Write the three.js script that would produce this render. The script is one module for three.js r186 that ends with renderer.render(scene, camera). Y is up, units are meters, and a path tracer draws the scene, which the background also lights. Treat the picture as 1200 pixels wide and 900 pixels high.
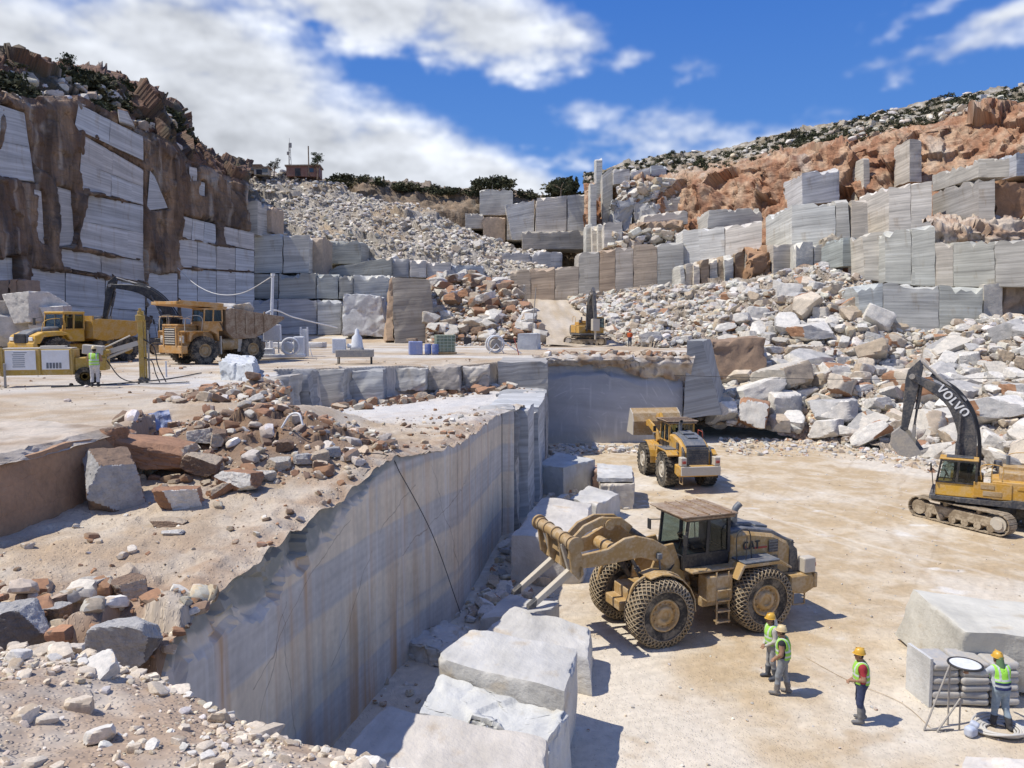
import * as THREE from 'three';
import { RoundedBoxGeometry } from 'three/addons/geometries/RoundedBoxGeometry.js';
import { ConvexGeometry } from 'three/addons/geometries/ConvexGeometry.js';
import { mergeGeometries, toCreasedNormals, mergeVertices } from 'three/addons/utils/BufferGeometryUtils.js';
import { FontLoader } from 'three/addons/loaders/FontLoader.js';
import { TextGeometry } from 'three/addons/geometries/TextGeometry.js';

// ---------------------------------------------------------------- camera, sky, sun, exposure
const V3 = (x, y, z) => new THREE.Vector3(x, y, z);
const scene = new THREE.Scene();
const CAMY = 2.9, PITCH = Math.atan(73 / 900);
const camera = new THREE.PerspectiveCamera(53.13, 4 / 3, 0.2, 3000);
camera.position.set(0, CAMY, 0);
camera.lookAt(0, CAMY - Math.sin(PITCH), -Math.cos(PITCH));
scene.add(camera);
const renderer = new THREE.WebGLRenderer({ antialias: true });
renderer.setSize(1024, 768);
renderer.toneMapping = THREE.LinearToneMapping;
renderer.toneMappingExposure = 0.98;
renderer.shadowMap.enabled = true;
const SUN = V3(-0.50, 0.86, 0.06).normalize();
const sun = new THREE.DirectionalLight(new THREE.Color(1.0, 0.955, 0.88), 5.0);
sun.position.set(0, 0, -40).addScaledVector(SUN, 200);
sun.target.position.set(0, 0, -40); scene.add(sun.target);
sun.castShadow = true; sun.shadow.mapSize.set(4096, 4096); sun.shadow.radius = 1;
Object.assign(sun.shadow.camera, { left: -90, right: 90, top: 90, bottom: -90, near: 20, far: 420 });
scene.add(sun);

// ---------------------------------------------------------------- noise and small maths
function rng(seed) { let s = (seed * 2654435761) >>> 0 || 1; return () => { s = (s + 0x6D2B79F5) >>> 0; let t = s; t = Math.imul(t ^ (t >>> 15), t | 1); t ^= t + Math.imul(t ^ (t >>> 7), t | 61); return ((t ^ (t >>> 14)) >>> 0) / 4294967296; }; }
const PERM = new Uint8Array(512); { const r = rng(7), p = [...Array(256).keys()]; for (let i = 255; i > 0; i--) { const j = Math.floor(r() * (i + 1)); [p[i], p[j]] = [p[j], p[i]]; } for (let i = 0; i < 512; i++) PERM[i] = p[i & 255]; }
const clamp = (x, a = 0, b = 1) => x < a ? a : x > b ? b : x, mix = (a, b, t) => a + (b - a) * t;
const smooth = (a, b, x) => { const t = clamp((x - a) / (b - a)); return t * t * (3 - 2 * t); };
const mix3 = (a, b, t) => [mix(a[0], b[0], t), mix(a[1], b[1], t), mix(a[2], b[2], t)];
const fade = t => t * t * t * (t * (t * 6 - 15) + 10);
const GR = [[1,1,0],[-1,1,0],[1,-1,0],[-1,-1,0],[1,0,1],[-1,0,1],[1,0,-1],[-1,0,-1],[0,1,1],[0,-1,1],[0,1,-1],[0,-1,-1],[1,1,0],[0,-1,1],[-1,1,0],[0,-1,-1]];
function noise(x, y, z) {           // gradient noise, about -1..1
  const X = Math.floor(x), Y = Math.floor(y), Z = Math.floor(z); x -= X; y -= Y; z -= Z;
  const u = fade(x), v = fade(y), w = fade(z), a = X & 255, b = Y & 255, c = Z & 255, a1 = (a + 1) & 255, b1 = (b + 1) & 255, c1 = (c + 1) & 255;
  const g = (i, j, k, dx, dy, dz) => { const q = GR[PERM[PERM[PERM[i] + j] + k] & 15]; return q[0] * dx + q[1] * dy + q[2] * dz; };
  const l = (t, p, q) => p + t * (q - p);
  return l(w, l(v, l(u, g(a, b, c, x, y, z), g(a1, b, c, x - 1, y, z)), l(u, g(a, b1, c, x, y - 1, z), g(a1, b1, c, x - 1, y - 1, z))),
    l(v, l(u, g(a, b, c1, x, y, z - 1), g(a1, b, c1, x - 1, y, z - 1)), l(u, g(a, b1, c1, x, y - 1, z - 1), g(a1, b1, c1, x - 1, y - 1, z - 1))));
}
function fbm(x, y, z, o = 4, g = 0.5) { let s = 0, a = 1, n = 0; for (let i = 0; i < o; i++) { s += a * noise(x, y, z); n += a; a *= g; x = x * 2.03 + 11.3; y = y * 2.03 + 4.7; z = z * 2.03 + 8.1; } return s / n; }
const hsh = (i, j, k, s) => PERM[(PERM[(PERM[(i & 255)] + (j & 255)) & 255] + (k & 255) + s) & 255] / 255;
function facet(x, y, z) {           // piecewise flat, tilted cells: broken rock
  const X = Math.floor(x), Y = Math.floor(y), Z = Math.floor(z); let bd = 9, r = 0;
  for (let i = -1; i < 2; i++) for (let j = -1; j < 2; j++) for (let k = -1; k < 2; k++) {
    const a = X + i, b = Y + j, c = Z + k, dx = x - a - hsh(a, b, c, 1), dy = y - b - hsh(a, b, c, 2), dz = z - c - hsh(a, b, c, 3), d = dx * dx + dy * dy + dz * dz;
    if (d < bd) { bd = d; r = (hsh(a, b, c, 4) - .5) + dx * (hsh(a, b, c, 5) - .5) * 1.6 + dy * (hsh(a, b, c, 6) - .5) * 1.6 + dz * (hsh(a, b, c, 7) - .5) * 1.6; }
  } return r;
}
// ---------------------------------------------------------------- the sky: blue air with a cloud bank on the left, heaped cloud above, wisps on the right
{
  const W = 2048, H = 1024, data = new Float32Array(W * H * 4), DEG = Math.PI / 180;
  // [azimuth, elevation, half width, half height, tilt, weight] in degrees
  const blobs = [[-29, 11.5, 14, 6, -8, 1.25], [-17, 10.5, 10.5, 4.8, -22, 1.25], [-7, 9.6, 8.5, 3.6, -24, 1.15], [0, 8.8, 5.5, 2.3, -24, 1.05], [-35, 16, 8, 3.6, 0, 1.1], [-22, 17.5, 8, 3.2, -15, 1.1], [-3, 20.2, 6, 2.4, -8, 1.05], [-11, 21.4, 7, 2.2, -4, 1.05], [-30, 21.5, 6, 1.6, 0, .7], [3, 19.3, 3, 1.7, 0, .85], [-18, 20.6, 4, 1.4, 0, .8], [8, 18.2, 1.6, .7, 0, .62], [12, 17.4, 1.8, .8, 0, .6],
    [11, 12.6, 7, 1.7, 3, .66], [18, 12.6, 6, 1.3, 6, .58], [6, 14.5, 3, .8, 0, .5], [29, 16.4, 5, .75, 8, .72], [34, 17.8, 4, .8, 12, .72], [30, 19.5, 3, .5, 20, .4], [33, 21.8, 3, .8, 15, .36], [-44, 24, 9, 5, 0, .7]];
  for (let j = 0; j < H; j++) {
    const el = (j + .5) / H * 180 - 90, ce = Math.cos(el * DEG), se = Math.sin(el * DEG);
    for (let i = 0; i < W; i++) {
      const k = (j * W + i) * 4, ph = ((i + .5) / W - .5) * 2 * Math.PI;      // equirect: u = atan2(z, x) / 2pi + 0.5
      const dx = ce * Math.cos(ph), dz = ce * Math.sin(ph);
      if (el < -3) { data[k] = .30; data[k + 1] = .27; data[k + 2] = .23; data[k + 3] = 1; continue; }
      const az = Math.atan2(dx, -dz) / DEG, e = Math.max(el, 0);
      const t = Math.pow(clamp(1 - e / 46), 2.2);
      let c = mix3([.018, .125, .56], [.20, .44, .86], t); c = mix3(c, [.46, .62, .86], Math.pow(clamp(1 - e / 9), 2) * .55);
      const fine = Math.abs(az) < 60 && el < 40, f1 = fbm(dx * 6, se * 14, dz * 6, fine ? 6 : 4, .55), f2 = fbm(dx * 14 + 5, se * 34, dz * 14, fine ? 5 : 2, .55), f3 = fine ? fbm(dx * 46, se * 80, dz * 46 + 7, 4, .6) : 0;
      let m = 0; const wz = az + f1 * 4, we = e + f2 * 1.6;
      if (Math.abs(az) < 75) for (const [a, b, rx, ry, tl, w] of blobs) {
        const ct = Math.cos(tl * DEG), st = Math.sin(tl * DEG), X = (wz - a) * ct + (we - b) * st, Y = -(wz - a) * st + (we - b) * ct;
        const d = X * X / (rx * rx) + Y * Y / (ry * ry); if (d < 4) m = Math.max(m, w * Math.pow(clamp(1 - d / 4), 1.3) );
      }
      const gen = .43 + .30 * fbm(dx * 2 + 3, se * 4, dz * 2, 3); const out = smooth(42, 70, Math.abs(az)) * .9 + smooth(30, 45, e) * .5;
      m = mix(m, gen, clamp(out));
      const den = clamp(smooth(.30, .92, m + f1 * .62 + f2 * .40 + f3 * .20));
      // bodies of cloud are a little greyer than their bright rims
      const body = smooth(.55, 1.15, m + .25 * fbm(dx * 5 + 9, se * 12, dz * 5, 4)), lum = 1.03 - .26 * body + .40 * f2 + .24 * f1 + .16 * f3;
      const cc = [lum * .91, lum * .95, lum * 1.02];
      c = mix3(c, cc, den * .97);
      data[k] = c[0]; data[k + 1] = c[1]; data[k + 2] = c[2]; data[k + 3] = 1;
    }
  }
  const sky = new THREE.DataTexture(data, W, H, THREE.RGBAFormat, THREE.FloatType);
  sky.mapping = THREE.EquirectangularReflectionMapping; sky.colorSpace = THREE.LinearSRGBColorSpace;
  sky.magFilter = sky.minFilter = THREE.LinearFilter; sky.wrapS = THREE.RepeatWrapping; sky.needsUpdate = true;
  scene.background = sky; scene.environment = sky;
  scene.backgroundIntensity = 1; scene.environmentIntensity = 1;
}
// ---------------------------------------------------------------- placing, naming, tagging
const SP = Math.sin(PITCH), CP = Math.cos(PITCH);
function at(px, py, D) { const d = (px - 600) / 900, e = -(py - 450) / 900, t = D / (CP + e * SP); return V3(d * t, CAMY + t * (-SP + e * CP), -D); }   // a point D metres out, on the line of sight measured in the photograph
function onY(px, py, Y) { const d = (px - 600) / 900, e = -(py - 450) / 900, t = (Y - CAMY) / (-SP + e * CP); return V3(d * t, Y, -t * (CP + e * SP)); }
const used = {};
function numbered(n) { if (!(n in used)) { used[n] = 0; return n; } used[n]++; return n + '_' + String(used[n]).padStart(3, '0'); }
function tag(o, label, category, group, kind) { if (label) o.userData.label = label; if (category) o.userData.category = category; if (group) o.userData.group = group; if (kind) o.userData.kind = kind; return o; }
function boxUV(g, s = 1) {
  if (g.index) g = g.toNonIndexed(); if (!g.attributes.normal) g.computeVertexNormals();
  const p = g.attributes.position, uv = new Float32Array(p.count * 2), a = V3(0,0,0), b = V3(0,0,0), c = V3(0,0,0);
  for (let i = 0; i < p.count; i += 3) {
    a.fromBufferAttribute(p, i); b.fromBufferAttribute(p, i + 1).sub(a); c.fromBufferAttribute(p, i + 2).sub(a); b.cross(c);
    const x = Math.abs(b.x), y = Math.abs(b.y), z = Math.abs(b.z);
    for (let k = 0; k < 3; k++) { const P = [p.getX(i + k), p.getY(i + k), p.getZ(i + k)]; const q = y >= x && y >= z ? [P[0], P[2]] : x >= z ? [P[2], P[1]] : [P[0], P[1]]; uv[(i + k) * 2] = q[0] * s; uv[(i + k) * 2 + 1] = q[1] * s; }
  }
  g.setAttribute('uv', new THREE.BufferAttribute(uv, 2)); return g;
}
function clean(g) { g = g.index ? g.toNonIndexed() : g; for (const k of Object.keys(g.attributes)) if (!['position', 'normal', 'uv', 'color'].includes(k)) g.deleteAttribute(k); return g; }
function mesh(name, geos, mat, parent = scene) {
  const list = (Array.isArray(geos) ? geos.flat() : [geos]).map(clean); const anyC = list.some(g => g.attributes.color);
  if (!anyC) for (const g of list) boxUV(g);
  const m = new THREE.Mesh(list.length > 1 ? mergeGeometries(list) : list[0], mat);
  m.name = parent === scene ? numbered(name) : name; m.castShadow = m.receiveShadow = true; parent.add(m); return m;
}
function rawMesh(name, g, mat, parent = scene) { const m = new THREE.Mesh(g, mat); m.name = parent === scene ? numbered(name) : name; m.castShadow = m.receiveShadow = true; parent.add(m); return m; }
function thing(name, label, category, pos = [0, 0, 0], turn = 0, group) { const o = new THREE.Group(); o.name = numbered(name); scene.add(o); o.position.set(...pos); o.rotation.y = turn; return tag(o, label, category, group); }
function dup(root, label) { const r = root.clone(); r.name = numbered(root.name.replace(/_\d{3}$/, '')); r.userData = { ...root.userData }; if (label) r.userData.label = label; scene.add(r); return r; }
// geometry helpers (all return BufferGeometry)
const T = (g, x = 0, y = 0, z = 0, rx = 0, ry = 0, rz = 0) => { if (rx) g.rotateX(rx); if (ry) g.rotateY(ry); if (rz) g.rotateZ(rz); return g.translate(x, y, z); };
const box = (w, h, d, x = 0, y = 0, z = 0, rx = 0, ry = 0, rz = 0) => T(new THREE.BoxGeometry(w, h, d), x, y, z, rx, ry, rz);
const rbox = (w, h, d, x = 0, y = 0, z = 0, r = .03, rx = 0, ry = 0, rz = 0) => T(new RoundedBoxGeometry(w, h, d, 2, Math.min(r, w * .45, h * .45, d * .45)), x, y, z, rx, ry, rz);
const cyl = (r, h, x = 0, y = 0, z = 0, rx = 0, ry = 0, rz = 0, n = 18, r2 = r) => T(new THREE.CylinderGeometry(r2, r, h, n), x, y, z, rx, ry, rz);
function bar(a, b, r, n = 8, r2 = r) { const A = V3(...a), B = V3(...b), L = A.distanceTo(B), g = new THREE.CylinderGeometry(r2, r, L, n); const q = new THREE.Quaternion().setFromUnitVectors(V3(0, 1, 0), B.clone().sub(A).normalize()); g.applyQuaternion(q); return g.translate((A.x + B.x) / 2, (A.y + B.y) / 2, (A.z + B.z) / 2); }
function beam(a, b, w, h) { const A = V3(...a), B = V3(...b), L = A.distanceTo(B), g = new THREE.BoxGeometry(L, h, w); const d = B.clone().sub(A).normalize(); const m = new THREE.Matrix4(), zz = V3(0, 0, 1), y = zz.clone().cross(d); if (y.length() < .05) { zz.set(1, 0, 0); y.copy(zz).cross(d); } y.normalize(); const z2 = d.clone().cross(y); m.makeBasis(d, y, z2); g.applyMatrix4(m); return g.translate((A.x + B.x) / 2, (A.y + B.y) / 2, (A.z + B.z) / 2); }
function prof(pts, depth, z = 0, bev = .02) { const s = new THREE.Shape(pts.map(p => new THREE.Vector2(p[0], p[1]))); const g = new THREE.ExtrudeGeometry(s, { depth: depth - 2 * bev, bevelEnabled: bev > 0, bevelSize: bev, bevelThickness: bev, bevelSegments: 1, bevelOffset: -bev, curveSegments: 6 }); return g.translate(0, 0, z - depth / 2 + bev); }
function tube(pts, r, seg = 24, n = 6, closed = false) { return new THREE.TubeGeometry(new THREE.CatmullRomCurve3(pts.map(p => p.isVector3 ? p : V3(...p)), closed), seg, r, n, closed); }
const lathe = (pts, n = 24) => new THREE.LatheGeometry(pts.map(p => new THREE.Vector2(p[0], p[1])), n);
// ---------------------------------------------------------------- textures: grain, dust, bedding, stains
function pn(x, y, per, s = 0) { const X = Math.floor(x), Y = Math.floor(y), fx = x - X, fy = y - Y, u = fade(fx), v = fade(fy), w = n => ((n % per) + per) % per;
  const g = (i, j, dx, dy) => { const q = GR[PERM[(PERM[w(i) & 255] + (w(j) & 255) + s) & 255] & 15]; return (q[0] + q[2] * .6) * dx + (q[1] + q[2] * .4) * dy; };
  return mix(mix(g(X, Y, fx, fy), g(X + 1, Y, fx - 1, fy), u), mix(g(X, Y + 1, fx, fy - 1), g(X + 1, Y + 1, fx - 1, fy - 1), u), v); }
function pf(u, v, per, o = 5, g = .55, s = 0, ax = 1, ay = 1) { let r = 0, a = 1, n = 0; for (let i = 0; i < o; i++) { r += a * pn(u * per * ax, v * per * ay, per * Math.max(ax, ay), s + i * 13); n += a; a *= g; per *= 2; } return r / n; }
function pcell(u, v, per, s = 0) { u *= per; v *= per; const X = Math.floor(u), Y = Math.floor(v); let d1 = 9, d2 = 9, id = 0; const w = n => ((n % per) + per) % per;
  for (let i = -1; i < 2; i++) for (let j = -1; j < 2; j++) { const a = w(X + i), b = w(Y + j), dx = u - X - i - hsh(a, b, s, 1), dy = v - Y - j - hsh(a, b, s, 2), d = Math.hypot(dx, dy); if (d < d1) { d2 = d1; d1 = d; id = hsh(a, b, s, 3); } else if (d < d2) d2 = d; } return [d1, d2, id]; }
const enc = x => 255 * (x <= .0031308 ? 12.92 * x : 1.055 * Math.pow(x, 1 / 2.4) - .055);
function tex(W, H, fn, repeat, srgb = true) {      // fn(u, v) gives linear colour [r, g, b] or one number
  const d = new Uint8Array(W * H * 4);
  for (let j = 0; j < H; j++) for (let i = 0; i < W; i++) { let c = fn((i + .5) / W, (j + .5) / H); if (typeof c === 'number') c = [c, c, c]; const k = (j * W + i) * 4; for (let q = 0; q < 3; q++) d[k + q] = srgb ? enc(clamp(c[q])) : 255 * clamp(c[q]); d[k + 3] = 255; }
  const t = new THREE.DataTexture(d, W, H, THREE.RGBAFormat); t.colorSpace = srgb ? THREE.SRGBColorSpace : THREE.NoColorSpace;
  t.wrapS = t.wrapT = THREE.RepeatWrapping; t.magFilter = THREE.LinearFilter; t.minFilter = THREE.LinearMipmapLinearFilter; t.generateMipmaps = true; if (repeat) t.repeat.set(...repeat); t.needsUpdate = true; return t;
}
const rep = (t, x, y = x) => { const c = t.clone(); c.repeat.set(x, y); c.needsUpdate = true; return c; };
// broken stone: mottled, with fine dark cracks
const crack = (u, v, per, s, w) => { const q = u + .05 * pf(u, v, 6, 3, .5, 90 + s), r = v + .05 * pf(u, v, 6, 3, .5, 70 + s), [a, b] = pcell(q, r, per, s); return 1 - smooth(0, w, b - a); };
const stoneC = tex(512, 512, (u, v) => { const a = pf(u, v, 4, 6, .6), b = pf(u, v, 24, 3, .6, 40), c = crack(u, v, 5, 3, .03) * .10; const l = .86 + .40 * a + .18 * b - c; return [l * 1.0, l * (.985 - .05 * a), l * (.965 - .10 * a)]; }, [1 / 2.5, 1 / 2.5]);
const stoneB = tex(512, 512, (u, v) => .5 + .5 * pf(u, v, 6, 7, .62, 5) - .10 * crack(u, v, 5, 3, .03), [1 / 2.5, 1 / 2.5], false);
// natural cliff: streaky and layered
const cliffC = tex(1024, 1024, (u, v) => { const a = pf(u, v, 3, 7, .6), s = pf(u, v * .12, 26, 5, .6, 33), b = pf(u, v, 4, 6, .6, 11, .5, 4), c = Math.max(crack(u, v, 6, 8, .05), .7 * crack(u, v, 14, 9, .06)); const l = .84 + .35 * a + .42 * s + .22 * b - .10 * c; return [l * (1 + .04 * s), l * (.97 - .12 * a), l * (.93 - .22 * a)]; }, [1 / 9, 1 / 9]);
const cliffB = tex(1024, 1024, (u, v) => .5 + .5 * pf(u, v, 5, 7, .62, 5) + .2 * pf(u, v, 4, 6, .6, 11, .5, 4) - .08 * crack(u, v, 6, 8, .05), [1 / 9, 1 / 9], false);
// crushed limestone dirt with embedded chips
function grit(u, v, per, s, den) { const [a, b, id] = pcell(u, v, per, s); return id < den ? [smooth(.42, .28, a), id / den] : [0, 0]; }
const dirtC = tex(1024, 1024, (u, v) => { const a = pf(u, v, 3, 7, .6), b = pf(u, v, 40, 3, .6, 20); let l = .80 + .30 * a + .22 * b; const g1 = grit(u, v, 60, 2, .28), g2 = grit(u, v, 140, 5, .35); l = mix(l, .62 + .5 * g1[1], g1[0] * .8); l = mix(l, .6 + .5 * g2[1], g2[0] * .7); return [l, l * (.975 - .03 * a), l * (.94 - .08 * a)]; }, [1 / 3.7, 1 / 3.7]);
const dirtB = tex(1024, 1024, (u, v) => { const g1 = grit(u, v, 60, 2, .28), g2 = grit(u, v, 140, 5, .35); return .35 + .35 * pf(u, v, 7, 6, .6, 20) + .35 * g1[0] + .18 * g2[0]; }, [1 / 3.7, 1 / 3.7], false);
// sawn marble: thin grey beds in white stone, saw strokes, drip stains down the face
const sawC = tex(1024, 1024, (u, v) => {
  const w = v + .012 * pf(u, v, 3, 4, .5, 3) + .012 * u * 0, bed = pf(u * .04, w, 26, 4, .7, 8, 1, 1), bed2 = pf(u * .04, w, 10, 3, .7, 51), m = pf(u, v, 5, 6, .6, 60), drip = smooth(.10, .55, pf(u, v * .1, 14, 4, .65, 77)), pale = smooth(.15, .5, pf(u, v * .12, 22, 3, .6, 31));
  let l = .84 + .55 * bed + .40 * bed2 + .16 * m; let c = [l, l * .985, l * .955]; c = mix3(c, [.66 * l, .53 * l, .38 * l], drip * .55); c = mix3(c, [.95, .93, .90], pale * .25); return c; }, [1 / 11, 1 / 6]);
const sawB = tex(512, 512, (u, v) => .5 + .22 * pf(u * .12, v, 26, 4, .75, 8) + .25 * pf(u, v, 8, 6, .6, 60), [1 / 11, 1 / 6], false);
// white block marble: dusty, scuffed
const marbC = tex(1024, 1024, (u, v) => { const a = pf(u, v, 3, 7, .58, 2), st = smooth(.10, .42, pf(u, v, 3, 6, .6, 91)), s = pf(u, v * .25, 18, 4, .6, 17); let l = .85 + .34 * a + .14 * s; let c = [l, l * .985, l * .955]; c = mix3(c, [l * .84, l * .70, l * .52], st * .7); return c; }, [1 / 4, 1 / 4]);
const marbB = tex(512, 512, (u, v) => .5 + .45 * pf(u, v, 7, 6, .68, 25) , [1 / 4, 1 / 4], false);
const std = (o) => new THREE.MeshStandardMaterial({ roughness: .92, metalness: 0, ...o });
const lin = (r, g, b) => new THREE.Color().setRGB(r, g, b);
const M = {
  stone: std({ color: lin(1, 1, 1), vertexColors: true, map: stoneC, bumpMap: stoneB, bumpScale: .05 }),
  pebble: std({ color: lin(1, 1, 1), vertexColors: true, map: stoneC }),
  cliff: std({ color: lin(1, 1, 1), vertexColors: true, map: cliffC, bumpMap: cliffB, bumpScale: .5 }),
  slope: std({ color: lin(1, 1, 1), vertexColors: true, map: rep(dirtC, 1 / 9), bumpMap: rep(dirtB, 1 / 9), bumpScale: .35 }),
  dirt: std({ color: lin(1, 1, 1), vertexColors: true, map: dirtC, bumpMap: dirtB, bumpScale: .03 }),
  saw: std({ color: lin(1, 1, 1), vertexColors: true, map: sawC, bumpMap: sawB, bumpScale: .05, roughness: .85 }),
  marble: std({ color: lin(1, 1, 1), vertexColors: true, map: marbC, bumpMap: marbB, bumpScale: .07, roughness: .8 }),
};
// ---------------------------------------------------------------- builders for stone
const cc = (a, n) => { const d = new Float32Array(n * 3); for (let i = 0; i < n; i++) d.set(a, i * 3); return new THREE.BufferAttribute(d, 3); };
// surface through rows of control points, roughened along its own normal
function loft(rows, nu, nv, disp, color, uvs = 1) {
  const R = rows.length - 1, C = rows[0].length - 1, base = [], P = V3(0,0,0);
  const ev = (u, v) => { const r = clamp(v * R, 0, R - 1e-6), c = clamp(u * C, 0, C - 1e-6), i = Math.floor(r), j = Math.floor(c), fr = r - i, fc = c - j; const a = rows[i][j], b = rows[i][j + 1], d = rows[i + 1][j], e = rows[i + 1][j + 1]; return V3(mix(mix(a.x, b.x, fc), mix(d.x, e.x, fc), fr), mix(mix(a.y, b.y, fc), mix(d.y, e.y, fc), fr), mix(mix(a.z, b.z, fc), mix(d.z, e.z, fc), fr)); };
  const W = nu + 1, H = nv + 1, pos = new Float32Array(W * H * 3), uv = new Float32Array(W * H * 2), col = new Float32Array(W * H * 3);
  for (let j = 0; j < H; j++) for (let i = 0; i < W; i++) base.push(ev(i / nu, j / nv));
  const nor = (i, j) => { const a = base[j * W + Math.min(i + 1, nu)].clone().sub(base[j * W + Math.max(i - 1, 0)]), b = base[Math.min(j + 1, nv) * W + i].clone().sub(base[Math.max(j - 1, 0) * W + i]); return a.cross(b).normalize(); };
  for (let j = 0; j < H; j++) { let lu = 0; for (let i = 0; i < W; i++) { const k = j * W + i, p = base[k], n = nor(i, j), o = disp ? disp(p, i / nu, j / nv, n) : 0; const q = o.isVector3 ? p.clone().add(o) : p.clone().addScaledVector(n, o); pos.set([q.x, q.y, q.z], k * 3);
    if (i) lu += base[k].distanceTo(base[k - 1]); const lv = j ? uv[((j - 1) * W + i) * 2 + 1] + base[k].distanceTo(base[k - W]) : 0; uv[k * 2] = lu * uvs; uv[k * 2 + 1] = lv * uvs; col.set(color(q, i / nu, j / nv), k * 3); } }
  const idx = []; for (let j = 0; j < nv; j++) for (let i = 0; i < nu; i++) { const a = j * W + i; idx.push(a, a + 1, a + W, a + 1, a + W + 1, a + W); }
  const g = new THREE.BufferGeometry(); g.setAttribute('position', new THREE.BufferAttribute(pos, 3)); g.setAttribute('uv', new THREE.BufferAttribute(uv, 2)); g.setAttribute('color', new THREE.BufferAttribute(col, 3)); g.setIndex(idx); g.computeVertexNormals();
  g.userData.sample = (u, v) => { const i = Math.round(clamp(u) * nu), j = Math.round(clamp(v) * nv), k = (j * W + i) * 3; const n = g.attributes.normal.array; return { p: V3(pos[k], pos[k + 1], pos[k + 2]), n: V3(n[k], n[k + 1], n[k + 2]) }; };
  return g;
}
const L3 = (pts) => pts.map(p => at(...p));
// solid with a sawn front: four front corners (TL, TR, BR, BL) pushed back by a vector, faces roughened, edges nibbled
let hexSeed = 1;
function hexa(q, back, { n = 8, rough = .06, chip = .18, color = [.5, .49, .47], vary = .12, tilt = 0, top = 0, uvo = null } = {}) {
  const s = hexSeed++, f = q.map(p => p.clone ? p.clone() : V3(...p)), B = Array.isArray(back) ? back.map(p => p.clone()) : f.map(p => p.clone().add(back)), r = rng(s * 31 + 5);
  const tint = 1 + (r() - .5) * 2 * vary, warm = (r() - .5) * .10, ctr = f.reduce((a, p) => a.add(p), V3(0,0,0)).multiplyScalar(.25), mid = B.reduce((a, p) => a.add(p), V3(0,0,0)).multiplyScalar(.25).add(ctr).multiplyScalar(.5);
  const ylo = Math.min(...[...f, ...B].map(p => p.y)), yhi = Math.max(...[...f, ...B].map(p => p.y)); const L = f[0].distanceTo(B[0]), U = f[0].distanceTo(f[1]), H = f[0].distanceTo(f[3]);
  const face = (a, b, c, d, lu, lv, o1, o2) => {
    const nu = Math.max(2, Math.min(n * 2, Math.round(lu / Math.max(H, .5) * n))), nv = Math.max(2, Math.min(n * 2, Math.round(lv / Math.max(H, .5) * n))), P = [], W = nu + 1;
    for (let j = 0; j <= nv; j++) for (let i = 0; i <= nu; i++) { const u = i / nu, v = j / nv; P.push(V3(0,0,0).addScaledVector(a, (1 - u) * (1 - v)).addScaledVector(b, u * (1 - v)).addScaledVector(c, u * v).addScaledVector(d, (1 - u) * v)); }
    const pos = [], uv = [], col = [], ids = [];
    const nrm = b.clone().sub(a).cross(d.clone().sub(a)).normalize();
    P.forEach((p, k) => {
      let drop = 0; const w = p.clone(), sc = 1.6 / Math.max(.6, Math.min(H, 3)); 
      const fr = rough > .09 ? .8 : 0, fs = sc * .75, nn = (a, b) => fr ? fr * (facet(p.x * fs + a, p.y * fs + b, p.z * fs) + .28 * facet(p.x * fs * 2.7 + b, p.y * fs * 2.7, p.z * fs * 2.7 + a)) : noise(p.x * sc + a, p.y * sc + b, p.z * sc); w.x += rough * nn(s * 7, 0); w.y += rough * nn(0, s * 5 + 31); w.z += rough * nn(17, s * 3);
      // chipped arrises: pull points near the solid's edges toward its middle, unevenly
      const i = k % W, j = Math.floor(k / W), edge = (i === 0 || i === nu ? 1 : 0) + (j === 0 || j === nv ? 1 : 0);
      if (edge) { const h = Math.max(0, noise(p.x * 1.1 + s, p.y * 1.1, p.z * 1.1 + 9) + .55 * noise(p.x * 3.3, p.y * 3.3 + s, p.z * 3.3)); w.addScaledVector(mid.clone().sub(p).normalize(), chip * (h + .05) * (edge > 1 ? 1.5 : 1)); }
      if (top) { const hf = (p.y - ylo) / (yhi - ylo); drop = top * smooth(.6, 1, hf) * Math.max(0, facet(p.x * .45, s * 3.3, p.z * .45) + .2 + .6 * facet(p.x * 1.5, s, p.z * 1.5)); w.y -= drop; }
      pos.push(w.x, w.y, w.z); const U0 = i / nu * lu + o1 + s * 3.7, V0 = -(j / nv) * lv - drop + o2 + (uvo ?? s * 1.3); const ct = Math.cos(tilt), st = Math.sin(tilt); uv.push(U0 * ct + V0 * st, -U0 * st + V0 * ct);
      const t = tint * (1 + .12 * noise(p.x * .4 + s, p.y * .4, p.z * .4)); col.push(color[0] * t * (1 + warm), color[1] * t, color[2] * t * (1 - warm));
    });
    for (let j = 0; j < nv; j++) for (let i = 0; i < nu; i++) { const A = j * W + i; ids.push(A, A + W, A + 1, A + 1, A + W, A + W + 1); }
    const g = new THREE.BufferGeometry(); g.setAttribute('position', new THREE.Float32BufferAttribute(pos, 3)); g.setAttribute('uv', new THREE.Float32BufferAttribute(uv, 2)); g.setAttribute('color', new THREE.Float32BufferAttribute(col, 3)); g.setIndex(ids); g.computeVertexNormals(); return g.toNonIndexed();
  };
  const [a, b, c, d] = f, [A, Bb, C, D] = B;
  return mergeGeometries([face(a, b, c, d, U, H, 0, 0), face(A, a, d, D, L, H, 20, 0), face(b, Bb, C, c, L, H, 40, 0), face(A, Bb, b, a, U, L, 60, 0), face(Bb, A, D, C, U, H, 80, 0), face(d, c, C, D, U, L, 100, 0)]);
}
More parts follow.
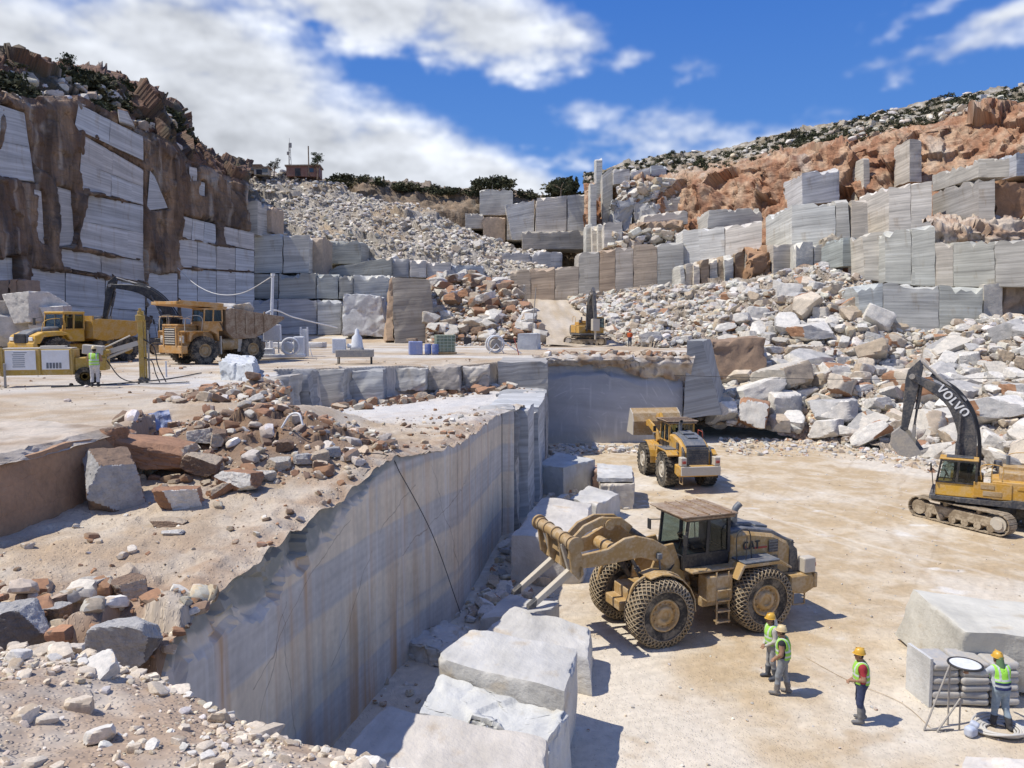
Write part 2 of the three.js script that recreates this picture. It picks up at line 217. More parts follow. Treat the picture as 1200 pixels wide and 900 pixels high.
// free-standing block given by size, base position and turn
function block(w, h, d, x, y, D, turn, o = {}) {
  const m = new THREE.Matrix4().makeRotationFromEuler(new THREE.Euler(o.rx || 0, turn, o.rz || 0)).setPosition(x, y + h / 2, -D), k = o.taper || [0, 0, 0, 0];
  const q = [[-w / 2 + k[0], h / 2 + (o.dy?.[0] || 0), d / 2], [w / 2 - k[1], h / 2 + (o.dy?.[1] || 0), d / 2], [w / 2, -h / 2, d / 2], [-w / 2, -h / 2, d / 2]].map(p => V3(...p).applyMatrix4(m));
  const bk = V3(0, 0, -d).transformDirection(m).multiplyScalar(d); return hexa(q, bk, { n: 12, ...o });
}
// broken rock: a polytope of random cleavage planes, some planes weathered brown, surface roughened
const PAL = { white: [.69, .66, .595], pale: [.59, .55, .475], sand: [.74, .65, .52], grey: [.44, .43, .41], tan: [.52, .425, .31], cream: [.60, .52, .41], rust: [.38, .21, .12], brown: [.25, .17, .115], dark: [.17, .15, .135] };
function rockGeo(seed, det, { flat = .7, long = 1.2, blocky = .6, rough = .05, main = 'pale', alt = 'tan', pAlt = .35 } = {}) {
  const r = rng(seed * 17 + 3), planes = []; const ax = [[1,0,0],[-1,0,0],[0,1,0],[0,-1,0],[0,0,1],[0,0,-1]];
  const pc = () => { const k = r() < pAlt ? PAL[alt] : PAL[main], t = .85 + r() * .3; return k.map(c => c * t); };
  for (const a of ax) planes.push({ n: V3(a[0] + (r() - .5) * (1.1 - blocky), a[1] + (r() - .5) * (1.1 - blocky), a[2] + (r() - .5) * (1.1 - blocky)).normalize(), d: .62 + r() * .25, c: pc() });
  const ex = 4 + Math.floor(r() * 5); for (let i = 0; i < ex; i++) planes.push({ n: V3(r() - .5, r() - .5, r() - .5).normalize(), d: .72 + r() * .25, c: pc() });
  const g = new THREE.IcosahedronGeometry(1, det), p = g.attributes.position, col = new Float32Array(p.count * 3), v = V3(0,0,0);
  const hit = (d) => { let b = 9, k = null; for (const q of planes) { const c = q.n.dot(d); if (c > .03 && q.d / c < b) { b = q.d / c; k = q; } } return [b, k]; };
  for (let i = 0; i < p.count; i++) { v.fromBufferAttribute(p, i).normalize(); const [b] = hit(v); const R = Math.min(b, 1.25) * (1 + rough * (fbm(v.x * 2.6 + seed, v.y * 2.6, v.z * 2.6, 3) + .5 * facet(v.x * 4 + seed, v.y * 4, v.z * 4))); p.setXYZ(i, v.x * R * long, v.y * R * flat, v.z * R); }
  const m = V3(0,0,0); for (let i = 0; i < p.count; i += 3) { m.set(0, 0, 0); for (let k = 0; k < 3; k++) { v.fromBufferAttribute(p, i + k); v.set(v.x / long, v.y / flat, v.z); m.add(v); } m.normalize(); const [, q] = hit(m); const t = 1 + .12 * noise(m.x * 3 + seed, m.y * 3, m.z * 3); for (let k = 0; k < 3; k++) col.set(q.c.map(c => c * t), (i + k) * 3); }
  g.setAttribute('color', new THREE.BufferAttribute(col, 3)); g.deleteAttribute('normal'); g.deleteAttribute('uv'); 
  let h = boxUV(g, 1.7); h = toCreasedNormals(h, .55); h.computeBoundingBox(); const nm = { white: 'white', pale: 'pale', grey: 'grey', tan: 'tan', cream: 'cream', sand: 'sandy', rust: 'rust-red', brown: 'brown', dark: 'dark' }; h.userData.look = `${flat < .62 ? 'flat ' : long > 1.25 ? 'long ' : ''}${nm[main]}${pAlt > .25 ? ' and ' + nm[alt] : ''}`; return h;
}
// a set of rocks spread over a sampled surface: the largest are single things, the rest one heap of stuff
function rubble({ name, label, group, category = 'boulder', spots, geos, mat = M.stone, seed = 1, sink = .25, keep = 300, stuffName, stuffLabel, stuffCat = 'rubble', minInd = 0, tintOf }) {
  const r = rng(seed); spots.sort((a, b) => b.s - a.s); const single = spots.filter((s, i) => i < keep && s.s >= minInd), rest = spots.slice(single.length);
  for (const s of single) { const gg = geos[Math.floor(r() * geos.length)], o = new THREE.Mesh(gg, s.s < .6 ? M.pebble : mat); o.name = numbered(name); o.position.copy(s.p).addScaledVector(s.n || V3(0, 1, 0), s.s * (.45 - sink)); o.rotation.set((r() - .5) * .9, r() * 6.28, (r() - .5) * .9); o.scale.setScalar(s.s * .72); if (s.stretch) o.scale.multiply(s.stretch); o.castShadow = o.receiveShadow = true; tag(o, label(s, gg.userData.look), category, group); scene.add(o); }
  if (rest.length) { const per = geos.length, lists = geos.map(() => []); rest.forEach((s, i) => lists[i % per].push(s)); const root = new THREE.Group(); root.name = numbered(stuffName); tag(root, stuffLabel, stuffCat, null, 'stuff'); scene.add(root);
    lists.forEach((ls, gi) => { if (!ls.length) return; const im = new THREE.InstancedMesh(s_small(geos, gi), M.pebble, ls.length), m = new THREE.Matrix4(), e = new THREE.Euler(), q = new THREE.Quaternion(); ls.forEach((s, i) => { e.set((r() - .5) * 1.2, r() * 6.28, (r() - .5) * 1.2); q.setFromEuler(e); m.compose(s.p.clone().addScaledVector(s.n || V3(0, 1, 0), s.s * (.4 - sink)), q, V3(s.s * .72, s.s * .72, s.s * .72)); im.setMatrixAt(i, m); const t = .8 + r() * .4; im.setColorAt(i, lin(t, t * (.96 + r() * .06), t * (.92 + r() * .1))); }); im.name = 'stone'; im.castShadow = im.receiveShadow = true; root.add(im); }); }
}
const SMALL = new Map();
function s_small(geos, i) { return geos[i].userData.small || geos[i]; }
function rockSet(n, seed, det, sdet, opts) { return [...Array(n).keys()].map(i => { const o = opts[i % opts.length], g = rockGeo(seed + i, det, o); g.userData.small = rockGeo(seed + i, sdet, o); return g; }); }
const ROCKS = rockSet(16, 100, 7, 2, [{ main: 'pale', alt: 'tan', pAlt: .3, flat: .75 }, { main: 'white', alt: 'pale', pAlt: .4, flat: .6, long: 1.4 }, { main: 'grey', alt: 'white', pAlt: .35, flat: .7 }, { main: 'white', alt: 'rust', pAlt: .3, flat: .65, long: 1.3 }, { main: 'tan', alt: 'pale', pAlt: .4, flat: .8 }, { main: 'pale', alt: 'grey', pAlt: .4, flat: .55, long: 1.5 }, { main: 'cream', alt: 'rust', pAlt: .3, flat: .75 }, { main: 'white', alt: 'grey', pAlt: .3, flat: .7, blocky: .85 }]);
const BROWN = rockSet(8, 300, 7, 2, [{ main: 'rust', alt: 'brown', pAlt: .4, flat: .7 }, { main: 'brown', alt: 'tan', pAlt: .4, flat: .6, long: 1.4 }, { main: 'tan', alt: 'rust', pAlt: .5, flat: .75 }, { main: 'tan', alt: 'pale', pAlt: .5, flat: .65 }]);
const PALER = rockSet(8, 400, 6, 2, [{ main: 'white', alt: 'cream', pAlt: .4, flat: .7 }, { main: 'cream', alt: 'white', pAlt: .4, flat: .6, long: 1.3 }, { main: 'pale', alt: 'tan', pAlt: .4, flat: .75 }, { main: 'pale', alt: 'white', pAlt: .4, flat: .6 }]);
// ================================================================ THE SETTING
const C_TAN = [.50, .39, .265], C_PALE = [.62, .545, .435], C_WHITE = [.68, .65, .59], C_BROWN = [.30, .205, .135], C_ORANGE = [.42, .235, .125];
const struct = (name, g, mat) => tag(rawMesh(name, g, mat), null, null, null, 'structure');
// far ground sheet out to the horizon
{ const g = loft([[V3(-1500, -7.6, 300), V3(1500, -7.6, 300)], [V3(-1500, -7.6, -1500), V3(1500, -7.6, -1500)]], 40, 40, null, p => mix3([.30, .26, .18], [.38, .33, .24], .5 + .5 * noise(p.x * .02, 0, p.z * .02))); struct('ground', g, M.slope); }
// edge of the upper floor above the pit, as x for each distance D
const EDGE = [[2, -5.2], [9, -4.95], [16, -4.2], [20.5, -3.15], [24.5, -1.75], [29, -1.15], [34, -.45], [34.4, .1], [39.6, .95], [40, 1.3], [45, 1.75], [60.4, 2.65]];
function poly(tab, d) { if (d <= tab[0][0]) return tab[0][1]; for (let i = 1; i < tab.length; i++) if (d <= tab[i][0]) return mix(tab[i - 1][1], tab[i][1], (d - tab[i - 1][0]) / (tab[i][0] - tab[i - 1][0])); return tab[tab.length - 1][1]; }
const wallX = D => poly(EDGE, D);
function inRecess(x, D) { const j = .5 * noise(x * .6, 3, D * .6) + .25 * noise(x * 2, 3, D * 2), f = 27 + (x + 7.2) * 1.35 + j, b = 46.6 + (x + 13.5) * .68, l = -8.2 - (D - 28) * .33 + j * .7; return smooth(0, .5, D - f) * smooth(0, .3, b - D) * smooth(0, .35, x - l); }
function topH(x, D) {
  let y = .10 * noise(x * .12, 1, D * .12) + .04 * noise(x * .7, 2, D * .7) + .006 * Math.max(0, D - 55);
  // lower terrace beside the pit
  const stepX = D < 18 ? mix(-10.8, -9.35, (D - 10) / 8) : -9.35 + (D - 18) * -.25, right = smooth(-.05, .12, x - stepX - .06 * noise(x * 2, 5, D * 2));
  const up = smooth(20 + .8 * noise(x * .5, 9, 1), 25.5, D) * smooth(-4.8, -7.5, x) + smooth(29, 36, D) * smooth(-9, -11.5, x), low = poly([[4, -1.3], [15, -1.15], [20, -.9], [26, -.95], [34, -1.0], [40, -1.1], [60, 0]], D);
  const t = right * clamp(1 - up) * smooth(64, 57, D) * (D < 47 ? 1 : smooth(59, 47, D));
  y = mix(y, low + .12 * noise(x * .5, 7, D * .5) + .05 * noise(x * 1.7, 8, D * 1.7) + .05 * facet(x * 2.2, 8, D * 2.2), t);
  const r = inRecess(x, D); y = mix(y, mix(-2.35, -1.75, smooth(-10, 1, x)) + .10 * noise(x, 4, D), r);
  // heap of spoil on the terrace
  const hx = (x + 6.9) / 3.0, hd = (D - 21.2) / 2.7, hp = Math.exp(-hx * hx - hd * hd); y += hp * (1.0 + .4 * noise(x * 1.1, 6, D * 1.1) + .25 * facet(x * 1.6, 2, D * 1.6));
  const h2 = Math.exp(-Math.pow((x + 10.4) / 2.2, 2) - Math.pow((D - 30.5) / 3, 2)); y += h2 * (.25 + .35 * noise(x, 8, D) + .22 * facet(x * 1.5, 5, D * 1.5));
  // the broken shoulder near the corner of the wall
  const h3 = Math.exp(-Math.pow((x + 6.1) / 1.7, 2) - Math.pow((D - 9.6) / 2.6, 2)); y += h3 * (-.5 + .55 * facet(x * 1.3, 4, D * 1.3) + .3 * noise(x * 2.2, 4, D * 2.2));
  y -= 3.6 * smooth(10.5, 8.6, D + .5 * noise(x * .9, 3, 2) + .45 * facet(x * 1.2, 6, D * 1.2));
  const e = wallX(D) - x; y -= .12 * smooth(.6, 0, e) * (1 + noise(x * 2, 2, D * 2));
  return y;
}
function topC(p) {
  const x = p.x, D = -p.z, n = fbm(x * .35, 1, D * .35, 4), n2 = fbm(x * 1.3, 5, D * 1.3, 3), n3 = fbm(x * .09, 3, D * .22, 4);
  let c = mix3(C_TAN, C_PALE, smooth(-.25, .3, n + n2 * .5)); c = mix3(c, C_WHITE, smooth(.05, .35, n3 + n * .3) * .85);
  const dusty = smooth(28, 33, D) * smooth(52, 44, D) * smooth(-30, -12, x); c = mix3(c, [.66, .65, .62], dusty * smooth(-.25, .15, n3 + n2 * .3));
  c = mix3(c, [.68, .67, .65], inRecess(x, D) * (.75 + .25 * n2));
  const hp = Math.exp(-Math.pow((x + 7) / 3.3, 2) - Math.pow((D - 21.4) / 3, 2)); c = mix3(c, [.28, .185, .115], clamp(hp * 1.7) * smooth(-.5, .1, n2 + .3));
  const h2 = Math.exp(-Math.pow((x + 10.4) / 2.4, 2) - Math.pow((D - 30.5) / 3, 2)); c = mix3(c, [.40, .31, .22], clamp(h2 * 1.3));
  const h3 = Math.exp(-Math.pow((x + 6.1) / 1.9, 2) - Math.pow((D - 10) / 3.4, 2)); c = mix3(c, mix3([.36, .25, .17], [.5, .42, .33], smooth(-.3, .3, n2)), clamp(h3 * 1.2));
  c = mix3(c, mix3([.42, .29, .19], C_PALE, smooth(-.3, .35, n2)), .7 * smooth(1.8, .2, wallX(D) - x + n * 1.2) * smooth(36, 30, D));
  return c;
}
function field(x0, x1, d0, d1, nx, nd, H, C, warp = null) {   // height field; warp gives x limits per row
  const rows = [], g = new THREE.BufferGeometry(), pos = [], uv = [], col = [], idx = [];
  for (let j = 0; j <= nd; j++) { const D = mix(d0, d1, j / nd), a = typeof x0 === 'function' ? x0(D) : x0, b = typeof x1 === 'function' ? x1(D) : x1; for (let i = 0; i <= nx; i++) { const x = mix(a, b, warp ? warp(i / nx) : i / nx), y = H(x, D); pos.push(x, y, -D); uv.push(x, D); col.push(...C(V3(x, y, -D))); } }
  for (let j = 0; j < nd; j++) for (let i = 0; i < nx; i++) { const a = j * (nx + 1) + i; idx.push(a, a + 1, a + nx + 1, a + 1, a + nx + 2, a + nx + 1); }
  g.setAttribute('position', new THREE.Float32BufferAttribute(pos, 3)); g.setAttribute('uv', new THREE.Float32BufferAttribute(uv, 2)); g.setAttribute('color', new THREE.Float32BufferAttribute(col, 3)); g.setIndex(idx); g.computeVertexNormals(); return g;
}
struct('quarry_terrace', field(-16, wallX, 4, 60.4, 190, 420, topH, topC), M.dirt);
struct('upper_floor', field(-95, -15.9, 4, 60.4, 110, 110, topH, topC), M.dirt);
// upper floor behind the pit, rising gently to the back walls
const farH = (x, D) => .10 * noise(x * .12, 1, D * .12) + .04 * noise(x * .7, 2, D * .7) + .006 * (D - 55) + smooth(92, 112, D) * 1.2 + (x > 12 ? -.0 : 0);
struct('back_floor', field(-95, D => poly([[60, 13.4], [62.5, 15.5], [72, 17], [85, 22], [95, 34], [170, 60]], D), 60.3, 170, 220, 170, farH, p => { const n3 = fbm(p.x * .06, 3, p.z * .2, 4), n = fbm(p.x * .3, 1, p.z * .3, 3); return mix3(mix3(C_TAN, C_PALE, smooth(-.2, .3, n)), C_WHITE, smooth(-.1, .25, n3)); }), M.dirt);
// ---- pit floor: trodden limestone dust, its colour drawn from stains, pale scrapes and wheel tracks
const PX0 = -9, PX1 = 47, PD0 = 2, PD1 = 84;
const pitC = (() => {
  const tracks = [], r = rng(91); for (let i = 0; i < 26; i++) tracks.push({ x: 4 + r() * 22, a: .30 + r() * .42, b: (r() - .5) * .016, w: .10 + r() * .22, s: r() < .5 ? 1 : -1, d: 32 + r() * 22, l: 6 + r() * 10 });
  return tex(1440, 1440, (u, v) => {
    const x = mix(PX0, PX1, u), D = mix(PD0, PD1, v), n = fbm(x * .22, 1, D * .22, 5), n2 = fbm(x * .9, 4, D * .9, 4), n3 = fbm(x * .10, 7, D * .10, 4), gr = fbm(x * 5, 2, D * 5, 3);
    let c = mix3([.49, .375, .235], [.60, .505, .375], smooth(-.3, .35, n2 + .6 * n));
    const near = smooth(-.20, .28, n3 * 1.2 + n * .6 + smooth(26, 17, D) * .30 + smooth(44, 40, D) * smooth(8, 4, x) * .4 - .17); c = mix3(c, [.66, .60, .51], near * .85);
    c = mix3(c, [.42, .30, .17], smooth(.18, .42, fbm(x * .5 + 9, 5, D * .5, 4)) * .6);
    c = mix3(c, [.74, .72, .68], smooth(.24, .42, fbm(x * .35 + 3, 9, D * .6, 5)) * .8);
    for (const t of tracks) { const dd = D - t.d; if (Math.abs(dd) > t.l) continue; const cx = t.x + dd * t.a * -t.s + t.b * dd * dd, q = Math.abs(x - cx + .7 * n) + .12 * n2; if (q < t.w) c = mix3(c, t.s > 0 ? [.72, .67, .58] : [.40, .30, .19], .26 * smooth(t.w, t.w * .2, q) * smooth(t.l, t.l * .6, Math.abs(dd)) * smooth(-.35, .1, n2 + .2)); }
    const rg = fbm((x * .6 + D * .8) * .35, 3, (x * .8 - D * .6) * 3.2, 3), rg2 = fbm((x * .95 + D * .3) * .3, 8, (x * .3 - D * .95) * 4.5, 3); const l = .93 + .22 * gr + .16 * rg * smooth(-.1, .3, n3 + .1) + .16 * rg2 * smooth(-.1, .3, .15 - n3); return [c[0] * l, c[1] * l * .985, c[2] * l * .94];
  }, [1, 1]);
})();
pitC.wrapS = pitC.wrapT = THREE.ClampToEdgeWrapping;
const pitH = (x, D) => -6.7 + .06 * noise(x * .25, 3, D * .25) + .035 * noise(x * 1.1, 5, D * 1.1) + .02 * noise(x * 3, 5, D * 3) + .25 * smooth(64, 80, D);
M.pit = std({ map: pitC, bumpMap: rep(dirtB, 14, 20), bumpScale: .028 });
{ const g = field(PX0, PX1, PD0, PD1, 260, 360, pitH, () => [1, 1, 1]); const uv = g.attributes.uv; for (let i = 0; i < uv.count; i++) uv.setXY(i, (uv.getX(i) - PX0) / (PX1 - PX0), (uv.getY(i) - PD0) / (PD1 - PD0)); g.deleteAttribute('color'); struct('pit_floor', g, M.pit); }
// ---- sawn wall of the pit, beds dipping along it, rust and lime run down from its joints
const wallTex = tex(2048, 1024, (u, v) => {     // u along (36 m), v up (7 m)
  const s = u * 36, y = v * 7 - 6.9;
  const dip = y + .22 * fbm(s * .16, y * .2, 3, 3) + s * .035, n = fbm(s * .8, y * .8, 2, 5), bed = fbm(s * .03, dip * 1.25, 5, 4, .6), fine = fbm(s * .1, dip * 7, 9, 3);
  const gr = fbm(s * 6, y * 6, 12, 3), vs = fbm(s * 5, y * .25, 91, 3); const bd = smooth(-.07, .07, fbm(s * .02, dip * .95, 5, 2) + .14 * bed + .06 * n + .03 * fine), l = 1 + .16 * fine * (1.2 - bd) + .26 * n + .16 * gr + .10 * vs; let c = mix3([.52, .49, .44], [.69, .59, .445], bd).map(q => q * l);
  
  const col = (k, q) => smooth(.02, .30, fbm(s * k, y * .05, q, 4, .6));
  const rust = col(.9, 31) * smooth(20, 5, s) * (.55 + .45 * fbm(s * 2, y * .4, 8, 3)) + .5 * col(1.5, 47) * smooth(3, 8, s) * .6; c = mix3(c, [.50, .31, .16], clamp(rust * 1.5) * .95);
  const lime = smooth(.12, .32, fbm(s * 3.4, y * .16, 53, 4, .65)); c = mix3(c, [.70, .68, .65], lime * .38);
  const grey = smooth(.06, .32, fbm(s * 1.4, y * .12, 71, 4, .6)); c = mix3(c, [.24, .235, .24], grey * .16);
  { const D = 9.9 + s * .97, nr = smooth(21, 16.5, D), sp = .05 + .2 * nr + .95 * smooth(11, 13, D) * smooth(19.5, 15, D) * (.6 + .5 * noise(D * .55, 3, 1)) + .9 * smooth(12.5, 9.5, D) + (.22 * facet(D * .9, 1.5, 7) + .12 * noise(D * 2.3, 1, 4)) * (.15 + .85 * nr), yt = poly([[9, -1.25], [15, -1.15], [20, -.9], [26, -.95], [34, -1]], D); c = mix3(c, mix3([.25, .255, .22], [.40, .375, .32], smooth(-.3, .5, n + gr * .5)), .92 * smooth(yt - sp - .06, yt - sp + .06, y + .05 * gr)); }
  // hairline cracks
  for (const [s0, y0, s1, y1] of [[3, -3.6, 8, -1.6], [6.8, -4.9, 9.2, -2.8], [9.6, -2.6, 12, -1.7], [11, -3.6, 17, -2.2], [2.4, -5.6, 4.6, -2.4], [4.4, -2.6, 4.9, -5.5], [13, -1.3, 15.5, -5.9]]) { const t = clamp(((s - s0) * (s1 - s0) + (y - y0) * (y1 - y0)) / ((s1 - s0) ** 2 + (y1 - y0) ** 2)), d = Math.hypot(s - mix(s0, s1, t), y - mix(y0, y1, t)) * 1 - 0; const wob = .35 * fbm(s * .9, y * .9, 3, 4), d2 = Math.abs(((s - s0) * (y1 - y0) - (y - y0) * (s1 - s0)) / Math.hypot(s1 - s0, y1 - y0) + wob); if (d < .5 && t > .02 && t < .98 && d2 < .03) c = mix3(c, [.20, .14, .10], .55 * smooth(.022, .004, d2)); }
  return c;
}, [1, 1]);
wallTex.wrapS = wallTex.wrapT = THREE.ClampToEdgeWrapping;
M.wall = std({ map: wallTex, bumpMap: rep(stoneB, 14, 3), bumpScale: .02, roughness: .8 });
const pitWall = thing('pit_wall', 'tall sawn marble wall dropping from the terrace into the pit, streaked with rust', 'rock wall');
{
  const pts = EDGE.filter(e => e[0] <= 34); pts.push([34.3, -.42]);
  const seg = (d0, d1, name, base) => {
    const n = Math.max(8, Math.round((d1 - d0) * 7)), rows = 60, pos = [], uv = [], idx = []; let s = base;
    for (let i = 0; i <= n; i++) { const D = mix(d0, d1, i / n), x = wallX(D), yt = topH(x - .02, D) + .01; if (i) { const Dp = mix(d0, d1, (i - 1) / n); s += Math.hypot(D - Dp, x - wallX(Dp)); }
      // the upper edge is spalled: flakes have broken away along the first metre
      const nr = smooth(21, 16.5, D), sp = .05 + .2 * nr + .95 * smooth(11, 13, D) * smooth(19.5, 15, D) * (.6 + .5 * noise(D * .55, 3, 1)) + .9 * smooth(12.5, 9.5, D) + (.22 * facet(D * .9, 1.5, 7) + .12 * noise(D * 2.3, 1, 4)) * (.15 + .85 * nr);
      for (let j = 0; j <= rows; j++) { const t = j / rows, y = mix(-7, yt, t), below = yt - y, cut = smooth(sp + .10, sp - .02, below); let o = -cut * (.14 + .38 * clamp((sp - below) * .55) + .16 * facet(D * 1.1, y * 1.5, 3)) * (.25 + .75 * nr) + .012 * noise(D * .5, y * .5, 1) - .01;
        if (j === rows) o = Math.min(o, -.02); pos.push(x + o, y, -D); uv.push(s / 36, (y + 6.9) / 7); } }
    for (let i = 0; i < n; i++) for (let j = 0; j < rows; j++) { const a = i * (rows + 1) + j, b = a + rows + 1; idx.push(a, a + 1, b, b, a + 1, b + 1); }
    const g = new THREE.BufferGeometry(); g.setAttribute('position', new THREE.Float32BufferAttribute(pos, 3)); g.setAttribute('uv', new THREE.Float32BufferAttribute(uv, 2)); g.setIndex(idx); g.computeVertexNormals(); rawMesh(name, toCreasedNormals(g, .35), M.wall, pitWall); return s;
  };
  let s = seg(9.9, 20.49, 'wall_face', 0); s = seg(20.5, 24.49, 'wall_face', s); s = seg(24.51, 33.98, 'wall_face', s); seg(34.02, 34.42, 'return_face', s + .5); 
}
// stepped blocks beyond the wall: their right-hand faces line the pit
const SAWG = [.50, .495, .485];
function pillar(name, d0, d1, x0, x1, y1, parent, o = {}) { const q = [V3(x0, y1, -d0), V3(x1, y1 - .05, -d0), V3(x1 + .05, -7, -d0), V3(x0, -7, -d0)]; rawMesh(name, hexa(q, V3((o.dx || 0), 0, -(d1 - d0)), { n: 14, rough: .10, chip: .22, color: [.56, .55, .53], vary: .08, tilt: .1, ...o }), M.saw, parent); }
pillar('wall_block', 34.6, 36.4, -1.6, .25, -.95, pitWall, { color: [.42, .43, .43], rough: .3, chip: .4 });
pillar('wall_block', 36.7, 39.4, -1.4, .78, -1.25, pitWall, { dx: .35 });
pillar('wall_block', 40.0, 43.2, -1.2, 1.38, -1.45, pitWall, { dx: .35 });
pillar('wall_block', 43.3, 48.2, -1, 1.72, -1.55, pitWall, { dx: .35 });
pillar('wall_block', 48.4, 54, -1, 2.10, -1.7, pitWall, { dx: .4, color: [.42, .42, .41] });
pillar('wall_block', 54.2, 60.6, -1, 2.5, .1, pitWall, { dx: .3, color: [.42, .42, .41] });
// ---- back wall of the pit, scored by saw arcs
const backTex = tex(1024, 768, (u, v) => { const x = u * 11, y = v * 7, n = fbm(x * .7, y * .7, 4, 5), bed = fbm(x * .08, (y + x * .12) * 1.3, 6, 3), d1 = Math.hypot(x - 3.2, (y - 1.0) * 1), d2 = Math.hypot(x - 6.5, y - .2), arc = Math.max(smooth(.1, .5, noise(d1 * 7, 2, 3)) * smooth(.0, .25, fbm(x * .8, y * .8, 17, 3)), smooth(.1, .5, noise(d2 * 6, 5, 3)) * smooth(.05, .3, fbm(x * .7, y * .7, 27, 3)));
  let l = .40 + .10 * bed + .07 * n; let c = [l * .97, l * .99, l * 1.02]; c = mix3(c, [.60, .60, .60], arc * .6); const lime = smooth(.2, .5, fbm(x * 3, y * .3, 44, 3)); c = mix3(c, [.62, .62, .61], lime * .38); c = mix3(c, [.52, .47, .38], smooth(1.6, .3, y + .5 * n) * .65); return c; }, [1, 1]);
backTex.wrapS = backTex.wrapT = THREE.ClampToEdgeWrapping;
M.back = std({ map: backTex, bumpMap: rep(stoneB, 5, 3), bumpScale: .02, roughness: .8 });
const pitEnd = thing('pit_end_wall', 'blue-grey sawn wall closing the far end of the pit, scored by saw arcs', 'rock wall');
{
  const g = loft([[V3(2.2, -7, -60.2), V3(13.6, -7, -60.9)], [V3(2.2, -.25, -60.2), V3(13.6, -.9, -60.9)]], 110, 70, (p, u, v) => { let o = .02 * noise(p.x, p.y, 3); const cut = smooth(-1.4 + .5 * noise(p.x * .5, 3, 3) - 1.0 * smooth(8.5, 10.5, p.x), -1.1, p.y + .25 * facet(p.x * .6, p.y * .6, 4)); return o - cut * .35 * -1 * -1 - .08 * cut * facet(p.x * 1.3, p.y * 1.3, 8); }, () => [1, 1, 1]);
  const uv = g.attributes.uv; for (let i = 0; i < uv.count; i++) uv.setXY(i, uv.getX(i) / 11.5, uv.getY(i) / 7); g.deleteAttribute('color'); rawMesh('wall_face', g, M.back, pitEnd);
  // broken capping above the sawn face
  const g2 = loft([[V3(1.8, -.55, -60.5), V3(8, -.6, -60.6), V3(10.5, -1.5, -60.8), V3(14.2, -1.8, -61.0)], [V3(1.8, -.15, -59.95), V3(8, -.1, -59.95), V3(10.5, -.3, -60.0), V3(14.2, -.4, -60.2)], [V3(1.7, .16, -60.1), V3(8, .16, -60.1), V3(10.5, .16, -60.2), V3(14.4, .12, -60.4)], [V3(1.6, .2, -62.4), V3(8, .2, -62.6), V3(10.5, .2, -62.6), V3(15, .2, -63)]], 120, 26, (p) => .26 * facet(p.x * 1.1, p.y * 1.4, p.z * 1.1) + .15 * noise(p.x * 2, p.y * 2, p.z * 2), p => mix3([.36, .27, .19], [.58, .54, .48], smooth(-.3, .3, fbm(p.x * .8, p.y, p.z * .8, 3)))); rawMesh('broken_capping', g2, M.stone, pitEnd);
}
// tapering sawn slab left standing at the corner of the heap
{ const q = [at(805, 399, 61), at(823, 399, 61.4), at(846, 486, 61.4), at(801, 490, 60)]; tag(rawMesh('marble_slab', hexa(q, V3(2.2, 0, -6), { n: 14, rough: .08, chip: .15, color: [.40, .395, .37], vary: .03, tilt: .25 }), M.saw), 'tapering grey sawn slab leaning between the pit end wall and the boulder heap', 'stone slab'); }
// ---- foreground shoulder of crushed stone, just in front of the viewer
const crestD = x => poly([[-9, 6.6], [-4.3, 6.5], [-3.9, 6.5], [-2.8, 6.0], [-1.88, 5.3], [-.82, 4.6], [0, 3.9], [1.5, 2.7], [4, 1.2]], x), crestY = x => poly([[-9, .10], [-4.3, .12], [-3.4, .16], [-2.8, .06], [-1.88, .11], [-.82, .23], [0, .4], [4, .8]], x);
const moundH = (x, D) => { const d = crestD(x), k = d - D; let y = crestY(x) + (k > 0 ? .20 * k - .02 * Math.exp(-k * 2) : 1.05 * k - .25 * k * k * 0); if (Math.abs(k) < .6) y -= .09 * (1 - Math.abs(k) / .6); return y + .05 * noise(x * 1.3, 1, D * 1.3) + .025 * noise(x * 4, 2, D * 4) + .016 * facet(x * 7, 3, D * 7); };
struct('spoil_bank', field(-8.5, 5, .3, 9.6, 260, 190, (x, D) => Math.max(moundH(x, D), -7.2), p => { const n = fbm(p.x * 1.1, 1, p.z * 1.1, 4), n2 = fbm(p.x * 4, 3, p.z * 4, 3); return mix3(mix3([.46, .345, .245], [.60, .525, .43], smooth(-.2, .25, n + n2 * .4)), [.66, .62, .55], smooth(.1, .4, fbm(p.x * .6, 7, p.z * .9, 3)) * .8); }), M.dirt);
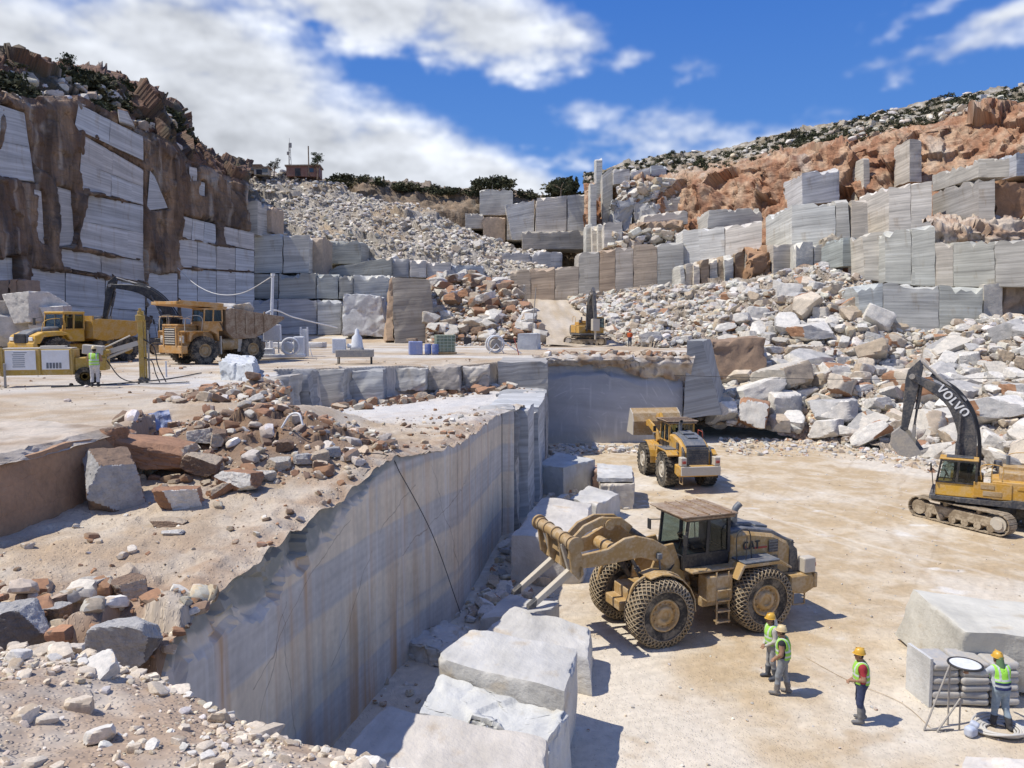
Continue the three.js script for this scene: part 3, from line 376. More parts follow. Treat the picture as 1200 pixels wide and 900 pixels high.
{
  const r = rng(5), spots = []; const PEB = rockSet(10, 500, 4, 1, [{ main: 'sand', alt: 'cream', flat: .6 }, { main: 'sand', alt: 'tan', flat: .7 }, { main: 'cream', alt: 'sand', flat: .5, long: 1.5 }, { main: 'white', alt: 'sand', flat: .6, long: 1.3 }, { main: 'tan', alt: 'cream', flat: .65 }]);
  for (let i = 0; i < 5200; i++) { const x = -6.5 + r() * 7, k = r(), D = crestD(x) - .02 - k * k * 3.6; if (D < 1.2) continue; const clus = smooth(-.15, .35, fbm(x * .9, 12, D * .9, 3) + .12); if (r() > .1 + .9 * clus) continue; const q = r(), s = .012 + .04 * q * q * q + (r() < .03 ? .04 + .08 * r() * r() : 0); spots.push({ p: V3(x, moundH(x, D), -D), s: s * 1.25 }); }
  for (const [px, py, s] of [[38, 656, .30], [57, 695, .20], [34, 708, .20], [4, 672, .22], [10, 712, .16], [20, 745, .12], [246, 747, .17], [166, 713, .16], [178, 668, .2], [232, 722, .14], [255, 807, .18], [345, 850, .2], [372, 862, .18], [330, 862, .18], [282, 738, .10], [276, 725, .1], [325, 790, .10], [66, 605, .14], [118, 870, .14]]) { let best = null; for (let D = 2; D < 7; D += .04) { const p = at(px, Math.max(py, 640) + 120 * 0, D), y = moundH(p.x, D); if (p.y <= y) { best = V3(p.x, y, -D); break; } } if (best) spots.push({ p: best, s }); }
  rubble({ name: 'loose_stone', label: (s, l) => `${s.s > .13 ? 'large ' : ''}${l} loose stone on the foreground bank`, group: 'stones on the foreground bank', category: 'stone', spots, geos: PEB, seed: 8, sink: .22, keep: 260, stuffName: 'gravel', stuffLabel: 'fine gravel and chips strewn over the foreground bank', stuffCat: 'gravel' });
}
// ---- sawn step at the left edge and the ledge behind the recess
const stepEdge = thing('sawn_step', 'brown weathered sawn face of the step at the left edge of the terrace', 'rock step');
{ const q = [V3(-10.75, .06, -9.5), V3(-9.16, .34, -17.6), V3(-9.1, -1.6, -17.6), V3(-10.6, -1.6, -9.5)]; rawMesh('sawn_face', hexa(q, V3(-5, 0, 1), { n: 30, rough: .085, chip: .14, color: [.47, .28, .16], vary: 0 }), M.stone, stepEdge);
  const g = loft([[V3(-10.7, -.02, -9.5), V3(-9.1, .28, -17.7)], [V3(-10.9, .16, -9.5), V3(-9.35, .46, -17.8)], [V3(-14.5, .17, -9.5), V3(-13, .46, -19.2)]], 90, 30, p => .05 * facet(p.x * 2, p.y * 2, p.z * 2) + .02 * noise(p.x, p.y, p.z), p => mix3([.36, .275, .19], [.56, .49, .40], smooth(-.25, .2, fbm(p.x * .8, p.y, p.z * .8, 4)))); rawMesh('chipped_top', g, M.stone, stepEdge); }
const ledge = thing('recess_ledge', 'row of sawn ledge blocks with broken joints behind the white recess', 'rock ledge');
{ const row = [[300, 338, 38.5, 443, 500, [.46, .45, .43], .3], [338, 362, 42, 438, 492, [.36, .35, .34], .35], [362, 404, 47.6, 433, 481, [.47, .46, .43], .06], [410, 449, 48.6, 434, 482, [.46, .45, .43], .15], [450, 500, 50.5, 432, 452, [.48, .46, .42], .12], [500, 540, 51.5, 431, 452, [.42, .38, .33], .2], [540, 575, 53, 430, 452, [.50, .46, .40], .2], [578, 606, 55, 429, 452, [.42, .37, .31], .3], [608, 640, 57, 428, 448, [.40, .36, .31], .3]];
  for (const [a, b, D, t, m, c, ro] of row) rawMesh('ledge_block', hexa([at(a + 1, t, D), at(b - 1, t, D), at(b - 1, m + 6, D - .2), at(a + 1, m + 6, D - .2)], V3(0, 0, -2.6), { n: 12, rough: ro, chip: .3, color: c, vary: .08, tilt: .12 }), M.saw, ledge); }

// ================================================================ LEFT CLIFF
const cliffD = px => 72 + px * .11;
const brownRock = (p) => { const a = fbm(p.x * .10, p.y * .10, p.z * .10, 4), b = fbm(p.x * .5, p.y * .12, p.z * .5, 3); let c = mix3([.17, .108, .07], [.38, .26, .165], smooth(-.3, .3, b)); c = mix3(c, [.12, .095, .08], smooth(.0, .3, a) * .8 + .6 * smooth(.1, .35, fbm(p.x * 1.1, p.y * .05, p.z * 1.1, 3))); c = mix3(c, [.55, .50, .43], .6 * smooth(.12, .4, fbm(p.x * .8 + 3, p.y * .07, p.z * .8, 4))); return mix3(c, [.45, .41, .36], smooth(.22, .45, fbm(p.x * .3 + 9, p.y * .3, p.z * .3, 4)) * .8); };
{
  const px = [-140, -40, 0, 40, 92, 130, 170, 200, 215, 250, 290], cut = [108, 116, 121, 128, 124, 143, 165, 178, 196, 206, 218], sky = [62, 72, 75, 80, 88, 97, 112, 130, 158, 188, 206];
  const rows = [px.map(x => { const p = at(x, 405, cliffD(x)); p.y = -.6; return p; }), px.map((x, i) => at(x, (400 + cut[i]) / 2, cliffD(x))), px.map((x, i) => at(x, cut[i], cliffD(x) + .6)), px.map((x, i) => at(x, mix(cut[i], sky[i], .5), cliffD(x) + 4)), px.map((x, i) => at(x, sky[i], cliffD(x) + 9)), px.map((x, i) => at(x, sky[i] + 4, cliffD(x) + 60))];
  const W = [.60, .595, .585], panels = [[[0, 123], [28, 132], [40, 213], [-6, 207], 1, 2], [[-60, 112], [-2, 121], [-8, 207], [-60, 200], 2, 2], [[92, 122], [168, 160], [168, 188], [87, 150], 2, 1], [[97, 158], [168, 199], [168, 240], [92, 221], 2, 2], [[95, 227], [168, 241], [168, 306], [93, 290], 1, 2], [[62, 217], [83, 223], [87, 287], [65, 289], 1, 1], [[68, 291], [168, 306], [170, 331], [68, 312], 2, 1], [[30, 313], [170, 333], [170, 396], [30, 396], 3, 2], [[40, 222], [48, 224], [52, 286], [44, 284], 1, 1], [[176, 200], [181, 206], [197, 244], [172, 247], 1, 1], [[213, 253], [253, 263], [253, 288], [210, 278], 3, 1], [[262, 265], [298, 273], [298, 293], [262, 287], 2, 1], [[209, 279], [298, 294], [298, 318], [209, 313], 4, 1], [[209, 315], [298, 320], [299, 396], [209, 396], 4, 2], [[-60, 300], [14, 302], [15, 330], [-60, 330], 2, 1], [[172, 320], [208, 320], [208, 396], [172, 396], 1, 1], [[138, 128], [150, 131], [158, 148], [140, 142], 1, 1], [[222, 195], [231, 197], [231, 212], [222, 212], 1, 1], [[232, 212], [240, 214], [240, 232], [230, 228], 1, 1]];
  const segD = (x, y, a, b) => { const dx = b[0] - a[0], dy = b[1] - a[1], t = clamp(((x - a[0]) * dx + (y - a[1]) * dy) / (dx * dx + dy * dy)); return Math.hypot(x - a[0] - dx * t, y - a[1] - dy * t); };
  const cutDist = (x, y) => { let best = 99; for (const [a, b, c, d] of panels) { const q = [a, b, c, d]; let ins = true, m = 99; for (let i = 0; i < 4; i++) { const e = q[i], f = q[(i + 1) % 4]; if ((f[0] - e[0]) * (y - e[1]) - (f[1] - e[1]) * (x - e[0]) < 0) ins = false; m = Math.min(m, segD(x, y, e, f)); } best = Math.min(best, ins ? -m : m); } return best; };
  const seen = p => { const dx = p.x, dy = p.y - CAMY, dz = p.z, zf = -dz * CP - dy * SP, yu = dy * CP - dz * SP * 1, w = -dz * CP + -dy * SP; const yv = dy * CP + (-dz) * SP; return [600 + 900 * dx / w, 450 - 900 * yv / w]; };
  const g = loft(rows, 420, 260, (p, u, v) => { const up = smooth(.42, .5, v); if (v < .46) { const [sx, sy] = seen(p), cd = cutDist(sx, sy) + 3.2 * noise(p.x * .45, p.y * .45, p.z * .45) + 2.0 * facet(p.x * .8, p.y * .8, p.z * .8) + 1; if (cd < 0) return -1.2; return mix(.0, 1, smooth(0, 1.5, cd)) * (.42 + .55 * facet(p.x * .2, p.y * .13, p.z * .2) + .30 * facet(p.x * .7, p.y * .45, p.z * .7) + .2 * noise(p.x * .3, p.y * .1, p.z * .3) + .1 * noise(p.x * 2, p.y, p.z * 2)) * (1 - up) + up * .8; } return (.55 + 1.5 * up) * facet(p.x * .22, p.y * .09, p.z * .22) - .12 * (1 - up) + (.26 + .3 * up) * facet(p.x * 1.0, p.y * .4, p.z) + (.25 + 1.2 * up) * noise(p.x * .16, p.y * .1, p.z * .16) + .14 * noise(p.x * 1.4, p.y * .5, p.z * 1.4); },
    (p, u, v) => { let c = brownRock(p); const up = smooth(.41, .47, v + .02 * noise(p.x * .5, p.y * .5, p.z * .5)); return mix3(c, mix3([.20, .115, .075], mix3([.105, .09, .06], [.36, .33, .30], smooth(.15, .4, fbm(p.x * .4, p.y * .4, p.z * .4, 4))), smooth(-.15, .15, fbm(p.x * .22, p.y * .22 + 4, p.z * .22, 4))), up); });
  tag(struct('cliff', g, M.cliff), null);
  const cl = thing('sawn_cliff_face', 'tall left cliff cut into pale striped sawn faces between brown weathered rock', 'rock wall');
  
  const r = rng(77);
  for (const [a, b, c, d, nx, ny] of panels) for (let i = 0; i < nx; i++) for (let j = 0; j < ny; j++) {
    const L = (u, v) => [mix(mix(a[0], b[0], u), mix(d[0], c[0], u), v), mix(mix(a[1], b[1], u), mix(d[1], c[1], u), v)], g = .0015, u0 = i / nx + g, u1 = (i + 1) / nx - g, v0 = j / ny + g * .6, v1 = (j + 1) / ny - g * .6, off = .10 + r() * .12;
    const q = [L(u0, v0), L(u1, v0), L(u1, v1), L(u0, v1)].map(([x, y]) => at(x, y, cliffD(x) - off));
    rawMesh('sawn_panel', hexa(q, V3(-1.2, 0, -2.4), { n: 9, rough: .04, chip: .08, color: W, vary: .08, tilt: .0, uvo: 0 }), M.saw, cl); }
  // dark lips and a brown pocket between the panels come from the rock behind them
}
// dark scrub along the cliff top and over the other crests: leafy clumps
M.leaf = std({ color: lin(1, 1, 1), vertexColors: true, roughness: 1, side: THREE.DoubleSide });
function leafBall(seed, n, c) { const r = rng(seed), pos = [], col = [], nor = []; for (let i = 0; i < n; i++) { const d = V3(r() - .5, r() - .35, r() - .5).normalize(), R = Math.pow(r(), .45) * (1 + .45 * noise(d.x * 2 + seed, d.y * 2, d.z * 2)), o = d.clone().multiplyScalar(R); o.y = o.y * .8 + .45; const t = V3(r() - .5, r() - .5, r() - .5).normalize(), b = t.clone().cross(V3(r() - .5, r() - .5, r() - .5)).normalize(), s = .13 + .12 * r(); const k = .7 + .6 * r(); for (const [u, v] of [[-1, -.5], [1, -.5], [0, 1]]) { pos.push(o.x + (t.x * u + b.x * v) * s, o.y + (t.y * u + b.y * v) * s, o.z + (t.z * u + b.z * v) * s); nor.push(d.x, d.y, d.z); col.push(c[0] * k, c[1] * k, c[2] * k); } } const g = new THREE.BufferGeometry(); g.setAttribute('position', new THREE.Float32BufferAttribute(pos, 3)); g.setAttribute('color', new THREE.Float32BufferAttribute(col, 3)); g.computeVertexNormals(); return boxUV(g); }
const BUSH = [leafBall(1, 130, [.045, .055, .028]), leafBall(2, 130, [.06, .07, .035]), leafBall(3, 110, [.075, .08, .045])];
function scrub(name, label, spots, seed) { const r = rng(seed), root = new THREE.Group(); root.name = numbered(name); tag(root, label, 'scrub', null, 'stuff'); scene.add(root); BUSH.forEach((g, k) => { const ls = spots.filter((_, i) => i % 3 === k); if (!ls.length) return; const im = new THREE.InstancedMesh(g, M.leaf, ls.length), m = new THREE.Matrix4(), q = new THREE.Quaternion(); ls.forEach((s, i) => { q.setFromEuler(new THREE.Euler(0, r() * 6.28, 0)); m.compose(s.p, q, V3(s.s, s.s * (.6 + .4 * r()), s.s)); im.setMatrixAt(i, m); const t = .7 + .6 * r(); im.setColorAt(i, lin(t * (1 + .2 * r()), t, t * .9)); }); im.name = 'bush'; im.castShadow = im.receiveShadow = true; root.add(im); }); }
{
  const px = [-140, -40, 0, 40, 92, 130, 170, 200, 215, 250, 290], cut = [108, 116, 121, 128, 124, 143, 165, 178, 196, 206, 218], sky = [62, 72, 75, 80, 88, 97, 112, 130, 158, 188, 206], r = rng(17), spots = [], sp = [];
  for (let i = 0; i < 420; i++) { const x = -60 + r() * 290, t = Math.pow(r(), .5), py = mix(poly(px.map((a, k) => [a, cut[k]]), x), poly(px.map((a, k) => [a, sky[k]]), x), t); const p = at(x, py, cliffD(x) + mix(1, 9.2, t)); const dens = smooth(-.1, .25, fbm(p.x * .15, p.y * .15, p.z * .15, 3) + (t > .8 ? .22 : -.05)); if (r() < dens) spots.push({ p: p.add(V3(0, -.4, 0)), s: .5 + .9 * r() }); else if (r() < .5) sp.push({ p, s: .5 + 1.1 * r() * r() }); }
  scrub('cliff_scrub', 'dark scrub bushes along the top of the left cliff', spots, 3);
  rubble({ spots: sp, geos: ROCKS, seed: 4, keep: 0, stuffName: 'cliff_top_stones', stuffLabel: 'pale stones lying in the dark soil above the left cliff', stuffCat: 'stones' });
}
// ================================================================ BACK: ridge, debris slope, benches
{
  const px = [180, 280, 340, 380, 430, 480, 530, 580, 640, 720], ry = [206, 206, 212, 213, 212, 218, 223, 222, 231, 226];
  const g = loft([px.map(x => at(x, 380, 156)), px.map((x, i) => at(x, ry[i] + 26, 160)), px.map((x, i) => at(x, ry[i], 166)), px.map((x, i) => at(x, ry[i] + 6, 260))], 200, 70, p => 1.2 * facet(p.x * .25, p.y * .25, p.z * .25) + .5 * facet(p.x * .8, p.y * .8, p.z * .8) + .8 * noise(p.x * .1, p.y * .1, p.z * .1), p => mix3(brownRock(p), [.26, .215, .15], .5)); struct('back_ridge', g, M.cliff);
  const r = rng(23), sp = []; for (let i = 0; i < 330; i++) { const x = 270 + r() * 440, y = poly(px.map((a, k) => [a, ry[k]]), x); sp.push({ p: at(x, y + 1.5 + r() * 6, 164 + r() * 3), s: .6 + 1.0 * r() * r() }); }
  for (let i = 0; i < 26; i++) sp.push({ p: at(657 + (r() - .5) * 22, 228 - r() * 5, 163), s: 1.4 + r() * 1.2 }); for (let i = 0; i < 20; i++) sp.push({ p: at(578 + (r() - .5) * 40, 220 - r() * 4, 163), s: .9 + r() * .9 }); for (let i = 0; i < 14; i++) sp.push({ p: at(412 + (r() - .5) * 40, 212, 160), s: .8 + r() * .7 });
  scrub('ridge_scrub', 'dark bushes along the crest of the back ridge', sp, 9);
  // debris slope
  const qx = [272, 300, 330, 360, 400, 440, 480, 520, 560, 600, 640], top = [201, 203, 207, 214, 224, 236, 246, 258, 278, 292, 300];
  const d = loft([qx.map(x => at(x, 396, 110)), qx.map((x, i) => at(x, mix(330, top[i], .45), 126)), qx.map((x, i) => at(x, top[i], 150 - i)), qx.map((x, i) => at(x, top[i] + 1, 162))], 220, 130, (p) => .9 * facet(p.x * .22, p.y * .3, p.z * .22) + .45 * facet(p.x * .8, p.y * .8, p.z * .8) + .7 * noise(p.x * .12, p.y * .12, p.z * .12), p => { const n = fbm(p.x * .12, p.y * .12, p.z * .12, 4), m = fbm(p.x * .8, p.y * .8, p.z * .8, 3); let c = mix3([.46, .41, .33], [.62, .57, .49], smooth(-.3, .3, m)); c = mix3(c, [.52, .41, .28], smooth(0, .3, n)); return mix3(c, [.27, .25, .22], smooth(at(350, 230, 130).x + 4, at(290, 220, 130).x, p.x) * .6); });
  struct('debris_slope', d, M.slope);
  const spots = []; for (let i = 0; i < 7500; i++) { const s = d.userData.sample(r(), .12 + r() * .62), q = r(); if (r() > .3 + smooth(-.2, .2, fbm(s.p.x * .1, 3, s.p.z * .16, 3))) continue; spots.push({ ...s, n: V3(0, 1, 0), s: .18 + .55 * q * q * q + (r() < .02 ? .8 * r() : 0) }); }
  rubble({ name: 'slope_boulder', label: (s, l) => `${l} boulder on the debris slope below the sheds`, group: 'boulders on the debris slope', spots, geos: PALER, seed: 6, keep: 90, sink: .2, stuffName: 'slope_debris', stuffLabel: 'broken waste stone tipped down the far debris slope', stuffCat: 'rubble' });
}
function benches(root, list, o = {}) { for (const [a, b, c, d, D, L, col, kind, more] of list) { const q = [a, b, c, d].map(([x, y], i) => at(x, y, typeof D === 'function' ? D(x) : Array.isArray(D) ? D[i] : D)); rawMesh('bench_block', hexa(q, V3(0, 0, -L), { n: 12, rough: .06, chip: .16, color: col, vary: .06, tilt: .06, top: .7, ...o, ...more }), kind === 1 ? M.stone : M.saw, root); } }
const R4 = (x0, y0, x1, y1, D, L, col, kind, more) => [[x0, y0], [x1, y0], [x1, y1], [x0, y1], D, L, col, kind, more];
const G1 = [.66, .63, .56], G2 = [.72, .69, .63], G3 = [.56, .52, .45], BR = [.50, .40, .30], CR = [.70, .65, .55], OG = [.42, .25, .14], PK = [.50, .38, .28];
benches(thing('back_bench', 'grey stepped benches in the far middle, behind the debris slope', 'rock bench'), [
  R4(562, 222, 601, 252, 158, 10, G3), R4(545, 250, 566, 268, 154, 8, G3), R4(566, 254, 592, 284, 153, 8, BR, 1), R4(594, 250, 622, 281, 151, 10, G1), [[592, 240], [626, 233], [626, 281], [600, 281], 150, 9, G2], [[629, 232], [664, 229], [664, 281], [627, 281], 149, 9, G2], [[665, 229], [694, 226], [694, 282], [665, 282], 149, 9, G2], R4(612, 270, 700, 292, 146, 8, [.48, .45, .4]),
  R4(588, 296, 622, 315, 132, 8, [.50, .51, .52]), R4(623, 295, 659, 315, 132, 8, [.50, .51, .52]), R4(564, 300, 588, 318, 130, 8, PK, 1)]);
benches(thing('corner_bench', 'grey sawn bench walls turning the corner beside the left cliff', 'rock bench'), [
  R4(288, 235, 302, 275, 106, 6, G3, 0), R4(302, 240, 318, 272, 110, 6, BR, 1), R4(298, 274, 331, 320, 108, 7, G1), R4(332, 275, 362, 320, 108, 7, G1), R4(363, 278, 378, 322, 110, 6, BR, 1), R4(281, 321, 326, 350, 106, 7, [.42, .41, .37]), R4(327, 320, 370, 350, 106, 7, [.46, .45, .40]), R4(371, 321, 396, 350, 106, 7, [.48, .47, .42]), R4(397, 322, 413, 350, 106, 7, [.42, .40, .35]), R4(414, 322, 456, 352, 106.5, 7, G1),
  R4(281, 350, 325, 392, 104.5, 7, [.45, .47, .50]), R4(326, 350, 371, 392, 104.5, 7, [.47, .48, .50]), R4(372, 351, 399, 392, 104, 6, [.55, .54, .52]),
  R4(379, 282, 423, 309, 118, 8, [.42, .41, .36]), [[395, 312], [459, 301], [459, 326], [372, 326], 114, 8, [.46, .44, .38]], R4(460, 303, 479, 325, 115, 8, [.48, .47, .45]), R4(480, 304, 499, 325, 115, 8, G2), R4(500, 307, 528, 328, 116, 8, G2), R4(529, 311, 566, 330, 117, 8, [.48, .50, .52])]);
const DL = x => 113 - (x - 598) * .033, DP = x => 107 - (x - 800) * .07, DQ = x => 97.6 - (x - 928) * .05, DR = x => 93.5 - (x - 1042) * .06, DT = x => 84.5 - (x - 1147) * .06, DN = x => 83 - (x - 1011) * .05, DO = x => 77 - (x - 1005) * .02;
benches(thing('lower_bench', 'brown-grey row of sawn blocks above the haul ramp', 'rock bench'), [
  ...[[598, 317, 622, BR], [622.3, 314, 650, BR], [650.3, 313, 678, [.46, .40, .33]], [678.3, 296, 702, [.46, .42, .36]], [702.3, 293, 721, BR], [721.3, 290, 742, [.50, .44, .37]], [742.3, 287, 770, BR], [770.3, 285, 801, [.50, .48, .43]]].map(([a, y, b, c]) => [[a, y], [b, y - 1.5], [b, 354], [a, 354], DL, 8, c])]);
{ const list = []; let x = 797; const r = rng(61); while (x < 881) { const w = 5 + r() * 9, t = mix(311, 292, (x - 797) / 84); list.push([[x, t], [x + w - 1.2, t - w * .22], [x + w - 1.2, 345], [x, 345], 101 - r() * 1.4, 3.6 + r() * 1.5, r() < .25 ? [.40, .30, .2] : CR, 0, { rough: .16 }]); x += w; }
  benches(thing('column_bench', 'cream bench split into narrow upright columns above the boulder heap', 'rock bench'), [...list, R4(881, 290, 905, 340, 98, 5, OG, 1, { rough: .9, n: 14 }), R4(906, 286, 932, 335, 97, 5, G3, 0), R4(933, 283, 953, 335, 95, 5, CR, 1), R4(954, 285, 970, 328, 95, 5, G1), R4(971, 276, 988, 320, 93, 5, [.46, .38, .28], 1, { rough: .6 })]); }
benches(thing('middle_bench', 'striped grey middle bench with bright sunlit ends on the right side', 'rock bench'), [
  [[800, 270], [849, 265], [849.7, 330], [800, 330], DP, 8, G2], [[850, 265], [893, 258], [893, 325], [850, 325], DP, 8, G2], [[831, 246], [892, 243], [894, 262], [829, 268], 112, 8, G3], [[756, 250], [806, 246], [806, 262], [752, 268], 118, 8, G1], R4(776, 230, 801, 248, 126, 8, G3), R4(708, 260, 729, 290, 113, 10, G1), [[745, 262], [800, 258], [800, 284], [735, 287], 115, 6, [.46, .33, .22], 1, { rough: .8, n: 14 }],
  [[928, 240], [979, 235], [979.8, 312], [928, 312], DQ, 10, G1], [[980, 234], [994, 233], [997.6, 306], [980, 306], DQ, 10, G3], [[998, 233], [1017, 231], [1017, 300], [998, 300], DQ, 10, G3], [[940, 203], [984, 194], [984, 236], [940, 240], 104, 7, [.56, .57, .58]], R4(1066, 163, 1080, 213, 99, 4, G3, 0), R4(1012, 185, 1019, 232, 104, 4, CR, 0),
  [[1042, 216], [1067, 214], [1067.7, 285], [1042, 285], DR, 8, G2], [[1068, 214], [1092, 212], [1092, 285], [1068, 285], DR, 8, G2], [[1147, 186], [1183, 184], [1183, 207.6], [1147, 207.6], DT, 9.2, G3], [[1147, 208], [1166, 207], [1166, 285], [1147, 285], DT, 9.2, [.42, .40, .37]], R4(1191, 178, 1260, 206, 86, 8, [.55, .55, .55]), R4(1167, 212, 1260, 285, 86, 5, OG, 1, { rough: .8, n: 14 })]);
benches(thing('near_bench', 'striped grey-green bench blocks at the right edge above the boulder heap', 'rock bench'), [
  R4(988, 278, 1005, 312, 87, 6, [.44, .45, .40]), [[1037, 270], [1068, 268], [1068, 334], [1037, 332], DN, 4, [.54, .53, .47]], [[1068.4, 268], [1096, 262], [1096, 336], [1068.4, 334], DN, 5, [.54, .53, .47]], [[1011, 274], [1036, 271], [1036, 330], [1013, 328], x => DN(x) + 1, 4, [.64, .62, .55]], [[1096.5, 284], [1117, 283], [1117, 336], [1096.5, 336], DN, 5, G3], [[1117.4, 284], [1166, 280], [1166, 336], [1117.4, 336], DN, 5, [.55, .52, .44]], [[1166.4, 282], [1260, 278], [1260, 336], [1166.4, 336], DN, 5, [.50, .50, .47]],
  [[1005, 336], [1034.6, 331], [1034.6, 394], [1010, 392], DO, 5, [.52, .52, .48]], [[1035, 331], [1100.6, 333], [1100.6, 400], [1035, 394], DO, 5, [.53, .53, .49]], [[1101, 334], [1152, 337], [1152, 402], [1101, 400], DO, 5, [.56, .54, .46]], [[1153, 333], [1175, 331], [1175, 402], [1153, 402], 75, 4, CR, 1], [[1176, 333], [1260, 330], [1260, 402], [1176, 402], 75.5, 4, PK, 1, { rough: .6, n: 14 }]]);
{ const g = loft([[at(1092, 300, 80.2), at(1140, 300, 79.8), at(1260, 300, 79.2)], [at(1092, 266, 79.9), at(1140, 272, 79.5), at(1260, 272, 78.9)], [at(1092, 261, 81), at(1140, 262, 80.6), at(1260, 258, 80.2)], [at(1080, 257, 88), at(1140, 256, 88), at(1270, 253, 88)]], 90, 36, p => .8 * facet(p.x * .6, p.y * .7, p.z * .6) + .3 * facet(p.x * 1.7, p.y * 1.7, p.z * 1.7), p => mix3([.40, .27, .18], [.56, .47, .37], smooth(-.3, .2, fbm(p.x * .4, p.y * .8, p.z * .4, 3)))); struct('broken_ledge', g, M.stone); }
// white sawn tower at the left end of the right-hand hill
benches(thing('tower_bench', 'white sawn columns stepping up at the corner of the right-hand hill', 'rock bench'), [
  R4(699, 183, 706, 300, 134, 4, [.58, .57, .53]), [[706, 203], [718, 195], [718, 300], [706, 300], 131, 6, [.58, .56, .50]], [[719, 198], [738, 195], [738, 214], [719, 216], 130, 8, [.60, .60, .58]], [[739, 202], [762, 196], [762, 208], [739, 210], 131, 8, [.60, .60, .58]], [[763, 194], [781, 193], [781, 205], [763, 207], 132, 8, [.55, .56, .55]], R4(692, 212, 699, 300, 128, 4, CR), R4(687, 262, 694, 306, 120, 5, CR), R4(694, 264, 701, 304, 118, 5, CR), R4(701, 262, 708, 302, 116, 5, CR), R4(719, 232, 742, 268, 126, 6, [.52, .50, .47], 1, { rough: .8, n: 14 }), R4(743, 240, 775, 264, 125, 6, [.50, .49, .46], 1, { rough: .8, n: 14 })], { vary: .05 });
// ================================================================ RIGHT HILL
{
  const px = [684, 712, 770, 830, 900, 950, 1000, 1050, 1100, 1150, 1200, 1340];
  const r0 = [345, 345, 345, 342, 335, 330, 335, 338, 338, 338, 335, 330], d0 = [118, 117, 114, 110, 104, 101, 97, 93, 90, 88, 84, 78], r1 = [300, 296, 284, 270, 258, 252, 246, 240, 222, 206, 200, 190], d1 = [130, 129, 124, 118, 112, 108, 105, 101, 98, 96, 93, 88], r2 = [222, 218, 212, 206, 192, 182, 174, 160, 146, 136, 130, 115], d2 = [136, 135, 130, 124, 117, 113, 110, 106, 103, 101, 98, 93], r3 = [204, 200, 184, 179, 161, 151, 144, 131, 119, 111, 104, 86], d3 = [146, 146, 143, 139, 133, 129, 125, 121, 117, 115, 112, 106];
  const g = loft([px.map((x, i) => at(x, r0[i], d0[i])), px.map((x, i) => at(x, r1[i], d1[i])), px.map((x, i) => at(x, r2[i], d2[i])), px.map((x, i) => at(x, r3[i], d3[i])), px.map((x, i) => at(x, r3[i] + 10, d3[i] + 90))], 420, 240, (p, u, v) => { const c = smooth(.2, .3, v) * smooth(.56, .48, v), t = smooth(.5, .56, v); return (.6 + 1.6 * c) * facet(p.x * .22, p.y * .16, p.z * .22) + (.3 + .35 * c) * facet(p.x * .75, p.y * .5, p.z * .75) + (.4 + .5 * t) * noise(p.x * .15, p.y * .1, p.z * .15) + .18 * noise(p.x * 1.5, p.y * 1.5, p.z * 1.5); },
    (p, u, v) => { const a = fbm(p.x * .12, p.y * .12, p.z * .12, 4), b = fbm(p.x * .6, p.y * .3, p.z * .6, 3); let c = mix3([.37, .19, .105], [.53, .37, .245], smooth(-.3, .3, b + a * .5)); c = mix3(c, [.24, .12, .075], smooth(.12, .38, fbm(p.x * .3 + 7, p.y * .12, p.z * .3, 4))); c = mix3(c, [.56, .50, .42], smooth(.18, .4, a) * .7); const t = smooth(.56, .63, v + .04 * noise(p.x * .2, p.y * .2, p.z * .2)); return mix3(c, mix3([.26, .22, .15], [.46, .43, .37], smooth(-.2, .25, fbm(p.x * .5, p.y * .5 + 3, p.z * .5, 4))), t); });
  struct('hillside', g, M.cliff);
  const r = rng(37), sp = [], st = []; for (let i = 0; i < 2600; i++) { const u = r(), s = g.userData.sample(u, .56 + r() * .20); const k = fbm(s.p.x * .12, 1, s.p.z * .12, 3); if (r() < .42 + k) sp.push({ p: s.p.clone().add(V3(0, -.15, 0)), s: .3 + .55 * r() * r() }); else if (r() < .6) st.push({ p: s.p, s: .18 + .8 * Math.pow(r(), 4) }); }
  scrub('hill_scrub', 'low green scrub scattered over the top of the right-hand hill', sp, 12);
  rubble({ spots: st, geos: PALER, seed: 14, keep: 0, stuffName: 'hill_stones', stuffLabel: 'pale limestone outcrops and stones on the top of the right-hand hill', stuffCat: 'stones' });
  const fall = []; for (let i = 0; i < 420; i++) { const t = r(), p = at(mix(712, 850, r()), mix(296, 272, r()), mix(112, 118, r())); fall.push({ p, s: .4 + 1.2 * r() * r() }); } for (let i = 0; i < 260; i++) fall.push({ p: at(mix(725, 790, r()), mix(215, 245, r()), 127 + r() * 2), s: .5 + 1.5 * r() * r() });
  rubble({ spots: fall, geos: ROCKS, seed: 19, keep: 0, stuffName: 'bench_spill', stuffLabel: 'white waste stone spilled between the upper benches of the hill', stuffCat: 'rubble' });
}
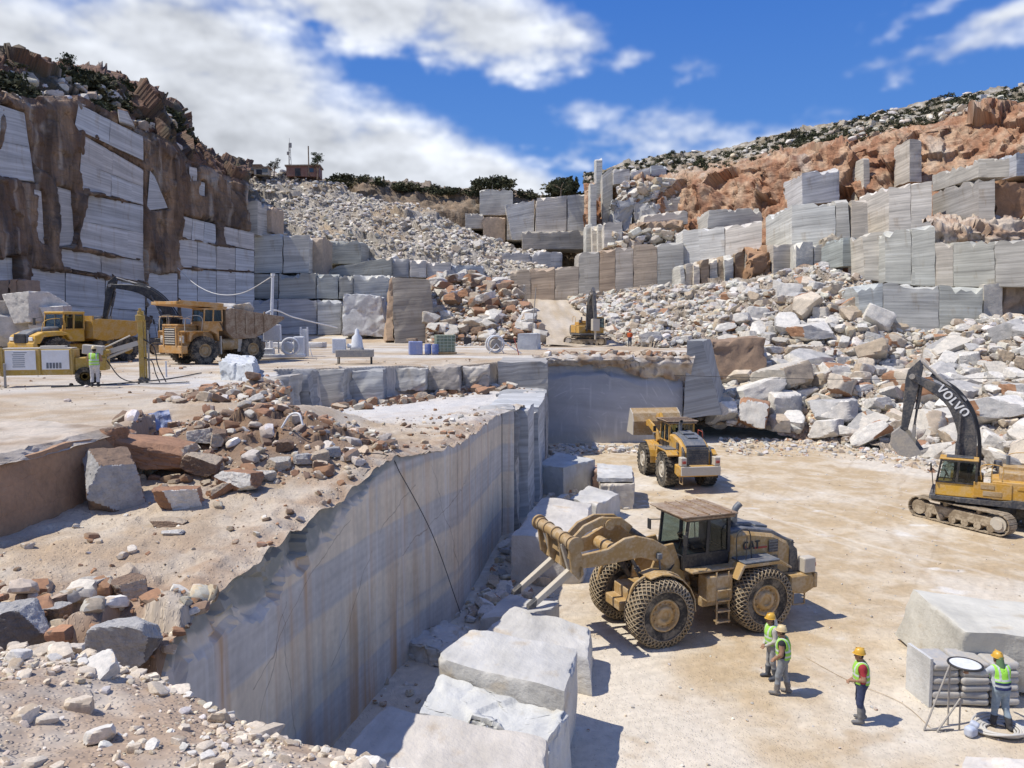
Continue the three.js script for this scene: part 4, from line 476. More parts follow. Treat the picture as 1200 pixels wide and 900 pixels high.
// ================================================================ HEAPS
const heapX = [652, 700, 760, 800, 845, 880, 940, 1000, 1060, 1120, 1200, 1330];
const heapG = loft([[[716, 404, 88], [738, 406, 85], [765, 408, 80], [800, 500, 65], [845, 496, 62], [880, 503, 62], [940, 514, 61.5], [1000, 520, 59], [1060, 532, 55], [1120, 548, 51], [1200, 575, 46], [1330, 600, 40]], [[692, 375, 98], [718, 376, 95], [762, 378, 90], [800, 425, 77], [845, 430, 75], [880, 436, 73], [940, 425, 73], [1000, 432, 71], [1060, 445, 69], [1120, 446, 66], [1200, 455, 60], [1330, 455, 54]], [[664, 351, 111], [704, 347, 106], [760, 341, 102], [800, 339, 99], [845, 335, 95], [880, 331, 92], [940, 318, 88], [1000, 328, 83], [1060, 385, 77], [1120, 388, 74.5], [1200, 372, 72], [1330, 365, 68]], [[662, 349, 115], [702, 345, 110], [760, 338, 106], [800, 336, 103], [845, 332, 99], [880, 328, 97], [940, 312, 93], [1000, 322, 88], [1060, 384, 80], [1120, 387, 78], [1200, 366, 76], [1330, 360, 72]]].map(L3), 260, 130, (p) => .55 * facet(p.x * .35, p.y * .35, p.z * .35) + .22 * facet(p.x * 1.2, p.y * 1.2, p.z * 1.2) + .4 * noise(p.x * .2, p.y * .2, p.z * .2), p => { const n = fbm(p.x * .14, p.y * .14, p.z * .14, 4), m = fbm(p.x, p.y, p.z, 3); let c = mix3([.40, .32, .235], [.52, .47, .40], smooth(-.3, .3, m)); return mix3(c, [.38, .255, .17], smooth(0, .3, n) * .8); });
struct('rubble_mound', heapG, M.slope);
{
  const r = rng(41), spots = []; let tries = 0;
  const add = (u, v, s) => { const q = heapG.userData.sample(u, v); spots.push({ p: q.p, n: V3(0, 1, 0), s, stretch: V3(1, .8 + .4 * r(), .8 + .4 * r()) }); };
  const dist = (s, k) => spots.every(o => o.p.distanceTo(s) > (o.s + k) * .42);
  while (spots.length < 250 && tries++ < 9000) { const u = .34 + .6 * r(), v = .015 + .60 * Math.pow(r(), .9), q = heapG.userData.sample(u, v), big = mix(1.0, .55, v / .65) * (.5 + .5 * smooth(.3, .5, u)), s = (1.25 + 2.4 * Math.pow(r(), 2.2)) * big; if (dist(q.p, s)) add(u, v, s); }
  tries = 0; const n0 = spots.length; while (spots.length < n0 + 45 && tries++ < 3000) { const u = .02 + .34 * r(), v = .05 + .5 * r(), q = heapG.userData.sample(u, v), s = .75 + .8 * r() * r(); if (dist(q.p, s)) add(u, v, s); }
  for (let i = 0; i < 10500; i++) { const u = r() * .98, v = .01 + .72 * Math.pow(r(), .8), k = r(); const q = heapG.userData.sample(u, v); spots.push({ p: q.p, n: V3(0, 1, 0), s: .10 + .65 * k * k * k * k + .22 * k * (v > .4 ? .5 : .3) }); }
  const fl = []; for (let i = 0; i < 1500; i++) { const k = Math.pow(r(), 2.2), u = r(), q = heapG.userData.sample(.36 + .6 * u, 0).p, x = q.x - 1.5 * k, D = -q.z - 7.5 * k; spots.push({ p: V3(x, pitH(x, D), -D), n: V3(0, 1, 0), s: .07 + .3 * Math.pow(r(), 4) }); }
  rubble({ name: 'heap_boulder', label: (s, l) => `${s.s > 2.2 ? 'huge ' : s.s < 1.2 ? 'small ' : ''}${l} boulder ${s.p.x < 14 ? 'on the heap behind the far excavator' : s.p.y > 0 ? 'high on the big boulder heap' : s.p.x < 22 ? 'low on the left of the big boulder heap' : 'low on the big heap behind the right excavator'}`, group: 'boulders of the big heap', spots, geos: ROCKS, seed: 43, keep: 295, sink: .24, stuffName: 'heap_rubble', stuffLabel: 'smaller broken stone filling the big boulder heap', stuffCat: 'rubble' });
  rawMeshTag('brown_block', hexa([at(834, 399, 71), at(898, 397, 71), at(898, 445, 70), at(834, 445, 70)], V3(0, 0, -5), { n: 12, rough: .3, chip: .4, color: [.30, .215, .15], vary: 0 }), M.stone, 'dark brown block half buried in the upper left of the boulder heap', 'stone block');
}
function rawMeshTag(name, g, mat, label, cat, group) { return tag(rawMesh(name, g, mat), label, cat, group); }
// haul ramp climbing to the lower bench
{ const g = loft([[at(640, 404, 86), at(735, 406, 85)], [at(640, 391, 92), at(716, 393, 91)], [at(628, 372, 100), at(696, 375, 99)], [at(618, 351, 112), at(668, 350, 111.5)], [at(614, 346, 117), at(668, 345, 116)]], 60, 80, (p, u) => -.07 * (Math.exp(-Math.pow((u - .35) / .07, 2)) + Math.exp(-Math.pow((u - .65) / .07, 2))) + .12 * noise(p.x * .6, p.y, p.z * .4), p => mix3([.50, .41, .29], [.64, .57, .47], smooth(-.4, .4, fbm(p.x * .7, 1, p.z * .16, 4)))); struct('haul_ramp', g, M.dirt); }
// heap behind the standing block
const heap2 = loft([[[498, 402, 93], [530, 402, 93], [570, 400, 93], [606, 399, 92], [642, 398, 91]], [[500, 362, 98], [530, 360, 99], [570, 362, 98], [604, 370, 96], [630, 384, 94]], [[500, 330, 104], [530, 328, 105], [570, 331, 105], [596, 338, 104], [612, 350, 103]], [[498, 327, 109], [530, 326, 110], [570, 329, 110], [595, 336, 110], [610, 346, 110]]].map(L3), 120, 80, p => .5 * facet(p.x * .5, p.y * .5, p.z * .5) + .3 * noise(p.x * .3, p.y * .3, p.z * .3), p => mix3([.34, .235, .155], [.46, .37, .28], smooth(-.3, .3, fbm(p.x * .5, p.y * .5, p.z * .5, 3))));
struct('spoil_mound', heap2, M.slope);
{
  const r = rng(47), spots = []; for (let i = 0; i < 1500; i++) { const q = heap2.userData.sample(.02 + r() * .96, .02 + r() * .75), k = r(); spots.push({ p: q.p, n: V3(0, 1, 0), s: .2 + .5 * k * k + (r() < .06 ? .7 + .7 * r() : 0) }); }
  for (let i = 0; i < 260; i++) { const x = mix(-8, 6, r()), D = mix(86, 92, r()); spots.push({ p: V3(x - 2, farH(x - 2, D), -D), s: .12 + .4 * r() * r() }); }
  rubble({ name: 'spoil_boulder', label: (s, l) => `${s.s > 1.2 ? 'large ' : ''}${l} boulder in the heap behind the tall standing block`, group: 'boulders of the heap behind the standing block', spots, geos: [...BROWN.slice(0, 4), ...ROCKS.slice(0, 5)], seed: 48, keep: 70, sink: .15, stuffName: 'spoil_rubble', stuffLabel: 'small rubble filling the heap behind the tall standing block', stuffCat: 'rubble' });
}
// ================================================================ LOOSE BLOCKS
// block from its top corners (near left, near right, far right, far left) seen at height yt, down to yb
function topBlock(name, t, yt, yb, label, cat, o = {}, group) {
  const y = Array.isArray(yt) ? yt : [yt, yt, yt, yt], P = t.map(([x, py], i) => onY(x, py, y[i])), Bt = o.bottom ? o.bottom.map(([x, py]) => onY(x, py, yb)) : P.map(p => V3(p.x, yb, p.z)), sp = o.splay || 0;
  if (sp) { const c = Bt.reduce((a, p) => a.add(p), V3(0,0,0)).multiplyScalar(.25); Bt.forEach(p => { p.x += Math.sign(p.x - c.x) * sp; p.z += Math.sign(p.z - c.z) * sp; }); }
  return rawMeshTag(name, hexa([P[0], P[1], Bt[1], Bt[0]], [P[3], P[2], Bt[2], Bt[3]], { n: 20, rough: .035, chip: .10, color: [.61, .59, .55], vary: .05, ...o }), o.mat || M.marble, label, cat || 'marble block', group);
}
const FB = 'marble blocks along the foot of the pit wall', YB = -6.74;
topBlock('marble_block', [[372, 914], [640, 962], [641, 864], [452, 828]], -5.25, YB, 'white block nearest the viewer, cut off by the bottom of the picture', null, { rough: .06 }, FB);
topBlock('marble_block', [[493, 832], [642, 866], [664, 834], [512, 787]], [-5.2, -5.35, -5.3, -5.05], YB, 'rough-fronted white block, second from the viewer along the pit wall', null, { rough: .12, chip: .22, n: 24, splay: .12 }, FB);
topBlock('marble_block', [[512, 771], [662, 808], [678, 762], [552, 736]], -4.78, YB, 'tall white block with smooth grey front, third of the row by the wall', null, { rough: .08, chip: .16, n: 20 }, FB);
topBlock('marble_block', [[568, 738], [690, 772], [692, 735], [603, 710]], [-5.5, -5.75, -5.6, -5.4], YB, 'low rough-ended white block behind the tall one, beside the front wheel', null, { rough: .085, chip: .2, n: 20, splay: .1 }, FB);
topBlock('marble_slab', [[560, 724], [640, 716], [656, 706], [598, 697]], -5.75, YB, 'flat white slab at the wall foot below the loader forks', 'marble slab', { rough: .08, chip: .14 });
topBlock('marble_slab', [[472, 752], [524, 764], [560, 740], [520, 728]], -6.2, YB, 'low slab in the shade between wall and white blocks', 'marble slab', { rough: .14, chip: .2 });
topBlock('marble_block', [[600, 628], [681, 632], [693, 590], [634, 583]], [-4.95, -5.05, -5.1, -4.95], YB, 'large white-topped block behind the loader forks', null, { rough: .085, chip: .16, n: 20, color: [.60, .58, .54], splay: .1 }, FB);
topBlock('marble_block', [[668, 584], [698, 592], [727, 578], [690, 569]], -5.6, YB, 'squarish white block on the right of the large one behind the forks', null, { rough: .08, chip: .14 }, FB);
topBlock('marble_block', [[629, 544], [660, 548], [697, 538], [654, 530]], -5.05, YB, 'white block with one shaded side at the far corner of the pit', null, { rough: .05, chip: .1 }, FB);
topBlock('marble_block', [[704, 567], [743, 567], [742, 551], [703, 548]], -5.4, YB, 'cream block with a slab on it, right of the far white blocks', null, { rough: .12, chip: .16, color: [.62, .58, .5] }, FB);
topBlock('marble_slab', [[700, 560], [742, 560], [740, 546], [700, 543]], -5.12, -5.34, 'thin white slab lying on the cream block in the pit', 'marble slab', { rough: .05, chip: .06 });
topBlock('pink_stone', [[695, 551], [705, 551], [705, 545], [696, 545]], -5.6, YB, 'small pink stone between two white blocks in the pit', 'stone', { rough: .1, color: [.48, .34, .26], mat: M.stone });
topBlock('marble_block', [[667, 599], [699, 604], [706, 592], [680, 588]], -6.2, YB, 'low pale stone lying in front of the squarish white block', null, { rough: .12, chip: .2 }, FB);
topBlock('marble_block', [[1131, 740], [1232, 748], [1250, 712], [1070, 691]], -5.0, -6.58, 'big sawn block with cream left side and white top at the right edge', null, { bottom: [[1117, 803], [1225, 815], [1255, 770], [1048, 744]], rough: .05, chip: .08, n: 24, color: [.66, .61, .51] });
for (const [x, y, l] of [[1122, 800, 'stone chock under the near corner of the big sawn block'], [1062, 758, 'stone chock under the far corner of the big sawn block'], [1205, 808, 'stone chock under the right side of the big sawn block']]) { const p = onY(x, y, -6.7); rawMeshTag('chock_stone', block(.5, .2, .4, p.x + .3, -6.74, -p.z + .3, .4, { rough: .04, chip: .05, color: [.35, .28, .2] }), M.stone, l, 'stone'); }
topBlock('marble_slab', [[1118, 915], [1240, 918], [1240, 890], [1133, 886]], -6.5, YB, 'white slab at the bottom right corner of the picture', 'marble slab', { rough: .05, chip: .08 });
// upper floor
topBlock('wrapped_block', [[257, 425], [296, 427], [300, 418], [268, 415]], .85, -.1, 'white rough block lying before the dump truck', null, { rough: .10, chip: .2, splay: .2, color: [.66, .66, .65] });
rawMeshTag('marble_block', hexa([at(607, 391, 76), at(629, 391, 76), at(630, 412, 76), at(606, 412, 76)], V3(.4, 0, -2), { n: 12, rough: .08, chip: .12, color: [.64, .65, .65] }), M.marble, 'white cube-like block on the upper floor beside the cable reel', 'marble block');
{ const sb = thing('standing_block', 'tall brown-grey sawn block standing alone before the rubble heap', 'marble block'); rawMesh('block_body', hexa([at(459, 325, 95), at(503, 327, 95.5), at(513, 402, 95.5), at(462, 402, 94)], V3(-.6, 0, -5.5), { n: 22, rough: .10, chip: .2, color: [.42, .36, .285], vary: 0, tilt: .12 }), M.saw, sb); rawMesh('broken_crust', hexa([at(457, 326, 95.2), at(461, 325, 95), at(461, 402, 94.4), at(451, 402, 94.8)], V3(-.8, 0, -5), { n: 18, rough: .4, chip: .4, color: [.48, .35, .24], vary: 0 }), M.stone, sb); }
rawMeshTag('broken_white_block', hexa([at(402, 344, 100), at(446, 347, 100), at(453, 394, 99.5), at(401, 394, 99.5)], V3(0, 0, -4.5), { n: 20, rough: .28, chip: .7, color: [.64, .635, .62], vary: 0 }), M.marble, 'white block with a broken upper corner left of the standing block', 'marble block');
// single boulders: named by what the photograph shows at each spot
const hitTop = (px, py) => { for (let D = 5; D < 60; D += .04) { const p = at(px, py, D); if (p.y <= topH(p.x, D)) return V3(p.x, topH(p.x, D), -D); } return onY(px, py, 0); };
const allRocks = [...ROCKS, ...BROWN];
function boulderAt(p, width, gi, label, o = {}) { const g = o.geo || allRocks[gi % allRocks.length], b = g.boundingBox, w = b.max.x - b.min.x, k = width / w, m = rawMesh(o.name || 'boulder', g, o.mat || M.stone); m.scale.set(k, k * (o.h || 1), k * (o.d || 1)); m.rotation.set(o.rx || 0, o.ry || 0, o.rz || 0); m.position.copy(p).add(V3(0, (b.max.y - b.min.y) * k * (o.h || 1) * (.5 - (o.sink ?? .15)), 0)); return tag(m, label, 'boulder', o.group); }
const hi = (seed, o) => rockGeo(seed, 16, { rough: .07, ...o }), TG = 'boulders on the terrace spoil heap';
const pxw = (p, w) => w * -p.z / 900;
{
  const list = [[132, 592, 62, { main: 'grey', alt: 'brown', pAlt: .5, flat: 1.05, long: 1 }, { ry: .6, rz: .15 }, 'grey and brown boulder standing on end beside the sawn step'],
    [176, 553, 112, { main: 'tan', alt: 'rust', pAlt: .45, flat: .34, long: 1.3, blocky: .8 }, { rz: -.22, ry: .2, sink: -.35 }, 'broad flat brown slab tilted over the spoil heap'],
    [128, 532, 34, { main: 'brown', alt: 'rust', pAlt: .4, flat: 1.0, long: .9 }, { ry: 1 }, 'dark brown upright boulder at the back left of the spoil heap'],
    [213, 592, 56, { main: 'white', alt: 'rust', pAlt: .55, flat: .62, long: 1.2, blocky: .8 }, { ry: .3 }, 'white-topped brown boulder at the front of the spoil heap'],
    [241, 552, 44, { main: 'brown', alt: 'tan', pAlt: .35, flat: .7, long: 1.2 }, { rz: -.2 }, 'dark brown boulder in the middle of the spoil heap'],
    [283, 572, 54, { main: 'rust', alt: 'white', pAlt: .4, flat: .6, long: 1.3 }, { ry: -.3 }, 'reddish boulder with grey top on the front of the spoil heap'],
    [258, 580, 34, { main: 'tan', alt: 'rust', pAlt: .4, flat: .6, long: 1.4 }, { rz: .5, ry: .5 }, 'tan wedge of rock between two front boulders of the spoil heap'],
    [215, 534, 44, { main: 'tan', alt: 'pale', pAlt: .4, flat: .6, long: 1.3 }, { ry: .8 }, 'tan boulder at the back of the spoil heap'],
    [236, 520, 34, { main: 'pale', alt: 'tan', pAlt: .4, flat: .7 }, { ry: .2 }, 'pale boulder high at the back of the spoil heap'],
    [257, 522, 24, { main: 'brown', alt: 'tan', pAlt: .4, flat: .9 }, { ry: 2 }, 'small brown upright boulder at the back of the spoil heap'],
    [328, 550, 26, { main: 'pale', alt: 'tan', pAlt: .4, flat: .8 }, { ry: 1 }, 'pale squarish boulder on the right of the spoil heap'],
    [335, 528, 24, { main: 'rust', alt: 'brown', pAlt: .4, flat: .7 }, { ry: 1.5 }, 'rust-red boulder on the right of the spoil heap'],
    [356, 544, 24, { main: 'white', alt: 'grey', pAlt: .4, flat: .7 }, { ry: .3 }, 'white boulder on the right of the spoil heap'],
    [374, 542, 24, { main: 'tan', alt: 'rust', pAlt: .4, flat: .7 }, { ry: 2.1 }, 'tan boulder near the right end of the spoil heap'], [391, 536, 22, { main: 'pale', alt: 'grey', pAlt: .4, flat: .7 }, { ry: .3 }, 'grey and pale boulder at the right end of the spoil heap'],
    [310, 562, 24, { main: 'grey', alt: 'pale', pAlt: .4, flat: .7 }, { ry: 2.6 }, 'grey stone wedged beside the reddish front boulder'], [199, 614, 48, { main: 'tan', alt: 'brown', pAlt: .4, flat: .28, long: 1.5 }, { ry: -.1 }, 'thin flat brown stone lying on the open terrace'], [202, 626, 26, { main: 'white', alt: 'pale', flat: .25, long: 1.3 }, { ry: .1 }, 'thin flat white stone lying on the open terrace'],
    [428, 521, 12, { main: 'rust', alt: 'brown', flat: .8 }, {}, 'small rust-red stone alone on the terrace'],
    [20, 742, 74, { main: 'grey', alt: 'dark', pAlt: .5, flat: .9, long: 1.1 }, { ry: .5, sink: .3 }, 'blue-grey boulder at the left edge above the foreground bank'], [150, 700, 44, { main: 'tan', alt: 'brown', pAlt: .5, flat: .9 }, { ry: .9, sink: .25 }, 'tan and brown boulder at the broken end of the pit wall'], [108, 690, 34, { main: 'pale', alt: 'tan', flat: .7 }, { sink: .3 }, 'pale stone left of the broken end of the pit wall'], [60, 725, 46, { main: 'brown', alt: 'grey', pAlt: .4, flat: .8 }, { sink: .35 }, 'brown boulder at the broken edge of the terrace'], [150, 780, 80, { main: 'grey', alt: 'dark', pAlt: .3, flat: .8, long: 1.2 }, { ry: -.2, sink: .25 }, 'dark grey rock below the broken end of the pit wall']];
  list.forEach(([px, py, w, g, o, label], i) => { const p = hitTop(px, py); boulderAt(p, pxw(p, w), 0, label, { geo: hi(700 + i, g), group: TG, ...o }); });
  const r = rng(71), sp = [];
  for (let i = 0; i < 900; i++) { const a = r() * 6.28, q = Math.sqrt(r()), x = -7 + Math.cos(a) * q * 3.8, D = 21.3 + Math.sin(a) * q * 3.9, k = r(); if (x > wallX(D) - .3 || D < 17) continue; sp.push({ p: V3(x, topH(x, D), -D), s: .04 + .30 * Math.pow(k, 4) }); }
  for (let i = 0; i < 600; i++) { const D = 10 + r() * 22, x = wallX(D) - .15 - Math.pow(r(), 1.5) * 4.5; sp.push({ p: V3(x, topH(x, D), -D), s: .025 + .16 * Math.pow(r(), 5) }); }
  for (let i = 0; i < 500; i++) { const x = -10.4 + (r() - .5) * 5, D = 30.3 + (r() - .5) * 6; sp.push({ p: V3(x, topH(x, D), -D), s: .06 + .35 * Math.pow(r(), 4) }); }
  for (let i = 0; i < 330; i++) { const x = -8.6 + r() * 3.9, D = 8.8 + r() * 3; sp.push({ p: V3(x, topH(x, D), -D), s: .04 + .26 * Math.pow(r(), 3) }); }
  for (let i = 0; i < 260; i++) { const x = -11 + r() * 12, D = 46 + (x + 13.5) * .68 - .3 - r() * r() * 4; sp.push({ p: V3(x, topH(x, D), -D), s: .08 + .6 * Math.pow(r(), 4) }); }
  for (let i = 0; i < 500; i++) { const D = 26 + r() * 32, x = wallX(D) - .3 - r() * 40; sp.push({ p: V3(x, topH(x, D), -D), s: .03 + .16 * Math.pow(r(), 5) }); }
  for (let i = 0; i < 300; i++) { const D = 59.2 + r() * 3, x = 2.7 + r() * 11.5; sp.push({ p: V3(x, .1 + .1 * r(), -61.2 - r() * 1.4), s: .08 + .5 * Math.pow(r(), 3) }); }
  rubble({ name: 'terrace_stone', label: (s, l) => `${s.s > .3 ? 'large ' : ''}${l} stone ${-s.p.z < 13 ? 'at the broken end of the terrace' : -s.p.z < 27 ? 'on the terrace spoil heap' : -s.p.z < 36 ? 'on the rubble left of the white recess' : 'beside the recess on the upper floor'}`, group: 'stones strewn on the terrace', category: 'stone', spots: sp, geos: [...BROWN, ...PALER.slice(1, 3)], seed: 72, keep: 130, sink: .18, stuffName: 'terrace_rubble', stuffLabel: 'small stones and clods strewn over the terrace', stuffCat: 'rubble' });
  // rubble at the foot of the pit wall and over the pit floor
  const sf = []; for (let i = 0; i < 700; i++) { const D = 24 + r() * 34, x = wallX(D) + .15 + Math.pow(r(), 1.6) * 2.2 + .3; sf.push({ p: V3(x, pitH(x, D), -D), s: .06 + .4 * Math.pow(r(), 3) }); }
  for (let i = 0; i < 500; i++) { const x = 6.4 + (r() + r() + r() - 1.5) * 4.2, D = 58.8 - r() * 3.4; sf.push({ p: V3(x, pitH(x, D), -D), s: .05 + .35 * Math.pow(r(), 3) }); }
  for (let i = 0; i < 1500; i++) { const D = 15 + 34 * Math.pow(r(), 1.3), x = wallX(D) + 3 + r() * 22; sf.push({ p: V3(x, pitH(x, D), -D), s: .015 + .055 * Math.pow(r(), 4) }); }
  for (let i = 0; i < 250; i++) { const x = -3.5 + r() * 5, D = 15 + r() * 12; sf.push({ p: V3(x, pitH(x, D), -D), s: .04 + .2 * Math.pow(r(), 3) }); }
  rubble({ name: 'pit_stone', label: (s, l) => `${l} stone ${-s.p.z > 54 ? 'below the far end wall of the pit' : -s.p.z < 30 ? 'on the pit floor between the near blocks' : 'on the rubble at the far foot of the pit wall'}`, group: 'stones on the pit floor', category: 'stone', spots: sf, geos: ROCKS, seed: 73, keep: 60, sink: .15, stuffName: 'pit_gravel', stuffLabel: 'small chips and stones on the pit floor', stuffCat: 'gravel' });
}
// pale blocks dumped at the left edge of the upper floor, brown pillars behind them
[[18, 402, 66, 2, .5, 'large shaded grey block with a sunlit edge at the left edge of the upper floor'], [40, 375, 50, 1, 1.2, 'white block topmost on the dumped pile at the left edge'], [8, 372, 40, 7, 2.2, 'pale block at the far left of the dumped pile'], [58, 398, 40, 5, .2, 'pale flat block at the right foot of the dumped pile'], [66, 378, 36, 3, 1.8, 'white and rust block at the right of the dumped pile'], [-20, 395, 60, 8, .4, 'pale block reaching out of the picture on the left']].forEach(([px, py, w, g, ry, label]) => { const D = 57, p = at(px, py, D); p.y = Math.max(0, p.y); boulderAt(p, w * D / 900, g, label, { geo: hi(760 + px, { main: g % 2 ? 'white' : 'grey', alt: 'pale', flat: .75, blocky: .85, rough: .03 }), ry, sink: .1, group: 'blocks dumped at the left edge', name: 'dumped_block' }); });
for (const [a, b, t, l] of [[-4, 10, 328, 'left'], [11, 20, 326, 'middle'], [20, 29, 327, 'right']]) rawMeshTag('brown_pillar', hexa([at(a, t, 64), at(b, t, 64), at(b + 1, 372, 64), at(a, 372, 64)], V3(0, 0, -2), { n: 12, rough: .25, chip: .2, color: [.40, .29, .21] }), M.stone, `${l} one of three brown rock pillars above the dumped blocks`, 'rock pillar', 'brown pillars at the left edge');
boulderAt(at(763, 406, 83), 2.5, 0, 'dark grey angular boulder beside the worker in orange', { geo: hi(790, { main: 'grey', alt: 'dark', flat: .9, pAlt: .5 }), rz: .2 });
for (const [px, py, w, l] of [[483, 401, 14, 'left'], [527, 398, 16, 'right']]) boulderAt(at(px, py, 92), w * 92 / 900, 21, `brown stone at the ${l} foot of the tall standing block`, {});
// ================================================================ MACHINES
const mottle = (base, dust, amt, s) => tex(256, 256, (u, v) => { const a = pf(u, v, 4, 6, .6, s), b = pf(u, v, 20, 3, .6, s + 9), k = smooth(-.25, .35, a + .5 * b) * amt; return mix3(base, dust, k).map(c => c * (1 + .14 * b)); }, [.5, .5]);
const DUST = [.50, .42, .30];
const paint = (c, amt, s, o = {}) => std({ map: mottle(c, DUST, amt, s), roughness: .62, ...o });
const K = {
  tan: paint([.40, .25, .09], .55, 3), tan2: paint([.36, .235, .10], .5, 5), yellow: paint([.60, .34, .035], .35, 7), amber: paint([.52, .28, .035], .35, 8), orange: paint([.47, .24, .06], .42, 11), rust: paint([.24, .155, .09], .5, 13),
  black: paint([.018, .018, .02], .10, 15, { roughness: .5 }), charcoal: paint([.05, .053, .06], .22, 17, { roughness: .5 }), slate: paint([.11, .125, .145], .25, 19, { roughness: .5 }), steel: paint([.30, .28, .25], .4, 21, { roughness: .5 }), pale: paint([.50, .455, .375], .4, 23), dusty: std({ map: mottle([.62, .63, .63], [.72, .71, .69], .6, 25), bumpMap: stoneB, bumpScale: .02 }),
  rubber: paint([.035, .033, .03], .35, 27, { roughness: .95 }), mud: paint([.24, .185, .12], .7, 29, { roughness: 1 }), chain: paint([.30, .225, .13], .45, 31, { roughness: .7 }), white: paint([.74, .74, .72], .18, 33), red: paint([.40, .05, .03], .2, 35), blue: paint([.10, .15, .36], .25, 37), green: paint([.12, .17, .12], .35, 39), chrome: std({ color: lin(.6, .6, .6), metalness: .9, roughness: .3 }), lamp: std({ color: lin(.75, .72, .65), roughness: .25 }), letter: std({ color: lin(.72, .72, .70), roughness: .6 }), ink: std({ color: lin(.03, .03, .03), roughness: .6 }), seat: std({ color: lin(.05, .05, .055) }),
  glass: new THREE.MeshPhysicalMaterial({ color: lin(.42, .50, .50), roughness: .04, transmission: 1, thickness: 0, ior: 1.5 }), dglass: new THREE.MeshPhysicalMaterial({ color: lin(.03, .04, .045), roughness: .06, clearcoat: 1 }),
};
const FONT = await new FontLoader().loadAsync('fonts/droid/droid_sans_bold.typeface.json');
function letters(str, size, depth = .012) { const g = new TextGeometry(str, { font: FONT, size, depth, curveSegments: 3 }); g.computeBoundingBox(); const b = g.boundingBox; return g.translate(-(b.max.x + b.min.x) / 2, -(b.max.y + b.min.y) / 2, 0); }
// wheel turning about z, centre at its own origin; outer side toward -z when side < 0
function tyreGeo(r, w, rim) { return T(lathe([[rim, -w * .42], [rim + .03, -w * .46], [r * .80, -w * .5], [r * .93, -w * .46], [r * .985, -w * .36], [r, -w * .15], [r, w * .15], [r * .985, w * .36], [r * .93, w * .46], [r * .80, w * .5], [rim + .03, w * .46], [rim, w * .42]], 48), 0, 0, 0, Math.PI / 2); }
function lugs(r, w, n = 26, h = .045) { const out = []; for (let i = 0; i < n; i++) for (const s of [-1, 1]) { const a = (i + (s > 0 ? .5 : 0)) / n * Math.PI * 2; out.push(box(h * 2, r * .13, w * .52, r - h * .3, 0, s * w * .25, s * .35).rotateZ(a)); const b = a; out.push(box(r * .16, r * .11, .05, r * .90, 0, s * w * .475).rotateZ(b)); } return out; }
function chainNet(r, w, n = 40) { const out = [], rows = [[-.5, .74], [-.5, .84], [-.46, .945], [-.36, 1.0], [-.23, 1.022], [-.08, 1.028], [.08, 1.028], [.23, 1.022], [.36, 1.0], [.46, .945], [.5, .84], [.5, .74]].map(([a, b]) => [a * (w + .05), b * (r + .005)]);
  const P = (k, i) => { const a = (i + (k % 2) * .5) / n * Math.PI * 2; return [Math.cos(a) * rows[k][1], Math.sin(a) * rows[k][1], rows[k][0]]; };
  for (let k = 0; k < rows.length; k++) for (let i = 0; i < n; i++) { if (k < rows.length - 1) { out.push(bar(P(k, i), P(k + 1, k % 2 ? i + 1 : i), .021, 4)); out.push(bar(P(k, i), P(k + 1, k % 2 ? i : i - 1), .021, 4)); } if (k === 0 || k === rows.length - 1) out.push(bar(P(k, i), P(k, i + 1), .016, 4)); } return out; }
function rimGeo(rim, w, side) { const s = side; return [T(lathe([[0, 0], [rim * .30, 0], [rim * .34, -.05], [rim * .55, -.05], [rim * .60, .04], [rim * .82, .05], [rim * .86, -.03], [rim * .97, -.05], [rim * 1.0, .02], [rim * 1.0, .3]], 32), 0, 0, 0, Math.PI / 2).scale(1, 1, s < 0 ? 1 : -1).translate(0, 0, s * w * .40), ...[...Array(12).keys()].map(i => { const a = i / 12 * 6.283; return cyl(.022, .05, Math.cos(a) * rim * .7, Math.sin(a) * rim * .7, s * (w * .40 + .0), Math.PI / 2, 0, 0, 6); })]; }
const wheelCache = {};
function wheel(parent, x, y, z, r, w, rim, side, mats, chained, name = 'wheel') {
  const key = [r, w, rim, side, chained].join(); const c = wheelCache[key] ||= { ty: mergeGeometries([tyreGeo(r, w, rim), ...(chained ? [] : lugs(r, w))].map(g => boxUV(clean(g)))), rm: mergeGeometries([...rimGeo(rim, w, side), ...rimGeo(rim, w, -side).slice(0, 1)].map(g => boxUV(clean(g)))), ch: chained ? mergeGeometries(chainNet(r, w).map(g => boxUV(clean(g)))) : null };
  const g = new THREE.Group(); g.name = name; g.position.set(x, y, z); g.rotation.z = x * 1.3 + z; parent.add(g); rawMesh('tyre', c.ty, mats[0], g); rawMesh('rim', c.rm, mats[1], g); if (c.ch) rawMesh('tyre_chain', c.ch, mats[2], g); return g;
}
const part = (name, geos, mat, root) => mesh(name, geos, mat, root);
const sub = (root, name) => { const g = new THREE.Group(); g.name = name; root.add(g); return g; };
const quadG = (a, b, c, d) => { const g = new THREE.BufferGeometry(); g.setAttribute('position', new THREE.Float32BufferAttribute([...a, ...b, ...c, ...a, ...c, ...d], 3)); g.computeVertexNormals(); return g; };
